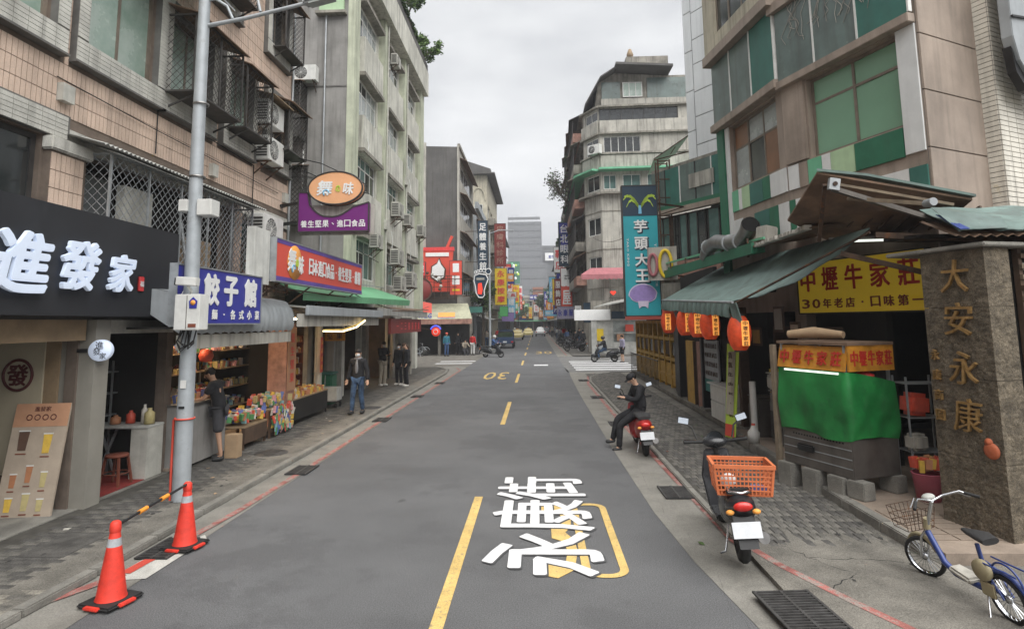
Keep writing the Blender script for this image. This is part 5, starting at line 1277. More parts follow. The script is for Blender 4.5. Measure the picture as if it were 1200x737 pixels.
MB().tube([(3.40,10.42,2.70),(4.76,8.47,3.66)], .02, 8).build('side_pole', 'rusty_steel', t)
MB().slab([(3.36,10.4,2.72),(3.40,10.2,2.74),(3.5,10.25,2.42),(3.42,10.4,2.36)], (0.02,0,0)).build('loose_flap', 'tarp_teal', t)
t = thing('green_gutter_frame', 'green painted steel gutter and rails sloping above the tarpaulin awning', 'gutter', (0,0,0))
MB().bar((3.75,19.6,4.0),(4.42,11.6,3.80), .16, .10).build('gutter', 'green_dark', t)
MB().bar((3.55,20.0,4.15),(4.45,11.5,4.02), .045).build('rail', 'green_mid', t)
MB().bar((3.55,19.8,3.75),(4.3,11.7,3.85), .06, .22).build('lower_beam', 'green_dark', t)
for k in range(7): y = 19.2-k*1.2; x = 3.62+k*.115; MB().bar((x,y,3.7),(x,y,4.08), .035).build('strut', 'rusty_steel', t)
MB().slab([(4.3,11.3,3.86),(4.3,16,3.9),(4.9,16,4.05),(4.9,11.6,4.0)], (0,0,.03)).build('sheet', 'rusty_sheet', t)
t = thing('exhaust_pipe', 'thick grey elbowed exhaust pipe ending in a dark open mouth above the awning', 'pipe', (0,0,0))
pp = [(4.12,14.3,3.95),(4.12,14.0,4.16),(4.16,13.5,4.22),(4.22,12.8,4.10),(4.32,12.4,4.08),(4.38,12.2,4.22),(4.38,11.95,4.36)]
MB().tube(pp, [.15,.17,.165,.16,.165,.17,.19], 16, caps=False).build('pipe', 'steel_brushed', t)
MB().lathe([(0,0),(.165,0)], (4.38,11.98,4.36), 16, 'y').build('mouth', 'dark_hole', t)
for q in (1, 3, 4): MB().tube([Vector(pp[q])-Vector((0,.03,0)), Vector(pp[q])+Vector((0,.03,0))], .185, 16).build('joint_ring', 'galv', t)
MB().xbox((4.62,11.8,4.12), (.3,.3,.32), (0,R(8),R(20))).build('fan_box', 'dirty_white', t, bevel=.02)
t = thing('letter_sign', 'pale plate with a faded yellow arched letter beside the teal sign', 'sign', (3.72, 17.3, 3.62), R(-20))
MB().box(-.42,.42,0,.05,0,.98).build('plate', 'dirty_white', t)
MB().torus((.10,-.03,.48), .17, .05, 'y', 26, 6, sc=(1,2.3)).build('letter', 'sign_yellow', t); MB().torus((-.26,-.03,.46), .12, .05, 'y', 24, 6, sc=(1,2.6)).build('letter', 'pink', t)
# corrugated roof edge above the awning
t = thing('corrugated_roof', 'old corrugated roof sheet with a ragged edge above the near end of the awning', 'roof', (0,0,0))
mb = MB(); corr(mb, (4.28,11.4,3.86), (0,-1,0), (1,0,.12), 2.2, .9, .10, .022); mb.build('sheet', 'rusty_sheet', t)
mb = MB()
for k in range(22): mb.box(4.20+random.uniform(-.02,.03), 4.32, 11.35-k*.1, 11.42-k*.1, 3.83, 3.885+random.random()*.02)
mb.build('ragged_edge', 'dirty_white', t)
# lean-to roof seen from below
t = thing('lean_to_roof', 'rusty lean-to roof seen from below, jutting out over the noodle shop', 'roof', (0,0,0))
MB().slab([(3.96,8.2,4.46),(3.98,9.3,3.98),(5.3,10.4,3.70),(6.3,9.9,3.62),(5.95,8.1,4.02)], (0,0,.03)).build('underside_sheet', 'rusty_sheet', t)
MB().slab([(3.94,8.16,4.49),(4.6,8.14,4.40),(5.97,8.05,4.06),(6.0,8.3,4.07),(4.6,8.5,4.42)], (0,0,.035)).build('edge_tarp', 'tarp_teal', t)
MB().bar((4.1,8.1,4.22),(5.72,7.75,3.52), .09, .06).build('steel_beam', 'stall_steel', t)
MB().bar((4.15,8.15,4.30),(5.45,7.75,3.90), .035).build('tension_bar', 'wood_lattice', t)
MB().xbox((4.10,8.05,4.27), (.14,.06,.16), (0,R(10),0)).build('corner_plate', 'galv', t); MB().cyl((4.1,8.0,4.27),(4.1,8.06,4.27),.03,n=10).build('bolt', 'rusty_steel', t)
MB().bar((4.05,8.2,4.3),(4.25,8.9,3.6), .05).build('strut', 'rusty_steel', t)
MB().bar((4.85,8.5,3.62),(6.6,7.9,3.42), .10, .08).build('cross_beam', 'rusty_steel', t)
MB().bar((4.5,8.8,3.4),(5.7,8.2,2.95), .07).build('diagonal_brace', 'rusty_steel', t)
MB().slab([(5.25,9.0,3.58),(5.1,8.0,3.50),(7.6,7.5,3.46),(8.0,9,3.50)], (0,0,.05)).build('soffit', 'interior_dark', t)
for k in range(9): MB().bar((4.5+k*.2,9.4-k*.05,3.93-k*.03),(4.4+k*.22,8.25,4.36-k*.05), .03).build('rafter', 'wood_dark', t)
t = thing('tarp_roof', 'grey-green tarpaulin roof with a torn printed corner over the stone pillar', 'roof', (0,0,0))
n = 60; vs = []
for i in range(n+1):
    u = i/n; x = 4.92+u*3.2
    for k in range(6):
        v = k/5; vs.append((x+.25*v, 6.95-.1*u+1.05*v, 3.44+.46*v**.8 - .035*math.sin(PI*v) + .012*math.sin(u*26+v*5)+ (.022*abs(math.sin(i*.75)) if k == 0 else 0)))
fs = [(i*6+k, (i+1)*6+k, (i+1)*6+k+1, i*6+k+1) for i in range(n) for k in range(5)]
mb = MB().add(vs, fs, True); mb.add([(x, y, z-.012) for x, y, z in vs], fs, True); mb.build('cloth', 'tarp_teal', t)
vs = [(4.915,6.94,3.43),(5.05,6.93,3.44),(5.45,6.92,3.45),(5.6,7.2,3.62),(5.2,7.5,3.80),(4.95,7.45,3.80)]
MB().slab([(x,y,z+.012) for x,y,z in vs], (0,0,.004)).build('printed_corner', 'dirty_glass_green', t)
MB().slab([(4.92,6.93,3.455),(5.03,6.93,3.46),(5.0,7.3,3.68),(4.94,7.35,3.70)], (0,0,.006)).build('blue_corner', 'bike_blue', t)
mb = MB(); corr(mb, (4.9,6.98,3.38), (1,-.03,0), (.2,1,.35), 3.2, 1.0, .12, .018); mb.build('corrugated_sheet', 'rusty_sheet', t)
MB().cyl((4.90,7.45,3.86),(4.90,7.30,3.86), .05, n=16).build('pipe_end', 'galv', t); MB().bar((4.35,8.2,4.10),(4.92,7.4,3.85), .05).build('pipe', 'wood_lattice', t)
t = thing('fluorescent_tube', 'bright tube lamp glimmering under the roof above the yellow sign', 'lamp', (5.25,9.6,3.68)); MB().bar((-.45,0,0),(.35,-.1,0),.035).build('tube', 'tube_light', t); MB().bar((-.5,0,.05),(.4,-.1,.05),.07,.03).build('fitting', 'dirty_white', t)

# ================================================================ lanterns
def make_lantern(label, loc, rz, text='牛'):
    t = thing('paper_lantern', label, 'lantern', loc, rz, 'lit orange lanterns under the awning')
    prof = [(.09,-.30)]+[(.115+.085*math.sin(PI*k/14)**.7 - (.005 if k % 2 else 0), -.28+.56*k/14) for k in range(15)]+[(.09,.30)]
    MB().lathe(prof, (0,0,0), 24).build('shade', 'lantern_orange', t)
    MB().slab([(-.075,-.198,-.21),(.065,-.198,-.21),(.065,-.198,.21),(-.075,-.198,.21)], (0,-.004,0)).build('label_strip', 'lantern_core', t)
    chars(t, '中壢牛家莊', 'wood_dark', (-.005, -.208, .17), (-.005, -.208, -.17), .1, bold=.03, ext=.004, w=.09, h=.075)
    MB().lathe([(.10,.29),(.10,.32),(0,.32)], (0,0,0), 16).build('top_ring', 'frame_dark', t); MB().lathe([(.10,-.29),(.10,-.32),(0,-.32)], (0,0,0), 16).build('bottom_ring', 'frame_dark', t)
    MB().bar((0,0,.32),(0,0,.52),.008).build('hanger', 'frame_dark', t)
    return t
lan = make_lantern('nearest lit orange lantern, hanging lowest and apart from the others', (3.52, 10.45, 2.22), R(12))
for (x, y, z), lb in zip(((3.50,12.1,2.36),(3.52,13.1,2.38),(3.5,14.1,2.40),(3.52,15.9,2.42)), ('second lit orange lantern counted from the nearest','third lit orange lantern, in the middle of the row','fourth lit orange lantern, just before the gap in the row','farthest lit orange lantern beside the teal sign')): dup(lan, (x,y,z), R(random.uniform(-15,20)), lb)

# ================================================================ food cart on concrete blocks
t = thing('food_cart', 'steel food cart draped in green tarp with yellow and red signs, on concrete blocks', 'food cart', (3.66, 9.20, .37), facing((3.66,9.20),(4.08,8.08)))
Lw, Dw = 1.2, .82
MB().box(0, Lw, 0, Dw, 0, .50).build('body', 'stall_steel', t, bevel=.01)
for z in (.12, .24, .36): MB().box(.01, Lw-.01, -.008, 0, z, z+.012).build('trim_line', 'galv', t)
mb = MB()
for k in range(18): mb.box(.2+k*.05, .225+k*.05, -.004, 0, .43, .45)
mb.build('vent_holes', 'dark_hole', t)
MB().xbox((.45,-.03,.27), (.3,.05,.10), (0,0,0)).build('burner_knobs', 'black_plastic', t, bevel=.02)
for x in (.04, Lw-.04):
    for y in (.04, Dw-.04): MB().bar((x,y,.5),(x,y,1.72), .035).build('post', 'galv', t)
n, m2 = 40, 14; vs = []
path = [(0,-.02),(Lw,-.02),(Lw+.02,0),(Lw+.02,Dw)]
per = [0]; 
for a, b in zip(path, path[1:]): per.append(per[-1]+math.hypot(b[0]-a[0], b[1]-a[1]))
for i in range(n+1):
    s_ = per[-1]*i/n; k = max(j for j in range(3) if per[j] <= s_+1e-9); q = (s_-per[k])/(per[k+1]-per[k]); x = path[k][0]*(1-q)+path[k+1][0]*q; y = path[k][1]*(1-q)+path[k+1][1]*q
    dip = .16*max(0, (s_-1.25)/.85)**1.2; bot = .49+.03*math.sin(s_*5)
    for j in range(m2+1):
        v = j/m2; z = bot+(1.37-dip-bot)*v; f = (.020*math.sin(s_*9+v*5)+.010*math.sin(s_*17-v*9))*(1-v*.6)+.02*math.sin(PI*v)
        vs.append((x+(f if k == 2 else 0)+(.4*f if k == 1 else 0), y-(f if k == 0 else 0), z))
fs = [(i*(m2+1)+j, (i+1)*(m2+1)+j, (i+1)*(m2+1)+j+1, i*(m2+1)+j+1) for i in range(n) for j in range(m2)]
MB().add(vs, fs, True).build('tarp', 'tarp_green', t)
MB().slab([(0,-.03,1.38),(Lw,-.03,1.38),(Lw,.04,1.70),(0,.04,1.70)], (0,.02,0)).build('front_sign', 'stall_yellow', t)
chars(t, '中壢牛家莊', 'red_paint', (.14,-.015,1.54), (Lw-.14,-.015,1.54), .2, bold=.03, ext=.008, w=.17, h=.20, rot=(PI/2-.2,0,0))
MB().box(Lw, Lw+.03, .02, Dw, 1.38, 1.72).build('side_sign', 'stall_yellow', t)
chars(t, '中壢牛家莊', 'red_paint', (Lw+.035,.12,1.55), (Lw+.035,Dw-.1,1.55), .2, bold=.03, ext=.008, w=.13, h=.20, rot=(PI/2,0,PI/2))
MB().box(.15, Lw-.1, -.045, -.02, 1.335, 1.36).build('light_tube', 'tube_light', t)
MB().box(-.02, Lw+.04, 0, Dw, 1.72, 1.76).build('roof', 'rusty_sheet', t)
tag(MB().tube([(3.86,9.25,2.22),(4.1,8.95,2.25),(4.35,8.6,2.22)], [.06,.085,.05], 10).build('rolled_mat', 'cardboard', None), 'rolled pale mat lying on the roof of the food cart', 'mat')
MB().box(-.12, -.05, -.05, .02, -.2, 1.70).build('wooden_post', 'wood_lattice', t)
MB().lathe([(0,0),(.10,.0),(.12,.10),(.05,.14),(0,.15)], (Lw-.12, .45, 1.22), 14).build('red_pot', 'seal_red', t)
for k, (x, y, lb) in enumerate(((3.70,9.15,'farthest concrete block under the food cart'),(3.86,8.72,'second concrete block from the far end under the food cart'),(4.02,8.32,'middle front concrete block under the food cart'),(4.14,8.05,'concrete block under the near corner of the food cart'),(4.75,8.4,'concrete block under the inner rear corner of the food cart'))):
    z0 = .045 if x < 3.9 else .152
    tag(MB().box(-.13,.13,-.10,.10,0,.369-z0).build('concrete_block', 'kerb', None, (x,y,z0), (0,0,R(-69)), bevel=.01), lb, 'concrete block', 'concrete blocks under the food cart')
# things in the dark by the pillar
t = thing('pink_bucket', 'dusty pink bucket between the food cart and the stone pillar', 'bucket', (4.95, 8.0, .15)); MB().lathe([(0,0),(.13,0),(.165,.32),(.17,.33),(.15,.33),(.12,.03)], (0,0,0), 20).build('body', 'bucket_pink', t); MB().torus((0,0,.33),.168,.008,'z',20,5).build('rim', 'bucket_pink', t)
t = thing('shelf_rack', 'thin metal rack with red bags behind the pink bucket', 'rack', (5.25, 8.5, .15))
for x in (-.25,.25):
    for y in (-.15,.15): MB().bar((x,y,0),(x,y,1.5),.02).build('post', 'galv', t)
for z in (.5,.95,1.4): MB().box(-.25,.25,-.15,.15,z,z+.015).build('shelf', 'galv', t)
tag(MB().xbox((0,0,0),(.34,.25,.30),(0,.1,.2)).build('red_bag', 'packet_red', None, (5.15,8.45,1.28), bevel=.06), 'dark red bag on the top shelf of the metal rack', 'bag')
tag(MB().xbox((0,0,0),(.25,.2,.22),(0,0,.3)).build('white_bag', 'dirty_white', None, (5.1,8.4,.79), bevel=.04), 'crumpled white bag on the lower shelf of the metal rack', 'bag')
packets('bag_heap', 'jumble of red and amber bags on top of the pink bucket', 4.85, 5.15, 7.9, 8.15, .50, 22, [0,1,5,0], stack=.06)
# ---- shops under the awning, going back along the street
t = thing('banner', 'tall narrow yellow-green cloth banner leaning under the nearest lantern', 'banner', (3.86, 12.35, .1), R(-68))
MB().slab([(-.15,0,0),(.15,0,0),(.08,.28,1.85),(-.28,.28,1.85)], (0,.012,0)).build('cloth', 'lime', t)
MB().slab([(-.14,-.008,.03),(.13,-.008,.03),(.10,.03,.26),(-.15,.03,.26)], (0,-.003,0)).build('red_foot', 'sign_red', t)
MB().slab([(-.15,.05,.45),(.07,.05,.45),(.02,.24,1.7),(-.19,.24,1.7)], (0,-.004,0)).build('print', 'cream_plaster', t)
chars(t, '清真牛肉麵水餃', 'wood_dark', (-.12,.205,1.62), (.0,.06,.42), .16, bold=.02, ext=.004, w=.13, h=.14, rot=(PI/2+.13,0,0))
t = thing('chest_freezer', 'white two-tier chest with an open lid beside the cloth banner', 'chest', (4.25, 14.2, .12), RZ)
MB().box(-.75,.75,0,.5,0,.40).build('lower_body', 'white_plastic', t, bevel=.015); MB().box(-.75,.75,0,.5,.41,.78).build('upper_body', 'white_plastic', t, bevel=.015); MB().box(-.82,.80,-.06,.5,.79,.83).build('lid', 'white_plastic', t, bevel=.01)
t = thing('menu_board', 'teal-white notice board covered in black writing behind the white chest', 'menu board', (4.42, 15.3, .95), RZ)
MB().box(-.75,.55,0,.04,0,1.0).build('board', 'awning_grey', t); MB().box(-.75,.55,-.005,.03,-.32,-.01).build('teal_box', 'teal_frame', t)
for r_ in range(4): chars(t, '牛肉麵湯餃滷味菜', 'wood_dark', (-.6,-.01,.85-.23*r_), (.42,-.01,.85-.23*r_), .14, bold=.02, ext=.003, w=.11, h=.13)
for (x, y, w_, h_, mt, lb, nm) in ((4.42,16.4,.55,1.75,'wood_pink','narrow weathered pinkish board standing on the kerb','standing_board'),(4.40,17.35,.8,1.75,'sign_yellow','faded yellow-green door panel between black posts','door_panel')):
    t = thing(nm, lb, 'board', (x, y, .12), RZ); MB().box(-w_/2,w_/2,0,.08,0,h_).build('panel', mt if mt != 'sign_yellow' else 'wood_yellow', t, bevel=.01); MB().box(-w_/2-.03,-w_/2,-.01,.09,0,h_).build('edge', 'wood_dark', t); MB().box(w_/2,w_/2+.03,-.01,.09,0,h_).build('edge', 'wood_dark', t)
MB_ = None
for k, (x, y, lb) in enumerate(((4.38,18.35,'broad black shop post nearest the yellow door panel'),(4.45,16.0,'thin black shop post beside the notice board'),(4.5,13.2,'dark post in the middle of the noodle shop front'),(4.6,19.6,'black shop post at the start of the yellow wooden shop front'))):
    t = thing('shop_post', lb, 'post', (x, y, .12), 0, 'black posts of the shop row'); MB().box(-.1,.1,-.22 if k == 0 else -.08,.22 if k == 0 else .08,0,2.6).build('shaft', 'black_plastic' if k != 2 else 'wood_dark', t, bevel=.01); MB().box(-.12,.12,-.24,.24,0,.06).build('foot', 'kerb', t)
t = thing('kitchen_shop', 'dark cluttered kitchen shop front under the awning with shelves and a cooker', 'shop front', (4.75, 0, 0), RZ)
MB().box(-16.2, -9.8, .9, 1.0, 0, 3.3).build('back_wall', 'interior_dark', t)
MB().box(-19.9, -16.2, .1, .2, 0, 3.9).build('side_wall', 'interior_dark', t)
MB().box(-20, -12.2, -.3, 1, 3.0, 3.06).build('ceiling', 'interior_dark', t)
for z in (.5, .95, 1.4, 1.85): MB().box(-12.6, -10.6, .2, .6, z, z+.03).build('shelf_board', 'wood_dark', t)
for x in (-12.6, -11.6, -10.6): MB().box(x-.03,x+.03,.2,.6,0,2.3).build('upright', 'wood_dark', t)
MB().box(-12.4,-11.6,-.02,.2,.85,.95).build('yellow_shelf', 'sign_yellow', t); MB().box(-12.4,-12.34,-.02,.2,.85,1.45).build('yellow_bracket', 'sign_yellow', t)
for k, (x, y, z, w_, h_, mt, nm, lb) in enumerate(((4.55,12.35,.15,.5,.75,'stall_steel','gas_cooker','grey metal cabinet under the yellow shelf'),(4.62,11.4,.15,.5,.95,'steel_brushed','water_boiler','tall grey ribbed appliance beside the food cart'),(4.6,11.45,1.13,.42,.3,'old_plastic','rice_cooker','old beige appliance on the ribbed cabinet'),(4.9,12.1,1.0,.4,.3,'wood_dark','wooden_box','dark wooden box on the shop shelf'),(4.85,10.9,1.45,.35,.28,'cardboard','carton','carton on the top shelf of the noodle shop'))):
    t2 = thing(nm, lb, nm.replace('_', ' '), (x, y, z), RZ); MB().box(-w_/2,w_/2,-.2,.2,0,h_).build('body', mt, t2, bevel=.03); MB().box(-w_/2+.03,w_/2-.03,-.215,-.2,h_*.15,h_*.8).build('door_panel', mt, t2, bevel=.01); MB().box(-w_/2,w_/2,-.22,.2,h_,h_+.02).build('top', mt, t2)
    if k == 1:
        for q in range(6): MB().box(-.2+q*.07,-.17+q*.07,-.225,-.215,.1,.6).build('rib', 'frame_dark', t2)
packets('shelf_clutter', 'jars and boxes cluttering the dark shelves of the noodle shop', 4.95, 5.3, 10.8, 12.5, .98, 40, [3,9,8,5,7], stack=.02)
packets('shelf_clutter', 'boxes on the upper shelf of the noodle shop', 4.95, 5.3, 10.8, 12.5, 1.43, 36, [3,9,8,5,1], stack=.02)
for k, (y, z, w_, h_, mt) in enumerate(((12.9,1.9,.5,.38,'wood_yellow'),(11.7,2.2,.45,.5,'dirty_white'),(11.0,2.1,.4,.3,'menu_paper'))):
    t2 = thing('picture_frame', ['yellow framed notice hanging highest in the noodle shop','large pale notice hanging beside the yellow shop sign','small cream notice hanging over the ribbed appliance'][k], 'notice', (4.7, y, z), RZ); MB().box(-w_/2,w_/2,0,.03,0,h_).build('frame', 'wood_dark', t2); MB().box(-w_/2+.05,w_/2-.05,-.01,0,.05,h_-.05).build('sheet', mt, t2)
t = thing('water_jug', 'small white plastic jug on the kerb beside the banner foot', 'jug', (4.05,11.55,.17)); MB().lathe([(0,0),(.10,0),(.11,.18),(.05,.26),(.03,.32),(0,.32)], (0,0,0), 16).build('body', 'white_plastic', t); MB().lathe([(.035,.30),(.035,.34),(0,.34)], (0,0,0), 10).build('cap', 'packet_red', t)
MB().cyl((4.2,11.9,.15),(4.2,11.9,1.25), .06, n=12).build('standpipe', 'white_plastic', None); tag(bpy.data.objects['standpipe'], 'pale upright drain pipe behind the banner', 'pipe')
# yellow wooden shop and the teal sign
t = thing('wooden_shop', 'yellow ochre wooden lattice shop front behind black railings under the teal sign', 'shop front', (4.75, 0, 0), RZ)
MB().box(-28.4, -19.8, .5, .6, 0, 3.6).build('back_wall', 'interior_warm', t)
for k in range(9): x = -28.2+k*1.0; MB().box(x-.07,x+.07,-.05,.1,.1,2.45).build('post', 'wood_yellow', t)
for z in (.45, 1.05, 1.75, 2.35): MB().box(-28.3,-20,-.03,.06,z,z+.11).build('rail', 'wood_yellow', t)
for k in range(8): MB().box(-27.8+k*1.0-.36,-27.8+k*1.0+.4,.0,.03,1.25,1.7).build('pane', 'pane_dark' if k % 2 else 'wood_dark', t)
for k in range(8): MB().box(-27.8+k*1.0-.36,-27.8+k*1.0+.4,.0,.03,.2,.95).build('panel', 'wood_yellow', t)
for k in range(26): MB().bar((-28+k*.24,-.35,.1),(-28+k*.24,-.35,1.0),.018).build('railing_bar', 'black_plastic', t)
MB().bar((-28.1,-.35,1.0),(-21.9,-.35,1.0),.035).build('top_rail', 'black_plastic', t)
MB().box(-28.4,-19.9,-.5,.1,2.5,2.9).build('red_fascia', 'sign_red', t)
MB().box(-28.4,-19.9,-.45,.5,2.9,3.7).build('upper_wall', 'grimy_wall', t)
t = thing('shop_sign', 'tall vertical teal sign with a palm tree and 芋頭大王 in white characters', 'sign', (3.22, 18.0, 2.62), R(-1))
board(t, 1.02, 3.92, .22, 'sign_teal', 'frame_dark', .03)
MB().box(-.51, .51, -.226, -.22, 3.0, 3.92).build('navy_top', 'sign_navy', t)
for s_ in (-1, 1):
    for k, (a, b, q) in enumerate(((.42,.10,.10),(.45,-.02,.16),(.36,-.16,.16))):
        pts = [(s_*.04,-.24,3.30)]+[(s_*(.04+a*v), -.24, 3.30+q*2.2*math.sin(PI*v*.75)+b*v*1.6) for v in (.25,.5,.75,1)]
        mb = MB()
        for i in range(4):
            w0, w1 = .065*(1-i*.2), .065*(1-(i+1)*.24)
            p, r_ = pts[i], pts[i+1]; mb.slab([(p[0],-.235,p[2]-w0),(r_[0],-.235,r_[2]-w1-.03),(r_[0],-.235,r_[2]+w1),(p[0],-.235,p[2]+w0)], (0,-.008,0))
        mb.build('palm_frond', 'lime', t)
MB().slab([(-.05,-.24,3.06),(.05,-.24,3.06),(.035,-.24,3.32),(-.035,-.24,3.32)], (0,-.01,0)).build('palm_stem', 'sign_skyblue', t)
for ch, zz in zip('芋頭大王', (2.68, 2.16, 1.66, 1.18)):
    txt('character_shadow', ch, 'sign_navy', t, (.035, -.226, zz-.03), 1, w=.50, h=.46, bold=.07, ext=.008)
    txt('character', ch, 'sign_white', t, (0, -.24, zz), 1, w=.44, h=.42, bold=.045, ext=.012)
txt('small_lettering', 'TARO KING', 'sign_white', t, (-.40, -.228, 1.9), .1, w=.85, h=.06, bold=.01, ext=.003, rot=(PI/2,PI/2,0))
txt('small_lettering', 'TARO BALL ICE', 'sign_white', t, (.42, -.228, 1.5), .1, w=1.3, h=.06, bold=.01, ext=.003, rot=(PI/2,PI/2,0))
pts = [(.40*math.cos(a)*(1 if math.sin(a) > 0 else .92), .33*math.sin(a)*(1 if math.sin(a) > 0 else .62)) for a in [2*PI*k/30 for k in range(30)]]
MB().slab([(x*1.08, -.228, .58+z*1.1) for x, z in pts], (0,-.006,0)).build('taro_outline', 'taro_pale', t)
MB().slab([(x, -.236, .58+z) for x, z in pts], (0,-.008,0)).build('taro_picture', 'taro', t)
MB().slab([(-.16,-.236,.42),(.16,-.236,.42),(.13,-.236,.20),(.05,-.236,.26),(-.05,-.236,.26),(-.13,-.236,.20)], (0,-.012,0)).build('taro_foot', 'taro_pale', t)
mb = MB(); mb.bar((.5,-.1,3.4),(1.5,.6,3.4),.05); mb.bar((.5,-.1,1.2),(1.4,.6,1.2),.05); mb.bar((.5,-.1,3.0),(1.5,.6,3.4),.03); mb.build('bracket', 'rusty_steel', t)
# ================================================================ left, across the side street
def shop_holes(x0, x1, w_=3.0, h_=2.6):
    n = max(1, int((x1-x0)/(w_+.4))); s = (x1-x0)/n
    return [(x0+i*s+.2, x0+(i+1)*s-.2, .05, h_) for i in range(n)]
_acn = {}
def ordl(s):
    n = _acn[s] = _acn.get(s, 0)+1
    return s if n == 1 else 'second third fourth fifth sixth'.split()[n-2]+' nearest '+s
def acl(label, rnd, f, a):
    k = ' '.join(label.split()[:4]); n = _acn[k] = _acn.get(k, 0)+1
    return '%s of the old units on the %s storey of the %s' % ('first second third fourth fifth sixth seventh eighth ninth tenth eleventh twelfth'.split()[min(n-1, 11)], 'second third fourth fifth sixth'.split()[f], k)
def row_building(label, side, y0, y1, xf, H, floors, wm, seed, wins=3, fh=None, balc=False, pm='pane_dark', cat='building', g0=3.4, depth=10, roof='parapet', aw='corrugated', fr='frame_white', ac=True):
    """terrace house: facade with built windows, hoods, balconies, shop openings, awning, parapet and tank"""
    rnd = random.Random(seed); left = side < 0
    t = thing('town_house', label, cat, (xf, y0 if left else y1, 0), LZ if left else RZ)
    W = y1-y0; fh = fh or (H-g0-.6)/max(1, floors)
    holes = []; rows_ = []
    for f in range(floors):
        z0 = g0+.95+f*fh
        for k in range(wins):
            a = W*(k+.12)/wins; b = W*(k+.88)/wins; holes.append((a, b, z0, z0+fh*.52)); rows_.append((a, b, z0, z0+fh*.52, f))
    sh = shop_holes(0, W)
    mb = wall(MB(), 0, W, 0, H, holes+sh, 0, .25); shell(mb, 0, W, .001, depth, 0, H); mb.build('wall', wm, t)
    for a, b, c, d, f in rows_:
        window(t, a, b, c, d, .12, 3 if b-a > 2 else 2, 1, fr, pm, .07, pmix=[pm, 'pane_dark', 'pane_pale'])
        if rnd.random() < .6: MB().slab([(a-.15,0,d+.28),(b+.15,0,d+.28),(b+.15,-.55,d+.05),(a-.15,-.55,d+.05)], (0,0,.03)).build('window_hood', rnd.choice(['rusty_sheet','corrugated','green_sheet','grimy_wall']), t)
        if balc or rnd.random() < .25: MB().box(a-.2, b+.2, -.75, -.0, c-.95, c-.05).build('balcony', wm if rnd.random() < .6 else 'cage_steel', t)
        if rnd.random() < .45 and ac:
            x = rnd.uniform(a, b); tag(MB().box(-.4,.4,-.42,-.1,0,.58).build('air_conditioner', 'old_plastic', None, Matrix.Translation(t.location) @ Matrix.Rotation(LZ if left else RZ, 4, 'Z') @ Vector((x, 0, c-.75)), (0,0,LZ if left else RZ)), acl(label, rnd, f, a), 'air conditioner', 'air conditioners far down the street')
        if rnd.random() < .3: 
            m = MB()
            for q in range(int((b-a)/.16)): m.bar((a+q*.16,-.3,c-.1),(a+q*.16,-.3,d),.02)
            m.bar((a,-.3,c-.1),(b,-.3,c-.1),.03); m.bar((a,-.3,d),(b,-.3,d),.03); m.build('window_bars', 'cage_steel', t)
    for f in range(floors+1): MB().box(0, W, -.10, 0, g0+f*fh-.02, g0+f*fh+.22).build('floor_band', 'grimy_wall' if wm != 'grimy_wall' else 'dirty_white', t)
    MB().box(-.05, W+.05, -.25, .1, H, H+.7).build('parapet', wm, t)
    if roof == 'shed': MB().slab([(-.3,-.9,H+.6),(W+.3,-.9,H+.6),(W+.3,6,H+2.6),(-.3,6,H+2.6)], (0,0,.15)).build('roof_shed', 'dark_cement', t); MB().box(0,W,.3,5.5,H,H+2.0).build('shed_wall', 'grimy_wall', t)
    if roof == 'tank': MB().lathe([(0,0),(.8,0),(.85,.1),(.85,1.4),(.5,1.6),(0,1.65)], (W*.5, 1.6, H+.7), 18).build('water_tank', 'galv', t); MB().box(W*.3,W*.8,.6,4,H,H+.7).build('tank_base', 'grimy_wall', t)
    if aw: MB().slab([(0,0,3.15),(W,0,3.15),(W,-1.5,2.75),(0,-1.5,2.75)], (0,0,.04)).build('awning', aw, t)
    MB().box(.1, W-.1, -.16, -.02, 3.15, g0+.75).build('fascia_board', rnd.choice(['sign_red','sign_white','sign_blue','sign_yellow','sign_green','dirty_white']), t)
    mb = MB(); mb.box(.1,W-.1,2.5,2.6,0,3); mb.box(.1,W-.1,.26,2.5,2.75,2.8); mb.build('interior_walls', 'interior_warm', t)
    return t
# grey cement building: big blank side wall faces the camera
t = thing('grey_building', 'dark grey cement building with a tall blank side wall facing the side street', 'building', (-6.25, 48, 0), LZ)
hl = [(1.0, 10.6, z, z+1.5) for z in (4.9, 8.3, 11.6, 14.6)]
mb = wall(MB(), 0, 11.5, 0, 17.3, hl+[(.3,3.4,0,2.6),(3.9,7,0,2.6),(7.5,11,0,2.6)], 0, .3); mb.build('street_wall', 'dirty_white', t)
mb = MB(); mb.quad((0,0,0),(0,14,0),(0,14,17.8),(0,0,17.2)); mb.quad((11.5,0,0),(11.5,14,0),(11.5,14,17.5),(11.5,0,17.2)); mb.quad((0,0,17.2),(11.5,0,17.2),(11.5,14,17.8),(0,14,17.8)); mb.quad((0,14,0),(11.5,14,0),(11.5,14,17.8),(0,14,17.8)); mb.build('side_wall', 'dark_cement', t)
for a, b, c, d in hl: window(t, a, b, c, d, .15, 6, 1, 'frame_white', 'pane_dark', .07)
for a, b, c, d in hl: MB().slab([(a-.2,0,d+.35),(b+.2,0,d+.35),(b+.2,-.6,d+.1),(a-.2,-.6,d+.1)], (0,0,.04)).build('window_hood', 'rusty_sheet', t)
MB().box(-.10, .02, 2.75, 3.0, 0, 17.6).build('pale_pilaster', 'dirty_white', t); MB().box(-.08, 11.6, -.12, .1, 17.15, 17.45).build('coping', 'grimy_wall', t); MB().box(-.12,.0,-.05,.12,0,17.3).build('corner_strip', 'dirty_white', t)
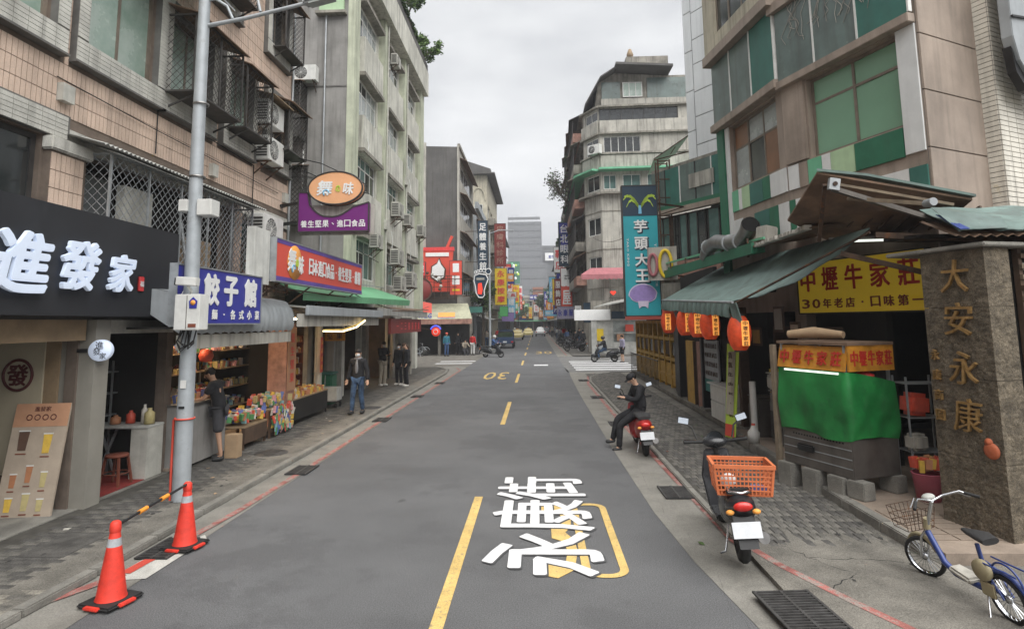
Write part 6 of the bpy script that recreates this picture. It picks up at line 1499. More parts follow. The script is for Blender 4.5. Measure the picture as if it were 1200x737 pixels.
for z in (4.2, 6.9, 9.6, 12.3, 15.0): MB().box(-.06,0,3.0,4.6,z,z+.22).build('floor_band', 'dirty_white', t); MB().box(-.03,-.01,3.15,4.3,z+.9,z+2.0).build('side_window', 'pane_dark', t)
mb = MB(); mb.box(.1,11.4,3.0,3.1,0,3); mb.box(.1,11.4,.31,3,2.75,2.8); mb.build('interior_walls', 'interior_warm', t)
row_building('narrow blue-grey panelled house between the grey and the cream building', -1, 59.7, 69.8, -6.0, 14.2, 3, 'bluegrey_panel', 5, 2)
# cream building with the arch
t = thing('cream_building', 'cream building with a blind arch on its side wall and a dark overhanging roof shed', 'building', (-5.65, 70, 0), LZ)
hl = [(1+k*4.2, 4+k*4.2, z, z+1.6) for z in (5, 8.4, 11.8, 15.2) for k in range(4)]
mb = wall(MB(), 0, 18, 0, 20.3, hl, 0, .3); mb.quad((0,0,0),(0,12,0),(0,12,20.3),(0,0,20.3)); mb.quad((18,0,0),(18,12,0),(18,12,20.3),(18,0,20.3)); mb.quad((0,0,20.3),(18,0,20.3),(18,12,20.3),(0,12,20.3)); mb.build('wall', 'cream_plaster', t)
for a, b, c, d in hl: window(t, a, b, c, d, .15, 3, 1, 'frame_white', 'pane_dark', .08); MB().box(a-.2,b+.2,-.9,0,c-.9,c-.1).build('balcony', 'grimy_wall', t)
MB().torus((-.05, 1.05, 17.2), .8, .09, 'x', 24, 6, 0, PI, sc=(1,1.9)).build('arch_moulding', 'cream_plaster', t)
window(t, 0,1.0,0,1.3, 0, 1,1); o = t.children[-1]; o.location = (-.05, 1.55, 15.4); o.rotation_euler = (0,0,-PI/2)
MB().slab([(-.9,-1.0,20.3),(18,-1.0,20.3),(18,8,20.3),(-.9,8,20.3)], (0,0,.15)).build('roof_floor', 'dark_cement', t)
MB().slab([(-.8,-.6,20.45),(-.8,7.9,20.45),(-.8,7.9,22.3),(-.8,2.6,22.0),(-.8,-.5,20.9)], (18.5,0,0)).build('roof_shed', 'dark_cement', t)
row_building('pale house with a dark shed roof beyond the cream building', -1, 89, 112, -5.7, 16.0, 3, 'bluegrey_panel', 9, 4, roof='shed', fr='frame_dark')
k_ = 0
for (y0, y1, H, fl, wm) in ((112.5,128,12,2,'dirty_white'),(128.5,150,13,3,'white_panel'),(150.5,172,10,2,'mosaic_red'),(172.5,200,12,2,'dirty_white'),(200.5,240,13,3,'grimy_wall')):
    row_building(['low white shop house far down the left side','white far house with rows of windows on the left','brownish far house on the left side','dirty white far house past the red one','last grimy terrace on the left before the tower'][k_], -1, y0, y1, -5.6, H, fl, wm, 20+k_, 4, aw='green_sheet' if k_ % 2 else 'corrugated'); k_ += 1
# ================================================================ right, across the side street: rounded corner house
t = thing('corner_house', 'weathered cream six storey house with a chamfered corner and stepped caged balconies', 'building', (4.2, 47.6, 0), 0)
org = (4.2, 47.6)
S0, S1, S2, S3 = (4.2, 64), (4.2, 47.6), (5.3, 45.6), (16, 45.2)
lv = [(6.4, 7.5), (9.2, 10.6), (12.75, 14.0), (15.7, 17.0), (18.4, 19.2)]
f1 = Face(t, org, S0, S1); f2 = Face(t, org, S1, S2); f3 = Face(t, org, S2, S3)
h1 = [(a, a+3.4, c, d) for c, d in lv for a in (.8, 4.8, 8.8, 12.4)]
f1.put(wall(MB(), 0, f1.len, 0, 19.6, h1+[(1,5,0,2.7),(5.6,9.6,0,2.7),(10.2,f1.len-.6,0,2.7)], 0, .3), 'wall', 'grimy_wall')
f2.put(wall(MB(), 0, f2.len, 0, 19.6, [(.35, f2.len-.2, c, d) for c, d in lv], 0, .2), 'wall', 'dirty_white')
h3 = [(.3, 3.2, 15.7, 17.0), (.0, 6.2, 18.3, 19.3), (.2, 1.2, 12.75, 13.9), (1.7, 3.1, 12.75, 13.9), (3.6, 5.2, 12.75, 13.9), (.4,3.4,3.4,6.0)]
f3.put(wall(MB(), 0, f3.len, 0, 19.6, h3+[(.5,3.6,0,2.9)], 0, .25), 'wall', 'dirty_white')
for a, b, c, d in h1: f1.win(a, b, c, d, y=.2, cols=3, rows=1, fm='frame_dark', pm='pane_dark', fw=.07)
for c, d in lv: f2.win(.35, f2.len-.2, c, d, y=.1, cols=2, rows=1, fm='frame_white', pm='pane_dark', fw=.07)
for i, (a, b, c, d) in enumerate(h3[:5]): f3.win(a, b, c, d, y=.12, cols=[5,7,2,2,2][i], rows=1, fm='frame_white' if i != 1 else 'frame_dark', pm=['pane_dark','pane_dark','pane_teal','pane_teal','pane_teal'][i], fw=.06)
for z in (19.35, 17.15, 15.5):
    for f in (f1, f2, f3): f.put(MB().box(-.05, f.len+.05, -.28, 0, z, z+.14), 'floor_ledge', 'grimy_wall')
for f in (f1, f2, f3): f.put(MB().box(-.2, f.len+.1, -.9, 0, 14.15, 14.3), 'green_ledge', 'green_mid'); f.put(MB().box(-.1, f.len+.1, -.5, 0, 12.3, 12.45), 'floor_ledge', 'grimy_wall')
for f in (f2, f3): f.put(MB().box(0.02, f.len-.02, -.22, 0, 17.3, 18.25), 'parapet_panel', 'dirty_white'); f.put(MB().box(0.02, f.len-.02, -.18, 0, 14.35, 15.45), 'parapet_panel', 'dirty_white')
# stepped dark hoods and cages down the street side
rnd = random.Random(12)
for c, d in lv:
    for a in (.8, 4.8, 8.8, 12.4):
        f1.put(MB().slab([(a-.3,0,d+.6),(a+3.5,0,d+.6),(a+3.5,-1.0-rnd.random()*.4,d+.05),(a-.3,-1.0,d+.05)], (0,0,.05)), 'window_hood', rnd.choice(['dark_cement','rusty_sheet','grimy_wall']))
        m = MB(); 
        for q in range(13): m.bar((a-.1+q*.28,-.8,c-.9),(a-.1+q*.28,-.8,d),.03)
        for z in (c-.9, c, d): m.bar((a-.1,-.8,z),(a+3.4,-.8,z),.04)
        f1.put(m, 'balcony_bars', 'cage_steel'); f1.put(MB().box(a-.15,a+3.45,-.82,0,c-1.0,c-.25), 'balcony', rnd.choice(['grimy_wall','dirty_white','wood_pink']))
for z in (5.0, 8.0, 11.0): f2.put(MB().box(0,f2.len,-.05,0,z,z+.06), 'wall_joint', 'grimy_wall'); f3.put(MB().box(0,3,-.05,0,z,z+.06), 'wall_joint', 'grimy_wall')
mb = MB(); mb.add([(p[0]-org[0], p[1]-org[1], 19.6) for p in (S0,S1,S2,S3,(16,60))], [(0,1,2,3,4)]); mb.build('roof', 'dark_cement', t)
# roof storey: sloping dark roof with a window
MB().slab([(.9,-.9,19.6),(1.2,-.9,21.9),(2.6,-.9,22.7),(6.5,-.9,22.4),(9,-.9,22.4),(9,-.9,19.6)], (0,7,0)).build('roof_storey', 'grimy_wall', t)
MB().slab([(.0,-2.2,19.55),(1.3,-2.0,21.9),(2.7,-2.0,22.8),(2.7,7,22.8),(1.3,7,21.9),(.0,7,19.55)], (0,-.01,.12)).build('sloping_roof', 'dark_cement', t)
MB().slab([(2.5,-2.6,22.75),(7,-2.6,22.45),(7,5,22.45),(2.5,5,22.75)], (0,0,.18)).build('flat_roof', 'dark_cement', t)
o = window(t, 0, 1.6, 0, 1.25, 0, 3, 1, 'frame_white', 'pane_curtain', .08); o.location = (3.2, -1.0, 20.6)
MB().box(1.4, 9, -1.25, -.9, 19.6, 20.4).build('roof_parapet', 'dirty_white', t); MB().box(1.5,3.0,-.98,-.9,20.45,21.9).build('glazing', 'dirty_glass_green', t); MB().box(5.2,8.5,-.98,-.9,20.45,22.2).build('green_wall', 'dirty_glass_green', t)
MB().box(4.0, 7.6, 1.5, 5, 22.5, 25.2).build('roof_hut', 'grimy_wall', t); MB().lathe([(0,0),(.25,0),(.3,.3),(.12,.8),(0,.85)], (4.4,1.8,25.2), 10).build('roof_finial', 'wood_panel', t)
make_ac('white air conditioner with a round fan on the chamfered corner of the cream house', None, (5.05, 45.75, 15.55), R(-40), 1.1, .75, .4)
t2 = thing('awning', 'faded pink scalloped awning on the corner house above the open balcony', 'awning', (4.0, 45.4, 0), R(-2))
MB().slab([(.3,0,6.5),(3.6,0,6.5),(3.7,-.9,5.95),(-.5,-.9,5.95),(-.5,.9,6.0)], (0,0,.04)).build('cloth', 'pink', t2)
mb = MB(); mb.v = []; vs = []
for i in range(61): x = -.5+4.2*i/60; vs += [(x,-.9,5.97),(x,-.92,5.68-.1*abs(math.sin(i*PI/5)))]
mb.add(vs, [(2*i,2*i+1,2*i+3,2*i+2) for i in range(60)]); mb.build('valance', 'pink', t2)
t2 = thing('heart_sign', 'small red heart sign hanging in the balcony under the pink awning', 'sign', (5.9, 45.0, 4.6))
MB().slab([(.22*math.sin(a)**3*1.0, 0, .2*(13*math.cos(a)-5*math.cos(2*a)-2*math.cos(3*a)-math.cos(4*a))/16) for a in [2*PI*k/24 for k in range(24)]], (0,.06,0)).build('heart', 'neon_red', t2)
# white ground floor shop at the corner with a grey canopy
t2 = thing('corner_shop', 'white-fronted ground floor shop at the corner under a wide grey canopy', 'shop front', (5.3, 45.0, 0), 0)
mb = wall(MB(), -1.1, 9, 0, 3.2, [(.5, 2.9, .9, 2.5)], -.1, .3); mb.build('front_wall', 'box_white', t2); MB().box(-1.15,-.75,-.25,0,0,2.6).build('pillar', 'box_white', t2)
MB().box(.5,2.9,.1,.12,.9,2.5).build('pane', 'pane_pale', t2); MB().box(.4,3.0,-.16,-.1,1.55,1.63).build('window_bar', 'box_white', t2)
MB().box(-2.4,.3,-.3,-.15,2.55,3.35).build('white_fascia', 'sign_white', t2); MB().box(.4,4,-.3,-.15,2.65,3.2).build('dark_fascia', 'sign_navy', t2)
MB().slab([(-1.2,-3.0,3.4),(3.6,-3.0,4.3),(5.5,-.1,4.7),(.6,-.1,3.9)], (0,0,.08)).build('canopy', 'corrugated', t2)
MB().box(-1.15,9,-.28,-.1,3.2,4.0).build('upper_band', 'grimy_wall', t2)
mb = MB(); 
for k in range(14): mb.bar((.2+k*.25,-.6,3.4),(.2+k*.25,-.6,4.2),.03)
mb.bar((.2,-.6,4.2),(3.5,-.6,4.2),.04); mb.build('balcony_rail', 'cage_steel', t2)
for k, (x, z, w_, h_, m_) in enumerate(((1.0,1.0,.5,.5,'menu_orange'),(1.7,1.7,.6,.5,'sign_red'),(2.4,1.0,.4,.6,'cardboard'),(3.6,.2,.9,1.6,'wood_dark'),(5.0,.2,1.2,2.0,'interior_dark'),(-.5,1.0,.5,.9,'sign_yellow'),(-.5,.2,.5,.6,'awning_grey'))):
    MB().box(x-w_/2, x+w_/2, -.20, -.11, z, z+h_).build('shop_notice', m_, t2)
# rest of the right row
k_ = 0
for (y0, y1, H, fl, wm, rf, xf) in ((64.2,74,19.5,4,'grimy_wall','tank',4.4),(74.2,86,17.0,4,'dark_cement','tank',4.2),(86.2,100,13,3,'dirty_white','tank',4.3),(100.2,120,12,3,'grimy_wall','shed',4.3),(120.3,145,11,2,'bluegrey_panel','parapet',4.4),(145.3,175,12,3,'dirty_white','shed',4.4),(175.3,215,11,2,'mosaic_red','parapet',4.5),(215.3,245,12,3,'grimy_wall','shed',4.5)):
    row_building(['tall grimy terrace house with a water tank beyond the corner house','dark stained terrace house with chimneys on the right','dirty white mid-height house with a tank on the right','grimy shed-roofed house on the right side','blue-grey low house far along the right side','white shed-roofed house far along the right side','brown tiled house far along the right side','last grimy house on the right before the tower'][k_], 1, y0, y1, xf, H, fl, wm, 40+k_, 3, roof=rf, balc=k_ < 2, pm='pane_dark', fr='frame_dark' if k_ < 2 else 'frame_white'); k_ += 1
leafy('balcony_tree', 'wispy bare-branched tree growing out over the street from the right-hand roofs', 'tree', (2.6, 56, 15.4), (1.7,2.2,1.9), 1300, ('leaf','bark'), ls=.11, clumps=22, seed=11, trunk=(4.2,57,13.2))
leafy('balcony_shrub', 'dark dense shrub on the balcony beside the wispy tree', 'shrub', (3.9, 57, 17.8), (.8,1.0,1.5), 2600, ('leaf_dark',), ls=.11, clumps=14, seed=12, trunk=(4.2,57,16))
leafy('balcony_shrub', 'small shrub hanging lower on the right-hand terrace', 'shrub', (3.6, 74, 12.0), (.9,1.4,1.4), 1600, ('leaf','leaf_dark'), ls=.13, clumps=12, seed=13, trunk=(4.0,74,10.5))
# far towers in the mist
def tower(label, x0, x1, y0, z1, nx, nz_, m1, m2, top=None):
    t = thing('office_tower', label, 'tower', ((x0+x1)/2, y0, 0)); w_ = x1-x0
    MB().box(-w_/2, w_/2, 0, 25, 0, z1).build('body', m1, t)
    for k in range(nz_): MB().box(-w_/2-.1, w_/2+.1, -.25, 25.2, z1*(k+.55)/nz_, z1*(k+.85)/nz_).build('window_band', m2, t)
    for k in range(nx+1): MB().box(-w_/2+w_*k/nx-.2, -w_/2+w_*k/nx+.2, -.5, 0, 0, z1).build('mullion', m1, t)
    return t
tw = tower('tall grey tower wrapped in netting fading into the mist at the end of the street', -13.5, 3.5, 300, 54, 6, 16, 'tower_grey', 'tower_dark')
for k in range(8): MB().box(-8.4+k*2.1,-8.3+k*2.1,1,1.2,54,57+math.sin(k)*1.2).build('scaffold_post', 'tower_dark', tw)
MB().box(-8.5,8.0,.8,1.0,55.2,56.6).build('scaffold_net', 'tower_net', tw)
tower('shorter grey tower joined to the right of the netted tower in the mist', 3.6, 16, 305, 42, 5, 12, 'tower_net', 'tower_dark')
tower('lower pale grey block in front of the netted tower in the mist', -14, 5.5, 285, 31, 5, 6, 'tower_grey', 'tower_net')
t = thing('rooftop_sign', 'white rooftop sign with blue characters on the misty shorter tower', 'sign', (9.3, 303, 34)); MB().box(-4,4,0,.5,0,4).build('board', 'sign_white', t); chars(t, '銀行信託', 'sign_blue', (-1.5,-.2,2), (3,-.2,2), 2, bold=.04, ext=.1, w=1.2, h=1.6)
t = thing('billboard', 'green billboard with white and yellow blots on the left in front of the misty tower', 'billboard', (-8.2, 225, 17.2)); MB().box(-2.4,2.4,0,.5,0,8.5).build('board', 'green_dark', t)
rnd = random.Random(2)
for k in range(16): x, z, q = rnd.uniform(-1.9,1.9), rnd.uniform(.8,7.6), rnd.uniform(.25,.6); MB().lathe([(0,-.1),(q,-.08),(q,0)], (x,-.02,z), 10, 'y').build('blot', rnd.choice(['green_mid','sign_white','lime']), t)
MB().bar((-2,.3,-12),(-2,.3,0),.3).build('post', 'galv', t); MB().bar((2,.3,-12),(2,.3,0),.3).build('post', 'galv', t)
leafy('street_tree', 'distant rounded tree in front of the misty towers', 'tree', (4.5, 250, 13), (7,5,3.5), 2600, ('leaf_dark','leaf'), ls=.5, clumps=18, seed=21, trunk=(4.5,250,0))
leafy('street_tree', 'leafy tree behind the yellow vertical sign on the left', 'tree', (-5.1, 57, 5.2), (1.2,2.2,1.9), 4200, ('leaf','leaf_dark','leaf_bright'), ls=.10, clumps=16, seed=22, trunk=(-5.1,57,0))

# ================================================================ projecting signs down the street
def psign(label, x, y, z0, w_, h_, mat, text='', tmat='sign_white', vert=True, d=.25, wall_x=None, ts=None, parts=()):
    t = thing('projecting_sign', label, 'sign', (x, y, z0)); board(t, w_, h_, d, mat, 'frame_dark', .03)
    n = len(text)
    if text:
        if vert:
            s = h_/(n+.3)
            for i, ch in enumerate(text): txt('character', ch, tmat, t, (0, -d-.02, h_-s*(i+.65)), 1, w=min(w_*.75, s*.9), h=s*.8, bold=.03, ext=.02)
        else: chars(t, text, tmat, (-w_/2+w_/n*.5, -d-.02, h_/2), (w_/2-w_/n*.5, -d-.02, h_/2), 1, bold=.03, ext=.02, w=w_/n*.8, h=h_*.55)
    for (a, b, c, e, m_) in parts: MB().box(a, b, -d-.012, -d, c, e).build('colour_field', m_, t)
    if wall_x is not None:
        for z in (h_*.2, h_*.8): MB().bar((w_/2*(1 if wall_x > x else -1), -d/2, z), (wall_x-x, -d/2, z), .05).build('bracket', 'rusty_steel', t)
    return t
# left side cluster by the grey building
t = thing('cup_sign', 'big red sign shaped like a drink cup with a straw and a white flame emblem', 'sign', (-7.85, 47.2, 5.0), 0)
MB().slab([(-.95,0,0),(.95,0,0),(1.25,0,3.4),(-1.25,0,3.4)], (0,.35,0)).build('cup', 'sign_red', t); MB().box(-1.3,1.3,-.05,.4,3.3,3.6).build('rim', 'seal_red', t)
MB().bar((.7,.1,3.5),(1.15,.1,4.5),.22).build('straw', 'sign_red', t); MB().box(-1.0,.9,-.07,-.01,2.85,3.15).build('white_bar', 'sign_white', t)
fl = [(-.5,-.06,1.2),(0,-.06,.85),(.5,-.06,1.2),(.55,-.06,1.8),(.25,-.06,2.2),(.1,-.06,2.6),(-.05,-.06,2.25),(-.45,-.06,2.0)]
MB().slab([(x*1.2,y,(z-1.6)*1.15+1.6) for x,y,z in fl], (0,.05,0)).build('flame_outline', 'wood_dark', t); MB().slab([(x,y-.03,z) for x,y,z in fl], (0,.03,0)).build('flame', 'sign_white', t)
psign('red and white square sign just right of the cup shaped sign', -6.3, 46.8, 4.7, .95, 2.7, 'sign_red', '', 'sign_white', parts=((-.25,.25,1.8,2.5,'sign_white'),(-.3,.3,.8,1.5,'sign_white'),(-.3,.3,.3,.45,'sign_yellow')))
psign('narrow dark red sign at the left of the cup shaped sign', -9.1, 46.6, 4.6, .75, 2.7, 'seal_red', '鹹酥雞', 'sign_white')
t = thing('round_sign', 'round brown-red sign with a curved pale border under the red cup sign', 'sign', (-9.0, 45.9, 5.1), 0)
MB().lathe([(0,-.1),(.85,-.1),(.9,0),(0,.02)], (0,0,0), 30, 'y').build('disc', 'sign_darkred', t); MB().torus((0,-.1,0), .92, .05, 'y', 30, 6).build('rim', 'wood_dark', t)
for k in range(15): a = R(-20+k*15); MB().lathe([(0,-.06),(.12,-.06),(.12,0)], (1.25*math.cos(a)*1.3,-.1,.35+1.0*math.sin(a)), 8, 'y').build('border_letter', 'dirty_white' if k % 2 else 'wood_dark', t)
t = thing('steel_grid', 'rusty steel grid carrying the signs across the front of the side street corner', 'steel frame', (-8.2, 46.3, 4.3)); 
for k in range(8): MB().bar((-2+k*.55,0,0),(-2+k*.55,0,1.9),.05).build('upright', 'rusty_steel', t)
for z in (.1, 1.0, 1.9): MB().bar((-2.1,0,z),(2.0,0,z),.05).build('rail', 'rusty_steel', t)
t = thing('foot_sign', 'black sign shaped like a bare foot with a white outline and red sole marking', 'sign', (-3.75, 40.5, 4.2), 0)
fo = [(-.15,-.0),(.12,-.02),(.25,.15),(.22,.45),(.35,.85),(.5,1.25),(.35,1.55),(-.1,1.62),(-.42,1.5),(-.48,1.15),(-.38,.75),(-.33,.3)]
MB().slab([(x,0,z) for x,z in fo], (0,.15,0)).build('sole', 'sign_navy', t)
pp = [(x,-.02,z) for x,z in fo]+[(fo[0][0],-.02,fo[0][1])]; MB().tube(pp, .04, 6).build('outline', 'sign_white', t)
for k, (x, z, q) in enumerate(((.52,1.78,.19),(.22,1.84,.11),(0,1.84,.095),(-.19,1.80,.085),(-.37,1.73,.075))): MB().lathe([(0,-.02),(q,-.02),(q,.1)], (x,.03,z), 14, 'y').build('toe', 'sign_navy', t); MB().torus((x,-.01,z), q, .032, 'y', 16, 5).build('toe_outline', 'sign_white', t)
MB().slab([(-.22,-.02,.25),(.05,-.02,.2),(.12,-.02,.55),(.05,-.02,1.0),(-.2,-.02,.95)], (0,.02,0)).build('red_mark', 'neon_red', t); MB().box(-.3,.25,-.03,0,1.2,1.35).build('white_mark', 'dirty_white', t)
MB().bar((-.4,.1,1.3),(-2.9,.1,1.3),.05).build('arm', 'rusty_steel', t); MB().bar((-.4,.1,.1),(-2.9,.1,.1),.05).build('arm', 'rusty_steel', t)
psign('tall black vertical sign with white brush strokes above the foot sign', -4.6, 52.0, 6.9, .85, 4.6, 'sign_navy', '足體養生館', 'sign_white', wall_x=-6.2)
psign('reddish brown vertical sign with faint lettering above the yellow sign', -3.55, 60.2, 8.2, 1.15, 4.4, 'sign_darkred', '皮膚科診所', 'wood_pink', wall_x=-6)
psign('bright yellow vertical sign with dark and red characters', -3.5, 60.0, 4.25, 1.2, 3.7, 'sign_yellow', '永康按摩', 'seal_red', wall_x=-6)
psign('green shield sign hanging below the yellow sign', -3.2, 59.6, 3.1, .8, .95, 'sign_green', '', wall_x=None)
psign('purple round-topped sign near the parked truck', -3.0, 64, 2.6, 1.3, .9, 'taro', '', wall_x=-6)
t = thing('corner_shop', 'corner snack shop with a khaki sheet roof and an open front beside the side street', 'shop front', (-9.6, 46.6, 0), 0)
MB().slab([(-.4,-1.3,2.75),(4.7,-1.3,2.75),(4.1,1.2,4.0),(-.2,1.2,4.0)], (0,0,.05)).build('sheet_roof', 'lime', t); bpy.data.objects[t.children[-1].name].data.materials[0] = D('khaki_sheet', (.42,.42,.30), .7, .15, 2, streak=.3)
MB().box(-.4,4.7,-1.36,-1.28,2.4,2.78).build('valance', 'wood_pink', t)
txt('lettering', 'W&G', 'sign_blue', t, (1.0,-1.05,3.05), .5, w=1.1, h=.45, bold=.03, ext=.05, rot=(R(60),0,0)); MB().xbox((2.7,-1.0,3.10),(1.3,.05,.42),(R(-30),0,0)).build('orange_letters', 'sign_orange', t); MB().xbox((2.7,-1.12,2.88),(1.35,.05,.2),(R(-30),0,0)).build('blue_letters', 'sign_blue', t)
for x in (-.3,1.9,4.4): MB().box(x,x+.2,-.2,0,0,3).build('post', 'grimy_wall', t)
mb = MB(); mb.box(-.3,4.6,1.0,1.1,0,3); mb.build('back_wall', 'interior_dark', t)
MB().box(-3.2,-.3,-.2,-.1,0,3.6).build('grey_wall', 'grey_cement', t)
t = thing('awning', 'orange-red slanted sign board above the corner snack shop', 'awning', (-8.6, 43.5, 3.4), R(12)); MB().slab([(-1,0,.9),(.9,0,.55),(.9,-.2,-.2),(-.1,-.2,.0)], (0,.08,0)).build('board', 'sign_red', t)
t = thing('neon_sign', 'round red neon sign with a blue arc hanging at the corner of the far shop', 'sign', (-4.9, 28.9, 2.05), 0)
MB().lathe([(0,-.05),(.20,-.05),(.22,0),(.20,.05),(0,.05)], (0,0,0), 24, 'y').build('disc', 'neon_red', t); MB().torus((0,-.04,.03), .26, .035, 'y', 18, 6, R(20), R(160)).build('arc', 'neon_blue', t); MB().torus((0,-.07,0), .11, .018, 'y', 18, 6).build('ring', 'sign_white', t); MB().bar((-.2,0,.1),(-.9,.1,.2),.04).build('arm', 'rusty_steel', t)
psign('green flat awning board left of the lamp pole', -5.4, 49, 3.3, 2.0, .5, 'green_teal')
# right side cluster
psign('blue and black vertical sign with white and red characters high on the right', 3.05, 60, 8.1, 1.15, 4.5, 'sign_navy', '台北眼科', 'sign_white', wall_x=4.4, parts=((-.5,.5,3.3,4.4,'sign_blue'),(-.35,.35,1.6,3.2,'sign_blue')))
psign('white over red vertical sign on the right below the blue one', 3.1, 59.0, 3.7, 1.1, 4.1, 'sign_red', '房屋', 'sign_white', wall_x=4.4, parts=((-.52,.52,2.3,4.05,'sign_white'),(-.3,.3,2.9,3.5,'awning_grey')))
psign('slim dark red vertical sign behind the white and red one', 2.4, 63, 3.9, .7, 3.1, 'sign_darkred', '服飾店', 'sign_white', wall_x=4.4)
psign('pale lilac horizontal sign low on the right', 3.1, 57, 2.75, 2.1, 1.15, 'cloth_lav', '永康服飾', 'sign_blue', vert=False, wall_x=4.4)
psign('black and white small sign over the right pavement', 3.55, 50, 2.7, .55, 1.1, 'sign_white', '', parts=((-.15,.15,.3,.8,'black_plastic'),))
psign('black hanging board beside the white fascia', 4.0, 46.6, 2.4, .5, 1.5, 'sign_navy')
rnd = random.Random(33)
mats = ['sign_red','sign_yellow','sign_green','sign_white','sign_blue','sign_orange','teal_frame','seal_red','sign_skyblue','pink']
words = '茶 咖啡 藥局 小吃 牛肉麵 眼鏡 書店 冰 鞋店 旅行社 火鍋 理髮 花店 鐘錶 麵包 診所 水果 銀樓 服飾 豆花 飯店 文具 電器 皮鞋'.split(); _used = set()
eng = dict(zip(words, 'tea coffee pharmacy snacks beef-noodle optician bookshop ice shoe-shop travel hotpot barber florist clock bakery clinic fruit jeweller clothing beancurd hotel stationery appliance leather-shoe'.split()))
for i in range(74):
    y = 70+i*2.2+rnd.random()*2; side = -1 if i % 2 else 1; m_ = rnd.choice(mats); wd = rnd.choice(words); vert = rnd.random() < .65
    while (m_, wd, side, vert) in _used: wd = rnd.choice(words)
    _used.add((m_, wd, side, vert))
    w_, h_ = (rnd.uniform(.8,1.3), rnd.uniform(2,4)) if vert else (rnd.uniform(1.4,2.4), rnd.uniform(.7,1.1))
    x = side*(rnd.uniform(3.3,4.5) if side < 0 else rnd.uniform(2.4,3.4)); z = rnd.uniform(3.0,8.5)
    cn = {'sign_red':'red','sign_yellow':'yellow','sign_green':'green','sign_white':'white','sign_blue':'blue','sign_orange':'orange','teal_frame':'teal','seal_red':'scarlet','sign_skyblue':'sky blue','pink':'pink'}[m_]
    o = psign('%s %s sign reading %s far down the %s side' % (cn, 'upright' if vert else 'wide', eng[wd], 'left' if side < 0 else 'right'), x, y, z, w_, h_, m_, wd, 'sign_white' if m_ not in ('sign_white','sign_yellow') else 'seal_red', vert, wall_x=side*5)
    o['group'] = 'small shop signs far down the street'
    if True: o['label'] = ordl('%s %s sign%s far down the %s side' % (cn, 'upright' if vert else 'wide', ' for %s' % eng[wd], 'left' if side < 0 else 'right'))
for k, (x0, W, H, wm, lb) in enumerate(((-5.2,4.4,10,'dirty_white','low dirty white house closing the view at the far end of the street'),(-.8,3.2,12.5,'mosaic_red','narrow reddish house closing the view in the middle of the street end'),(2.4,4.2,9,'cream_plaster','cream house closing the view at the right of the street end'))):
    t = row_building(lb, -1, 0, W, 0, H, 2, wm, 70+k, 2, ac=False, aw='green_sheet'); t.location = (x0, 182, 0); t.rotation_euler = (0, 0, 0)
for k, (x, z, w_, h_, m_, wd, lb) in enumerate(((-4.2,4.5,1.2,4,'sign_red','火鍋','big red hotpot sign on the end house'),(-2.9,6.5,1.6,1.6,'sign_green','茶','square green tea sign on the end house'),(-1.6,3.6,1.0,3.4,'sign_yellow','小吃','yellow snack sign at the street end'),(.2,5.5,1.5,2.2,'sign_white','診所','white clinic sign at the street end'),(1.6,4.0,1.1,3.6,'sign_orange','麵包','orange bakery sign at the street end'),(3.0,6.0,1.4,1.4,'sign_skyblue','冰','blue ice sign at the street end'),(3.9,3.6,.9,3.4,'seal_red','書店','scarlet bookshop sign at the street end'),(-.6,9.2,2.2,1.4,'sign_blue','銀樓','high blue jeweller sign at the street end'))):
    psign(lb, x, 179.5-k*.3, z, w_, h_, m_, wd, 'sign_white' if m_ not in ('sign_white','sign_yellow') else 'seal_red', h_ > w_)
leafy('street_tree', 'rounded street tree before the end houses on the left', 'tree', (-4.4, 150, 6.2), (2.2,2.5,2.6), 2600, ('leaf','leaf_dark'), ls=.24, clumps=14, seed=51, trunk=(-4.4,150,0))
leafy('street_tree', 'taller street tree before the end houses on the right', 'tree', (3.0, 165, 8.5), (2.6,2.5,3.2), 3000, ('leaf','leaf_dark'), ls=.26, clumps=14, seed=52, trunk=(3.0,165,0))
# street lamp and pole on the left corner, wires
t = thing('street_lamp', 'grey utility pole on the far left corner beside the yellow sign', 'street lamp', (-3.95, 51, .0)); MB().tube([(0,0,0),(0,0,4),(0,0,10.5)], [.11,.09,.07], 12).build('pole', 'post_grey', t); MB().tube([(0,0,10.2),(.8,0,10.5),(1.6,0,10.5)], .04, 8).build('arm', 'post_grey', t); MB().xbox((1.8,0,10.48),(.6,.2,.1)).build('lamp_head', 'galv', t)
t = thing('overhead_cables', 'thin black cables sagging between the left-hand buildings', 'cable', (0,0,0))
for (a, b, s_) in (((-5.2,16.9,3.3),(-6.0,33,3.4),.35),((-5.9,14.6,6.4),(-4.0,13.9,5.6),.05),((-6.5,20.5,5.2),(-6.3,47.5,6.0),.7),((4.6,23,6.4),(4.6,46,9),.6)):
    a, b = Vector(a), Vector(b); MB().tube([a.lerp(b, k/10)-Vector((0,0,s_*4*(k/10)*(1-k/10))) for k in range(11)], .014, 5).build('cable', 'black_rubber', t)
MB().tube([(4.9,15.1,7.9),(4.88,15.2,5.5),(4.85,15.3,3.4)], .02, 6).build('wall_cable', 'black_rubber', cb)
# haze
hz = bpy.data.materials.new('haze'); hz.use_nodes = True; n_ = hz.node_tree.nodes; n_.clear(); oo = n_.new('ShaderNodeOutputMaterial'); pv = n_.new('ShaderNodeVolumePrincipled')
pv.inputs['Color'].default_value = (.93,.95,1,1); pv.inputs['Density'].default_value = .0010; pv.inputs['Anisotropy'].default_value = .0
hz.node_tree.links.new(pv.outputs[0], oo.inputs['Volume'])
HAZE = MB().box(-700,700,-210,1300,-1.2,70).build('haze', hz, None, kind='stuff'); HAZE['label'] = 'thin grey mist lying over the whole street'
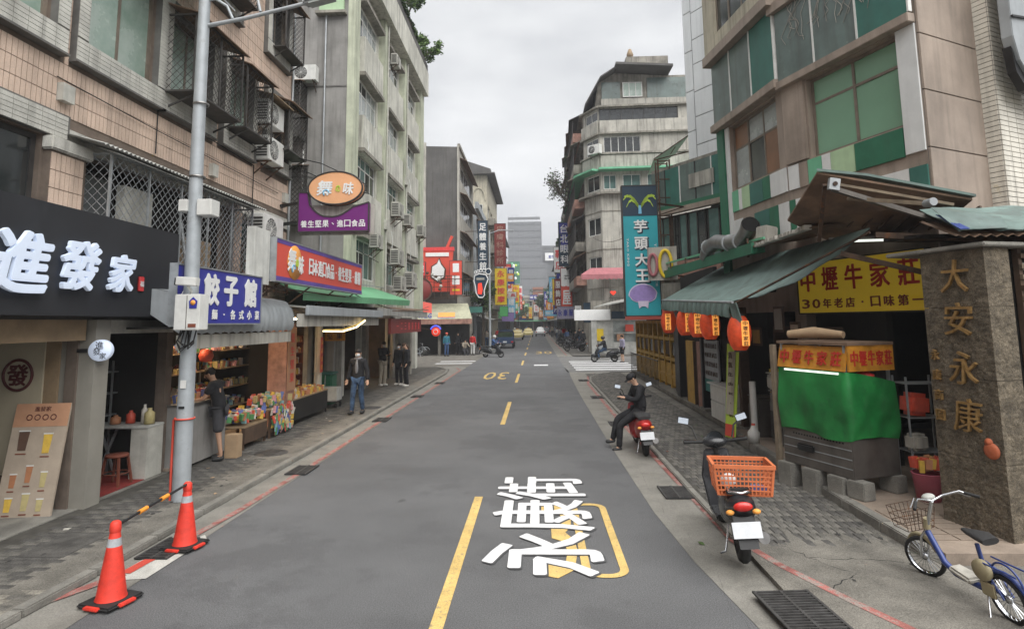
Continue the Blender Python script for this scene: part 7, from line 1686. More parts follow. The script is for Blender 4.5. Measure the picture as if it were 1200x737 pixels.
# ================================================================ people
def skin_mesh(name, pts, edges, radii, root=0, sub=2):
    """one continuous surface grown round a skeleton"""
    me = bpy.data.meshes.new(name); me.from_pydata([tuple(p) for p in pts], edges, []); o = bpy.data.objects.new(name, me)
    m = o.modifiers.new('skin', 'SKIN'); m.use_smooth_shade = True
    if not me.skin_vertices: 
        me.skin_vertices.new()
    for i, r_ in enumerate(radii):
        sv = me.skin_vertices[0].data[i]; sv.radius = (r_, r_) if not hasattr(r_, '__len__') else r_; sv.use_root = (i == root)
    s = o.modifiers.new('sub', 'SUBSURF'); s.levels = s.render_levels = sub
    out = to_mesh(o); out.name = name
    bpy.data.objects.remove(o); bpy.data.meshes.remove(me)
    out.polygons.foreach_set('use_smooth', [True]*len(out.polygons)); return out
def V(*a): return Vector(a)
def person(label, loc, rz, J=None, group=None, top='cloth_black', sleeves='long', legs='jeans', shorts=False, shoes='shoe_black', skin='skin', hair='hair', long_hair=False, mask=False, inner=None, coat=0., cap=None, h=1.70, simple=False, hood=None, helmet=None):
    """person facing local -y. J overrides joints (metres, for a 1.70 m body)"""
    j = dict(pel=V(0,0,.94), wai=V(0,.0,1.10), che=V(0,.0,1.30), nck=V(0,.01,1.455), hd0=V(0,-.01,1.51), hd=V(0,-.02,1.59),
             sl=V(-.165,.0,1.40), sr=V(.165,.0,1.40), el=V(-.22,.03,1.13), er=V(.22,.03,1.13), wl=V(-.235,-.06,.90), wr=V(.235,-.06,.90),
             hl=V(-.085,0,.90), hr=V(.085,0,.90), kl=V(-.10,-.02,.50), kr=V(.10,-.02,.50), al=V(-.105,.02,.09), ar=V(.105,.02,.09), tl=V(-.12,-.13,.035), tr=V(.12,-.13,.035))
    if J: j.update(J)
    t = thing('person', label, 'person', loc, rz, group); t.scale = (h/1.70,)*3
    # body: one skinned surface, with hands of five fingers
    P, E, Rr = [], [], []
    def add(p, r_, frm=None):
        P.append(p); Rr.append(r_)
        if frm is not None: E.append((frm, len(P)-1))
        return len(P)-1
    pe = add(j['pel'], (.13,.10)); wa = add(j['wai'], (.118,.088), pe); ch = add(j['che'], (.145,.10), wa); nk = add(j['nck'], .052, ch); h0 = add(j['hd0'], (.060,.062), nk); hm = add(j['hd'], (.074,.088), h0); ht = add(j['hd']+(j['hd']-j['hd0']).normalized()*.085, (.055,.068), hm)
    for s in 'lr':
        sh = add(j['s'+s], .055, ch); e = add(j['e'+s], .040, sh); w_ = add(j['w'+s], .027, e)
        d = (j['w'+s]-j['e'+s]).normalized(); pm = add(j['w'+s]+d*.06, (.036,.02), w_)
        side = d.cross(V(0,0,1) if abs(d.z) < .8 else V(0,1,0)).normalized()
        if not simple:
            curl = V(0,-1,0)-d*d.dot(V(0,-1,0)); curl = curl.normalized() if curl.length > .1 else V(0,0,-1)
            for k, ln in enumerate((.062,.072,.068,.052)):
                b0 = j['w'+s]+d*.085+side*(k-1.5)*.018; m1 = add(b0, .0095, pm); m2 = add(b0+d*ln*.55+curl*.008, .0085, m1); add(b0+d*ln*.9+curl*.03, .007, m2)
            th = add(j['w'+s]+d*.035-side*.038+curl*.01, .011, w_); add(j['w'+s]+d*.08-side*.05+curl*.025, .009, th)
        hp = add(j['h'+s], (.085,.085), pe); kn = add(j['k'+s], .052, hp); an = add(j['a'+s], .034, kn); add(j['a'+s].lerp(j['t'+s], .5), (.022,.018), an)
    put('body', skin_mesh('body', P, E, Rr, 0, 1 if simple else 2), skin, t)
    hd = j['hd']; up = (j['hd']-j['hd0']).normalized(); fwd = V(*j.get('face', (0,-1,0))).normalized(); fwd = (fwd-up*fwd.dot(up)).normalized(); rt = up.cross(fwd)
    M3 = Matrix((rt, fwd, up)).transposed()
    def onhead(mb): mb.v = [tuple(hd+M3@Vector(v)) for v in mb.v]; return mb
    if not simple:
        onhead(MB().tube([(0,.082,.035),(0,.108,-.005),(0,.088,-.018)], [.008,.013,.009], 6)).build('nose', skin, t)
        for s in (-1, 1):
            onhead(MB().ball((s*.03,.082,.022), (.013,.007,.006), 8, 6)).build('eye', 'hair', t); onhead(MB().ball((s*.078,-.005,.0), (.010,.02,.03), 8, 6)).build('ear', skin, t)
        if not mask: onhead(MB().ball((0,.084,-.042), (.024,.007,.006), 8, 6)).build('mouth', 'wood_pink', t)
    if mask: onhead(MB().ball((0,.045,-.030), (.066,.058,.052), 12, 8)).build('mask', 'mask_cloth', t)
    if hair and not helmet:
        mb = MB(); mb.ball((0,-.022,.040), (.088,.098,.092), 16, 10)
        mb.v = [(x, y if z > .02 or y < .0 else y*.5, z) for x, y, z in mb.v]
        if long_hair: mb.ball((0,-.055,-.06), (.085,.055,.15), 12, 8)
        onhead(mb).build('hair', hair, t)
    if cap: onhead(MB().ball((0,-.005,.062), (.094,.104,.070), 16, 8)).build('cap', cap, t); onhead(MB().slab([(-.06,.07,.045),(.06,.07,.045),(.045,.16,.035),(-.045,.16,.035)], (0,0,.012))).build('cap_peak', cap, t)
    if helmet: onhead(MB().ball((0,-.01,.045), (.125,.14,.115), 16, 10)).build('helmet', helmet, t)
    # clothes
    g = .022; P, E, Rr = [], [], []
    zb = j['pel']+(j['pel']-j['wai'])*(.7+coat)
    pe = add(zb, (.185+.02*(coat > 0), .145+.02*(coat > 0))); wa = add(j['wai'], (.165,.130), pe); ch = add(j['che'], (.185,.138), wa); c2 = add(j['che'].lerp(j['nck'], .5), (.165,.135), ch); nk = add(j['nck']-V(0,0,.01), (.088,.085), c2); ch = c2
    for s in 'lr':
        sh = add(j['s'+s], .084, ch)
        if sleeves == 'long': e = add(j['e'+s], .064, sh); add(j['w'+s]+(j['w'+s]-j['e'+s])*.05, .050, e)
        else: add(j['s'+s].lerp(j['e'+s], .72), .075, sh)
    put('top', skin_mesh('top', P, E, Rr, 0, 2 if not simple else 1), top, t)
    if inner: 
        c0 = (j['che']+j['wai'])/2; MB().ball((c0.x, c0.y-.072, c0.z+.02), (.065,.065,.23), 12, 10).build('inner_shirt', inner, t)
    if hood:
        MB().torus((j['nck'].x, j['nck'].y, j['nck'].z), .085, .035, 'z', 16, 8, sc=(1,.9)).build('hood', hood, t)
    P, E, Rr = [], [], []
    pe = add(j['pel'], (.142,.112))
    for s in 'lr':
        hp = add(j['h'+s], (.098,.10), pe)
        if shorts: add(j['h'+s].lerp(j['k'+s], 1.02), .098, hp)
        else: kn = add(j['k'+s], .074, hp); add(j['k'+s].lerp(j['a'+s], 1.06), .062, kn)
    put('trousers' if not shorts else 'shorts', skin_mesh('trousers', P, E, Rr, 0, 2 if not simple else 1), legs, t)
    for s in 'lr':
        a, q = j['a'+s], j['t'+s]; d = (q-a); d.z = 0; d = d.normalized() if d.length > .01 else V(0,-1,0)
        P = [a+V(0,0,.0), a+V(0,0,-.045)-d*.03, a.lerp(q, .6)+V(0,0,-.012), q+d*.02]
        put('shoe', skin_mesh('shoe', P, [(0,1),(1,2),(2,3)], [(.058,.058),(.062,.058),(.066,.050),(.056,.040)], 0, 1), shoes, t)
    return t
# man at the counter
person('man in black T-shirt and dark shorts leaning on the shop counter, seen from behind', (-5.80, 10.78, .055), R(-78), dict(
    che=V(0,-.06,1.29), wai=V(0,-.01,1.09), nck=V(0,-.12,1.44), hd0=V(0,-.15,1.49), hd=V(0,-.19,1.56), sl=V(-.17,-.08,1.38), sr=V(.17,-.08,1.38),
    el=V(-.20,-.22,1.13), er=V(.20,-.22,1.13), wl=V(-.13,-.43,1.10), wr=V(.13,-.43,1.10), kr=V(.10,.03,.50), ar=V(.11,.10,.09), tr=V(.12,-.05,.035)), top='cloth_black', sleeves='short', legs='cloth_darkgrey', shorts=True, shoes='shoe_black', skin='skin_tan', h=1.66)
person('man in open black jacket, grey hoodie and blue jeans walking toward the camera, face masked', (-4.85, 16.1, .055), R(-6), dict(
    kl=V(-.10,-.10,.51), al=V(-.11,-.12,.10), tl=V(-.13,-.28,.06), kr=V(.09,.0,.50), ar=V(.10,.12,.10), tr=V(.11,-.03,.04), el=V(-.25,.04,1.13), er=V(.25,.02,1.13), wl=V(-.28,-.04,.90), wr=V(.29,-.06,.90)), top='cloth_black', inner='cloth_grey', legs='jeans', mask=True, hood='cloth_grey', h=1.72)
person('person in black jacket and beige trousers looking at a phone outside the maroon-signed shop', (-6.05, 23.3, .055), R(55), dict(
    er=V(.21,-.08,1.15), wr=V(.08,-.30,1.22), el=V(-.21,-.08,1.15), wl=V(-.08,-.28,1.18), hd=V(0,-.045,1.58)), legs='cloth_beige', shoes='shoe_white', mask=True, h=1.72)
person('left one of two people in long black coats standing together, white mask', (-5.45, 23.5, .055), R(-20), dict(kl=V(-.09,-.02,.5)), coat=1.3, legs='cloth_black', mask=True, long_hair=True, shoes='shoe_white', h=1.62)
person('right one of two people in black, brown hair, head bent toward the other', (-5.05, 23.0, .055), R(-60), dict(hd=V(-.03,-.06,1.575)), coat=.6, legs='cloth_black', hair='hair_brown', long_hair=True, shoes='shoe_white', h=1.66)
SIT = dict(pel=V(0,.06,.80), wai=V(0,.09,.95), che=V(0,.05,1.16), nck=V(0,-.01,1.31), hd0=V(0,-.04,1.36), hd=V(0,-.09,1.43), sl=V(-.165,.03,1.25), sr=V(.165,.03,1.25),
    el=V(-.22,-.08,1.02), er=V(.22,-.08,1.02), wl=V(-.07,-.28,1.06), wr=V(.07,-.28,1.06), hl=V(-.09,.0,.78), hr=V(.09,.0,.78))
person('man in black cap and jacket sitting sideways on a parked scooter looking at his phone', (1.96, 11.95, -.03), R(-78), dict(SIT, kl=V(-.12,-.40,.62), al=V(-.14,-.50,.20), tl=V(-.17,-.64,.15), kr=V(.10,-.42,.52), ar=V(.12,-.46,.09), tr=V(.14,-.60,.035)), legs='cloth_black', cap='cloth_black', mask=False, h=1.60)
tag(MB().xbox((0,0,0), (.08,.01,.15), (R(30),0,0)).build('phone', 'black_plastic', None, (1.66,11.92,1.0), (0,0,R(-78))), 'dark phone held by the man sitting on the scooter', 'phone')
# farther people
RID = dict(pel=V(0,.05,.78), wai=V(0,.06,.94), che=V(0,.0,1.15), nck=V(0,-.04,1.30), hd0=V(0,-.05,1.35), hd=V(0,-.07,1.42), sl=V(-.165,-.01,1.24), sr=V(.165,-.01,1.24),
    el=V(-.23,-.20,1.05), er=V(.23,-.20,1.05), wl=V(-.24,-.42,1.0), wr=V(.24,-.42,1.0), hl=V(-.09,.0,.77), hr=V(.09,.0,.77), kl=V(-.13,-.38,.62), kr=V(.13,-.38,.62), al=V(-.13,-.35,.28), ar=V(.13,-.35,.28), tl=V(-.13,-.50,.24), tr=V(.13,-.50,.24))
person('person in dark clothes sitting on the scooter by the crosswalk on the right', (4.15, 36.6, 0), R(-90), RID, simple=True, legs='jeans', helmet='scooter_black')
person('woman in lavender top standing behind the scooter at the crosswalk', (5.15, 36.0, .0), R(-70), top='cloth_lav', legs='cloth_black', shorts=True, simple=True, h=1.62)
person('scooter rider in dark blue with pale helmet turning across the street on the left', (-3.05, 42.6, 0), R(68), RID, simple=True, top='cloth_blue', legs='cloth_black', helmet='box_white')
person('person in teal clothes and red cap standing in front of the corner snack shop', (-6.75, 44.6, .0), R(30), simple=True, top='cloth_teal', legs='cloth_blue', cap='packet_red', h=1.75)
person('person in red jacket and pale jeans standing near the lamp pole on the left corner', (-4.9, 45.8, .0), R(160), simple=True, top='cloth_red', legs='cloth_white', h=1.65)
person('tall dark figure standing in the doorway of the corner snack shop', (-6.1, 46.3, .0), R(5), simple=True, top='cloth_black', legs='cloth_black', h=1.75)
person('small seated figure in brown beside the snack shop doorway', (-5.5, 45.9, -.32), R(20), RID, simple=True, top='cloth_beige', legs='cloth_darkgrey')
for k, (x, y, r_, tp, lg, lb) in enumerate((
    (3.55, 54.0, 20, 'cloth_black','cloth_black','person in black walking on the right pavement, nearest of the distant walkers'),
    (3.95, 50.5, 160, 'cloth_darkgrey','cloth_black','dark figure standing by the parked scooters on the right'),
    (4.1, 56.5, 30, 'cloth_black','jeans','person in black top and jeans close to the shops on the right'),
    (3.2, 62, 10, 'cloth_blue','cloth_black','blue-topped walker in the middle of the distant right pavement'),
    (2.8, 70, 180, 'cloth_grey','cloth_black','grey-topped walker at the kerb in the distance on the right'),
    (3.5, 74, 0, 'cloth_red','jeans','red-topped walker far along the right pavement'),
    (3.0, 84, 0, 'cloth_white','jeans','white-topped walker far along the right pavement'),
    (3.7, 88, 170, 'cloth_black','cloth_black','black-clad walker far along the right pavement near the houses'),
    (2.6, 96, 0, 'cloth_beige','cloth_black','beige-topped walker beside the distant white car'),
    (3.1, 106, 180, 'cloth_teal','cloth_black','teal-topped walker farthest along the right pavement'),
    (-5.0, 60, 0, 'cloth_beige','jeans','person in beige by the parked blue truck on the left'),
    (-5.2, 66, 180, 'cloth_black','cloth_black','person in black on the distant left pavement'),
    (-4.9, 75, 0, 'cloth_red','cloth_black','person in red on the distant left pavement'))):
    person(lb, (x, y, .05), R(r_), simple=True, top=tp, legs=lg, group='people walking far down the street', h=1.6+.1*(k % 3))

# ================================================================ scooters, bicycle, cars
def loft(secs, n=14, power=2.6):
    """closed skin through superellipse sections (y, z centre, half width, half height)"""
    vs = []; fs = []
    for (y, z, w_, h_) in secs:
        for k in range(n):
            a = 2*PI*k/n; c, s = math.cos(a), math.sin(a)
            vs.append((math.copysign(abs(c)**(2/power), c)*w_, y, z+math.copysign(abs(s)**(2/power), s)*h_))
    for i in range(len(secs)-1):
        for k in range(n): fs.append((i*n+k, i*n+(k+1)%n, (i+1)*n+(k+1)%n, (i+1)*n+k))
    mb = MB().add(vs, fs, True); mb.add(vs[:n], [tuple(range(n))]); mb.add(vs[-n:], [tuple(range(n))]); return mb
def wheel(t, y, r_, w_, x=0, tilt=0, spokes=5, rim='steel_brushed', name='wheel', lean=0):
    o = MB().lathe([(r_-w_*.9,-w_/2),(r_-w_*.25,-w_/2),(r_,-w_*.22),(r_,w_*.22),(r_-w_*.25,w_/2),(r_-w_*.9,w_/2)], (0,0,0), 26, 'x').build(name, 'black_rubber', t, loc=(x, y, r_), rot=(0, lean, tilt))
    mb = MB().lathe([(r_-w_*.85,-w_*.4),(r_-w_*.95,0),(r_-w_*.85,w_*.4)], (0,0,0), 26, 'x'); mb.lathe([(0,-w_*.4),(.035,-w_*.4),(.035,w_*.4),(0,w_*.4)], (0,0,0), 10, 'x')
    for k in range(spokes): a = 2*PI*k/spokes; mb.bar((0,0,0),(0,(r_-w_*.8)*math.cos(a),(r_-w_*.8)*math.sin(a)), .03 if spokes < 9 else .006)
    mb.build('rim', rim, o); return o
def scooter(label, loc, rz, body='scooter_black', plate='', lean=R(6), group=None, basket=False, rack=False, seatm='seat_black'):
    """scooter heading local +y, rear wheel touching the origin"""
    t = thing('scooter', label, 'scooter', loc, rz, group); t.rotation_euler = (0, lean, rz)
    wheel(t, 0, .225, .10, rim='frame_dark'); wheel(t, 1.22, .225, .09, tilt=R(12))
    loft([(-.42,.66,.05,.06),(-.34,.62,.13,.11),(-.10,.56,.155,.16),(.18,.50,.15,.20),(.42,.42,.12,.16),(.50,.36,.08,.10)]).build('rear_body', body, t)
    loft([(-.30,.76,.12,.03),(-.1,.79,.15,.045),(.15,.76,.145,.045),(.42,.75,.125,.04),(.50,.72,.08,.02)]).build('seat', seatm, t)
    MB().slab([(-.16,.40,.27),(.16,.40,.27),(.17,.86,.25),(-.17,.86,.25)], (0,0,.06)).build('footboard', body, t, bevel=.015)
    MB().slab([(-.17,.84,.28),(.17,.84,.28),(.20,.95,.62),(.13,1.0,.90),(-.13,1.0,.90),(-.20,.95,.62)], (0,.05,.0)).build('leg_shield', body, t, bevel=.015)
    loft([(.90,.62,.10,.20),(1.02,.60,.13,.26),(1.12,.54,.09,.20),(1.2,.48,.04,.09)]).build('front_apron', body, t)
    MB().ball((0,1.19,.40), (.075,.24,.12), 14, 8).build('front_fender', body, t)
    MB().tube([(0,1.2,.24),(0,1.06,.62),(0,.98,.95)], .03, 8).build('fork', 'frame_dark', t)
    MB().ball((0,.98,.985), (.15,.12,.07), 14, 8).build('handlebar_cowl', body, t); MB().lathe([(0,.0),(.09,.0),(.1,-.02)], (0,.93,1.02), 14, 'y').build('gauge', 'car_glass', t)
    MB().ball((0,1.13,.80), (.07,.04,.06), 12, 8).build('headlight', 'pane_pale', t)
    for s in (-1, 1):
        MB().cyl((s*.14,.96,.99),(s*.36,.90,1.01),.018,n=10).build('grip', 'black_rubber', t); MB().bar((s*.20,1.0,1.0),(s*.35,.98,1.02),.01).build('brake_lever', 'chrome', t)
        m = MB().tube([(s*.20,.97,1.02),(s*.24,.98,1.16),(s*.31,.97,1.22)], .011, 6).build('mirror_stem', 'frame_dark', t)
        MB().xbox((s*.33,.965,1.25), (.13,.02,.08), (R(-8),s*R(-14),0)).build('mirror_shell', 'scooter_black', m, bevel=.012); MB().xbox((s*.33,.952,1.25), (.115,.004,.066), (R(-8),s*R(-14),0)).build('mirror_glass', 'mirror', m)
        MB().ball((s*.12,-.40,.60), (.04,.03,.025), 10, 6).build('turn_signal', 'sign_orange', t)
    MB().ball((0,-.425,.655), (.09,.03,.045), 12, 8).build('tail_light', 'lamp_red', t)
    MB().slab([(-.10,-.36,.56),(.10,-.36,.56),(.085,-.50,.30),(-.085,-.50,.30)], (0,.02,.01)).build('mudguard', 'black_plastic', t)
    p_ = MB().xbox((0,-.475,.46), (.26,.008,.14), (R(-20),0,0)).build('licence_plate', 'plate', t, bevel=.002)
    MB().tube([(.12,.30,.24),(.15,.0,.26),(.165,-.34,.34)], [.025,.05,.055], 12).build('exhaust', 'steel_brushed', t)
    MB().xbox((.06,.05,.28), (.12,.42,.16)).build('engine_case', 'stall_steel', t, bevel=.03)
    MB().tube([(-.06,.32,.26),(-.13,.25,.02),(-.19,.22,.01)], .012, 6).build('side_stand', 'chrome', t)
    if rack: MB().tube([(-.09,-.1,.80),(-.10,-.36,.78),(0,-.44,.78),(.10,-.36,.78),(.09,-.1,.80)], .012, 6).build('grab_rail', 'chrome', t)
    return t
sc1 = scooter('black scooter with an orange plastic basket on the back, parked at the right kerb', (2.04, 6.30, .045), R(-8), lean=R(-5), rack=True); sc1.scale = (1.0,)*3
# orange basket: lattice crate with contents
t = thing('plastic_basket', 'orange lattice plastic basket strapped on the back of the black scooter', 'basket', (2.02, 6.20, .76), R(-8))
mb = MB(); a, b, h = .245, .17, .27; fl = 1.12
def bx_(u, v, z): k = 1+(fl-1)*z/h; return (u*a*k, v*b*k, z)
for z in (0, .045, .09, .135, .18, .225): 
    q = [bx_(-1,-1,z), bx_(1,-1,z), bx_(1,1,z), bx_(-1,1,z)]
    for i in range(4): mb.bar(q[i], q[(i+1)%4], .008, .013)
for i in range(15): u = -1+2*i/14; mb.bar(bx_(u,-1,0), bx_(u,-1,h), .011, .006); mb.bar(bx_(u,1,0), bx_(u,1,h), .011, .006); mb.bar(bx_(u,-1,0), bx_(u,1,0), .008)
for i in range(10): v = -1+2*i/9; mb.bar(bx_(-1,v,0), bx_(-1,v,h), .006, .011); mb.bar(bx_(1,v,0), bx_(1,v,h), .006, .011); mb.bar(bx_(-1,v,0), bx_(1,v,0), .008)
mb.build('lattice', 'basket_orange', t)
mb = MB(); q = [bx_(-1.02,-1.02,h), bx_(1.02,-1.02,h), bx_(1.02,1.02,h), bx_(-1.02,1.02,h)]
for i in range(4): mb.bar(q[i], q[(i+1)%4], .028, .035)
mb.build('rim', 'basket_orange', t)
for i in range(4): c_ = [(-1,-1),(1,-1),(1,1),(-1,1)][i]; MB().bar(bx_(*c_, 0), bx_(*c_, h), .022).build('corner_post', 'basket_orange', t)
tag(MB().ball((0,0,0), (.085,.08,.085), 14, 10).build('wrapped_bundle', 'cloth_white', None, (1.89,6.17,.85)), 'white checked bundle inside the orange basket', 'bundle')
tag(MB().xbox((0,0,0), (.24,.08,.05), (0,.1,.2)).build('small_parcel', 'packet_blue', None, (2.12,6.14,.80)), 'small coloured parcel lying in the orange basket', 'parcel')
sc2 = scooter('dark red scooter under the sitting man in black at the right kerb', (1.98, 11.25, .0), R(-2), body='scooter_red', lean=R(-4)); sc2.scale = (.94,)*3
sc3 = dup(sc1, (3.35, 36.6, 0), R(-90), 'black scooter standing crosswise by the crosswalk on the right'); sc3.rotation_euler = (0, 0, R(-90)); sc3.location = (3.65, 36.6, 0)
sc3.rotation_euler = (0,0,R(90)); sc3.location = (4.75, 36.6, 0)
sc4 = dup(sc1, (-2.45, 42.35, 0), R(-112), 'black scooter ridden across the street mouth on the left'); sc4.rotation_euler = (0,0,R(-112)); sc4.location = (-3.65, 42.75, 0)
for k, (x, y, a_, lb) in enumerate(((3.7,48.6,75,'nearest of the dark scooters parked along the right pavement'),(3.75,52.3,80,'second dark scooter parked along the right pavement'),(3.6,58.5,78,'third dark scooter parked along the right pavement'),(3.5,65,70,'farthest dark scooter parked along the right pavement'),(-4.6,61.5,-80,'dark scooter parked on the left beyond the lamp pole'))):
    s_ = dup(sc1, (x, y, .05), R(a_), lb, 'scooters parked down the street'); s_.rotation_euler = (0, 0, R(a_))
def bicycle(name, label, loc, rz, frame='bike_blue', r_=.21, wb=1.02, ebike=True, lean=0, steer=0):
    """bike heading local +y, rear wheel touching the origin"""
    t = thing(name, label, 'bicycle', loc, rz); t.rotation_euler = (0, lean, rz)
    wheel(t, 0, r_, .045, spokes=22, rim='chrome'); wheel(t, wb, r_, .045, tilt=steer, spokes=22, rim='chrome', name='wheel')
    MB().tube([(0,wb-.12,.52+(r_-.21)),(0,wb-.28,.26),(0,wb-.42,.19),(0,.30,.19),(0,.20,.30)], .030, 10).build('frame_tube', frame, t)
    MB().tube([(0,.02,r_),(0,.20,.26),(0,.24,.62)], .020, 8).build('seat_tube', frame, t)
    for s in (-1, 1): MB().tube([(s*.05,0,r_),(s*.05,.14,.42),(s*.03,.22,.46)], .010, 6).build('seat_stay', frame, t); MB().tube([(s*.04,wb,r_),(s*.04,wb-.06,.44),(0,wb-.10,.52)], .014, 8).build('fork_blade', 'chrome', t)
    MB().tube([(0,wb-.10,.48),(0,wb-.20,.70),(0,wb-.29,.88)], .019, 8).build('steering_column', 'chrome', t); MB().tube([(0,wb-.125,.55),(0,wb-.155,.66)], .034, 10).build('head_cover', 'bike_cream', t)
    MB().tube([(-.31,wb-.46,.93),(-.24,wb-.40,.97),(-.12,wb-.30,.92),(0,wb-.29,.88),(.12,wb-.30,.92),(.24,wb-.40,.97),(.31,wb-.46,.93)], .012, 8).build('handlebar', 'chrome', t)
    for s in (-1, 1): MB().cyl((s*.27,wb-.42,.955),(s*.36,wb-.51,.92),.017,n=8).build('grip', 'black_rubber', t)
    for s in (-1, 1): MB().bar((s*.22,wb-.34,.96),(s*.33,wb-.41,.90),.008).build('brake_lever', 'chrome', t)
    MB().ball((0,wb-.25,.91), (.07,.05,.035), 12, 8).build('headlamp', 'box_white', t)
    loft([(.06,.70,.085,.03),(.16,.72,.09,.035),(.30,.71,.05,.025),(.38,.71,.022,.015)]).build('saddle', 'seat_black', t)
    MB().torus((0,wb,r_), r_+.02, .022, 'x', 12, 6, R(20), R(150)).build('front_mudguard', 'bike_cream' if ebike else 'galv', t)
    MB().torus((0,0,r_), r_+.02, .022, 'x', 12, 6, R(20), R(160)).build('rear_mudguard', frame, t)
    if ebike:
        MB().slab([(-.09,.34,.20),(.09,.34,.20),(.07,wb-.40,.22),(-.07,wb-.40,.22)], (0,0,.06)).build('battery_deck', 'dirty_white', t, bevel=.02)
        MB().lathe([(0,-.03),(.09,-.03),(.10,0),(.09,.03),(0,.03)], (-.07,.16,.42), 16, 'x').build('cream_cover', 'bike_cream', t); MB().xbox((-.08,.12,.26),(.02,.16,.14),(0,0,0)).build('chain_case', 'bike_cream', t, bevel=.02)
        MB().tube([(-.08,-.22,.50),(-.08,.20,.50)], .008, 6).build('carrier_rail', frame, t); MB().tube([(.08,-.22,.50),(.08,.20,.50)], .008, 6).build('carrier_rail', frame, t)
        MB().torus((0,-.02,.36), .17, .010, 'x', 14, 5, R(0), R(180)).build('carrier_hoop', frame, t)
    else: MB().tube([(0,.24,.50),(0,wb-.14,.62)], .014, 8).build('top_tube', frame, t)
    MB().tube([(-.03,.2,.2),(-.14,.10,.01)], .010, 6).build('side_stand', 'chrome', t)
    mb = MB(); mb.lathe([(0,-.008),(.07,-.008),(.07,.008),(0,.008)], (.05,.30,.22), 14, 'x'); mb.build('crank_wheel', 'chrome', t)
    return t
eb = bicycle('electric_bicycle', 'small blue folding electric bicycle with a white deck beside the stone pillar', (3.74, 5.12, .045), R(6), lean=R(-8), steer=R(24)); eb.scale = (.86,)*3
t = eb; mb = MB()
for k in range(8):
    u = -.15+.3*k/7; mb.bar((u,-.11,0),(u*1.2,-.14,.22),.005); mb.bar((u,.11,0),(u*1.2,.14,.22),.005)
for z in (0,.07,.14,.22): q = 1+.2*z/.22; mb.bar((-.15*q,-.11*q,z),(.15*q,-.11*q,z),.006); mb.bar((-.15*q,.11*q,z),(.15*q,.11*q,z),.006); mb.bar((-.15*q,-.11*q,z),(-.15*q,.11*q,z),.006); mb.bar((.15*q,-.11*q,z),(.15*q,.11*q,z),.006)
mb.build('wire_basket', 'rusty_steel', t, loc=(0, 1.10, .50))
bicycle('bicycle', 'grey bicycle parked against the grey wall beside the far snack shop', (-9.6, 45.7, 0), R(-85), frame='galv', r_=.32, wb=1.05, ebike=False)
bicycle('bicycle', 'second bicycle leaning in the side street behind the green house', (-8.7, 45.2, 0), R(80), frame='awning_grey', r_=.32, wb=1.05, ebike=False)
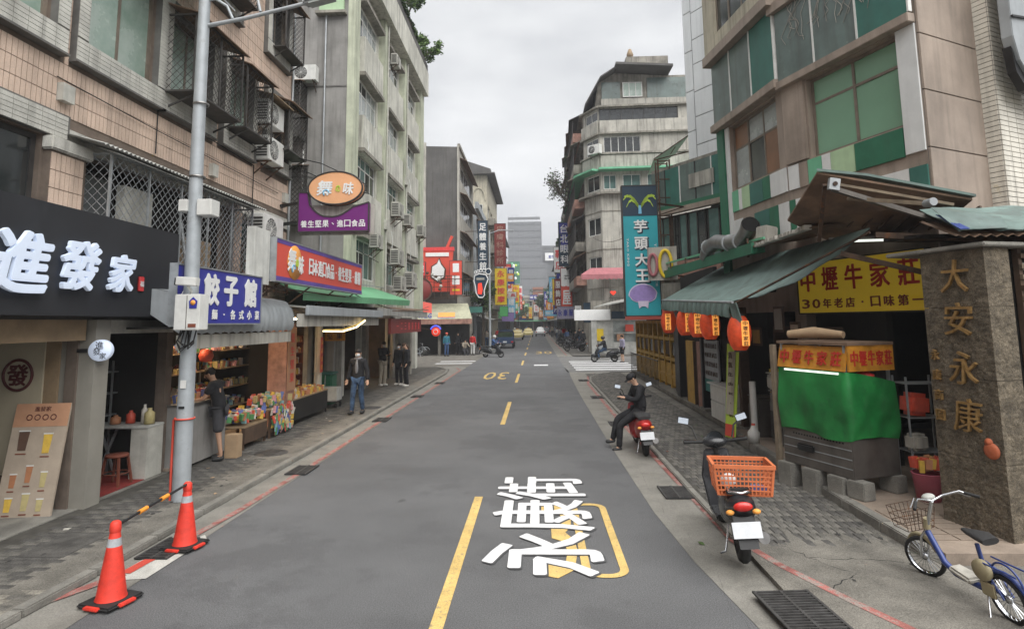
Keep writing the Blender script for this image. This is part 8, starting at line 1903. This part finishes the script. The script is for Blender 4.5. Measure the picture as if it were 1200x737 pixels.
def car(label, loc, rz, body='car_white', taxi=False, van=False, cat='car'):
    """car seen from the rear, heading local +y"""
    t = thing('truck' if van else 'parked_car', label, cat, loc, rz)
    if van:
        loft([(0,.75,.80,.28),(.05,.75,.83,.32),(2.3,.75,.83,.32)], 16, 6).build('cargo_bed', body, t); loft([(2.35,1.1,.80,.66),(3.3,1.05,.80,.62),(3.7,.8,.78,.42)], 16, 5).build('cab', body, t)
        MB().box(-.72,.72,2.28,2.36,1.15,1.62).build('rear_window', 'car_glass', t); MB().xbox((0,1.1,1.25),(1.4,1.9,.5)).build('load_cover', 'leaf_dark', t, bevel=.08)
        ys, wr = (.6,3.0), .30
    else:
        loft([(0,.62,.72,.20),(.08,.66,.84,.30),(.6,.68,.87,.33),(3.6,.64,.87,.30),(4.2,.58,.84,.25),(4.4,.52,.74,.16)], 20, 4.5).build('body', body, t)
        loft([(.35,.95,.66,.06),(.75,1.14,.64,.24),(1.3,1.20,.63,.27),(2.4,1.20,.63,.27),(3.2,1.0,.66,.08)], 20, 4).build('cabin', body, t)
        MB().slab([(-.58,.40,1.0),(.58,.40,1.0),(.52,.76,1.34),(-.52,.76,1.34)], (0,-.03,.01)).build('rear_window', 'car_glass', t)
        MB().slab([(-.56,3.05,1.05),(.56,3.05,1.05),(.52,2.5,1.40),(-.52,2.5,1.40)], (0,.03,.01)).build('windscreen', 'car_glass', t)
        for s in (-1,1): MB().slab([(s*.655,.85,1.02),(s*.655,2.7,1.02),(s*.62,2.3,1.40),(s*.62,1.05,1.40)], (s*.02,0,0)).build('side_window', 'car_glass', t)
        ys, wr = (.8,3.5), .31
        if taxi: MB().xbox((0,1.7,1.52),(.4,.18,.12)).build('roof_sign', 'stall_yellow', t, bevel=.03)
        MB().box(-.84,.84,-.03,.05,.34,.50).build('bumper', 'frame_dark' if not taxi else body, t, bevel=.02)
    for s in (-1,1):
        MB().xbox((s*.70,-.0,.78 if not van else .62),(.22,.05,.14)).build('tail_light', 'lamp_red', t, bevel=.01)
        MB().xbox((s*.62,4.36 if not van else 3.72,.66),(.25,.06,.12)).build('headlight', 'pane_pale', t, bevel=.01)
        for y in ys: wheel(t, y, wr, .19, x=s*.76)
    MB().xbox((0,-.045,.62),(.36,.02,.15)).build('licence_plate', 'plate', t); return t
car('white car driving away in the right lane far down the street', (.75, 102, 0), 0)
car('yellow taxi nearest the left kerb far down the street', (-2.7, 88, 0), R(180), 'car_yellow', True, cat='taxi')
car('second yellow taxi just beside the centre line far down the street', (-1.35, 104, 0), R(180), 'car_yellow', True, cat='taxi')
for k, (x, y, r_, tp, lb) in enumerate(((-4.3,118,0,'cloth_white','white-topped person crossing far away on the left'),(-3.4,126,90,'cloth_black','dark person in the roadway far away on the left'),(2.2,122,0,'cloth_red','red-topped person at the right kerb very far away'),(2.9,132,20,'cloth_black','dark person at the right kerb very far away'),(-2.2,140,0,'cloth_blue','blue-topped person in the roadway very far away'),(1.2,138,0,'cloth_beige','beige-topped person in the right lane very far away'),(-4.7,98,180,'cloth_grey','grey-topped person beside the nearest taxi'),(3.3,99,0,'cloth_lav','lavender-topped person beside the distant white car'),(3.8,67,0,'cloth_black','dark-clad person by the farthest parked scooter'),(4.0,78,0,'jeans','denim-clad person near the dark terrace house'))): person(lb, (x, y, .0), R(r_), simple=True, top=tp, legs='cloth_black', group='people walking far down the street')
car('small pale car facing the camera at the very end of the street', (.9, 128, 0), R(180), 'car_white')
car('dark van parked at the right kerb far down the street', (1.9, 112, 0), 0, 'scooter_black')
car('small blue truck with a covered load parked at the left behind the scooter', (-3.0, 57, 0), 0, 'car_blue', van=True, cat='truck')

bpy.data.scenes.remove(_tmp)
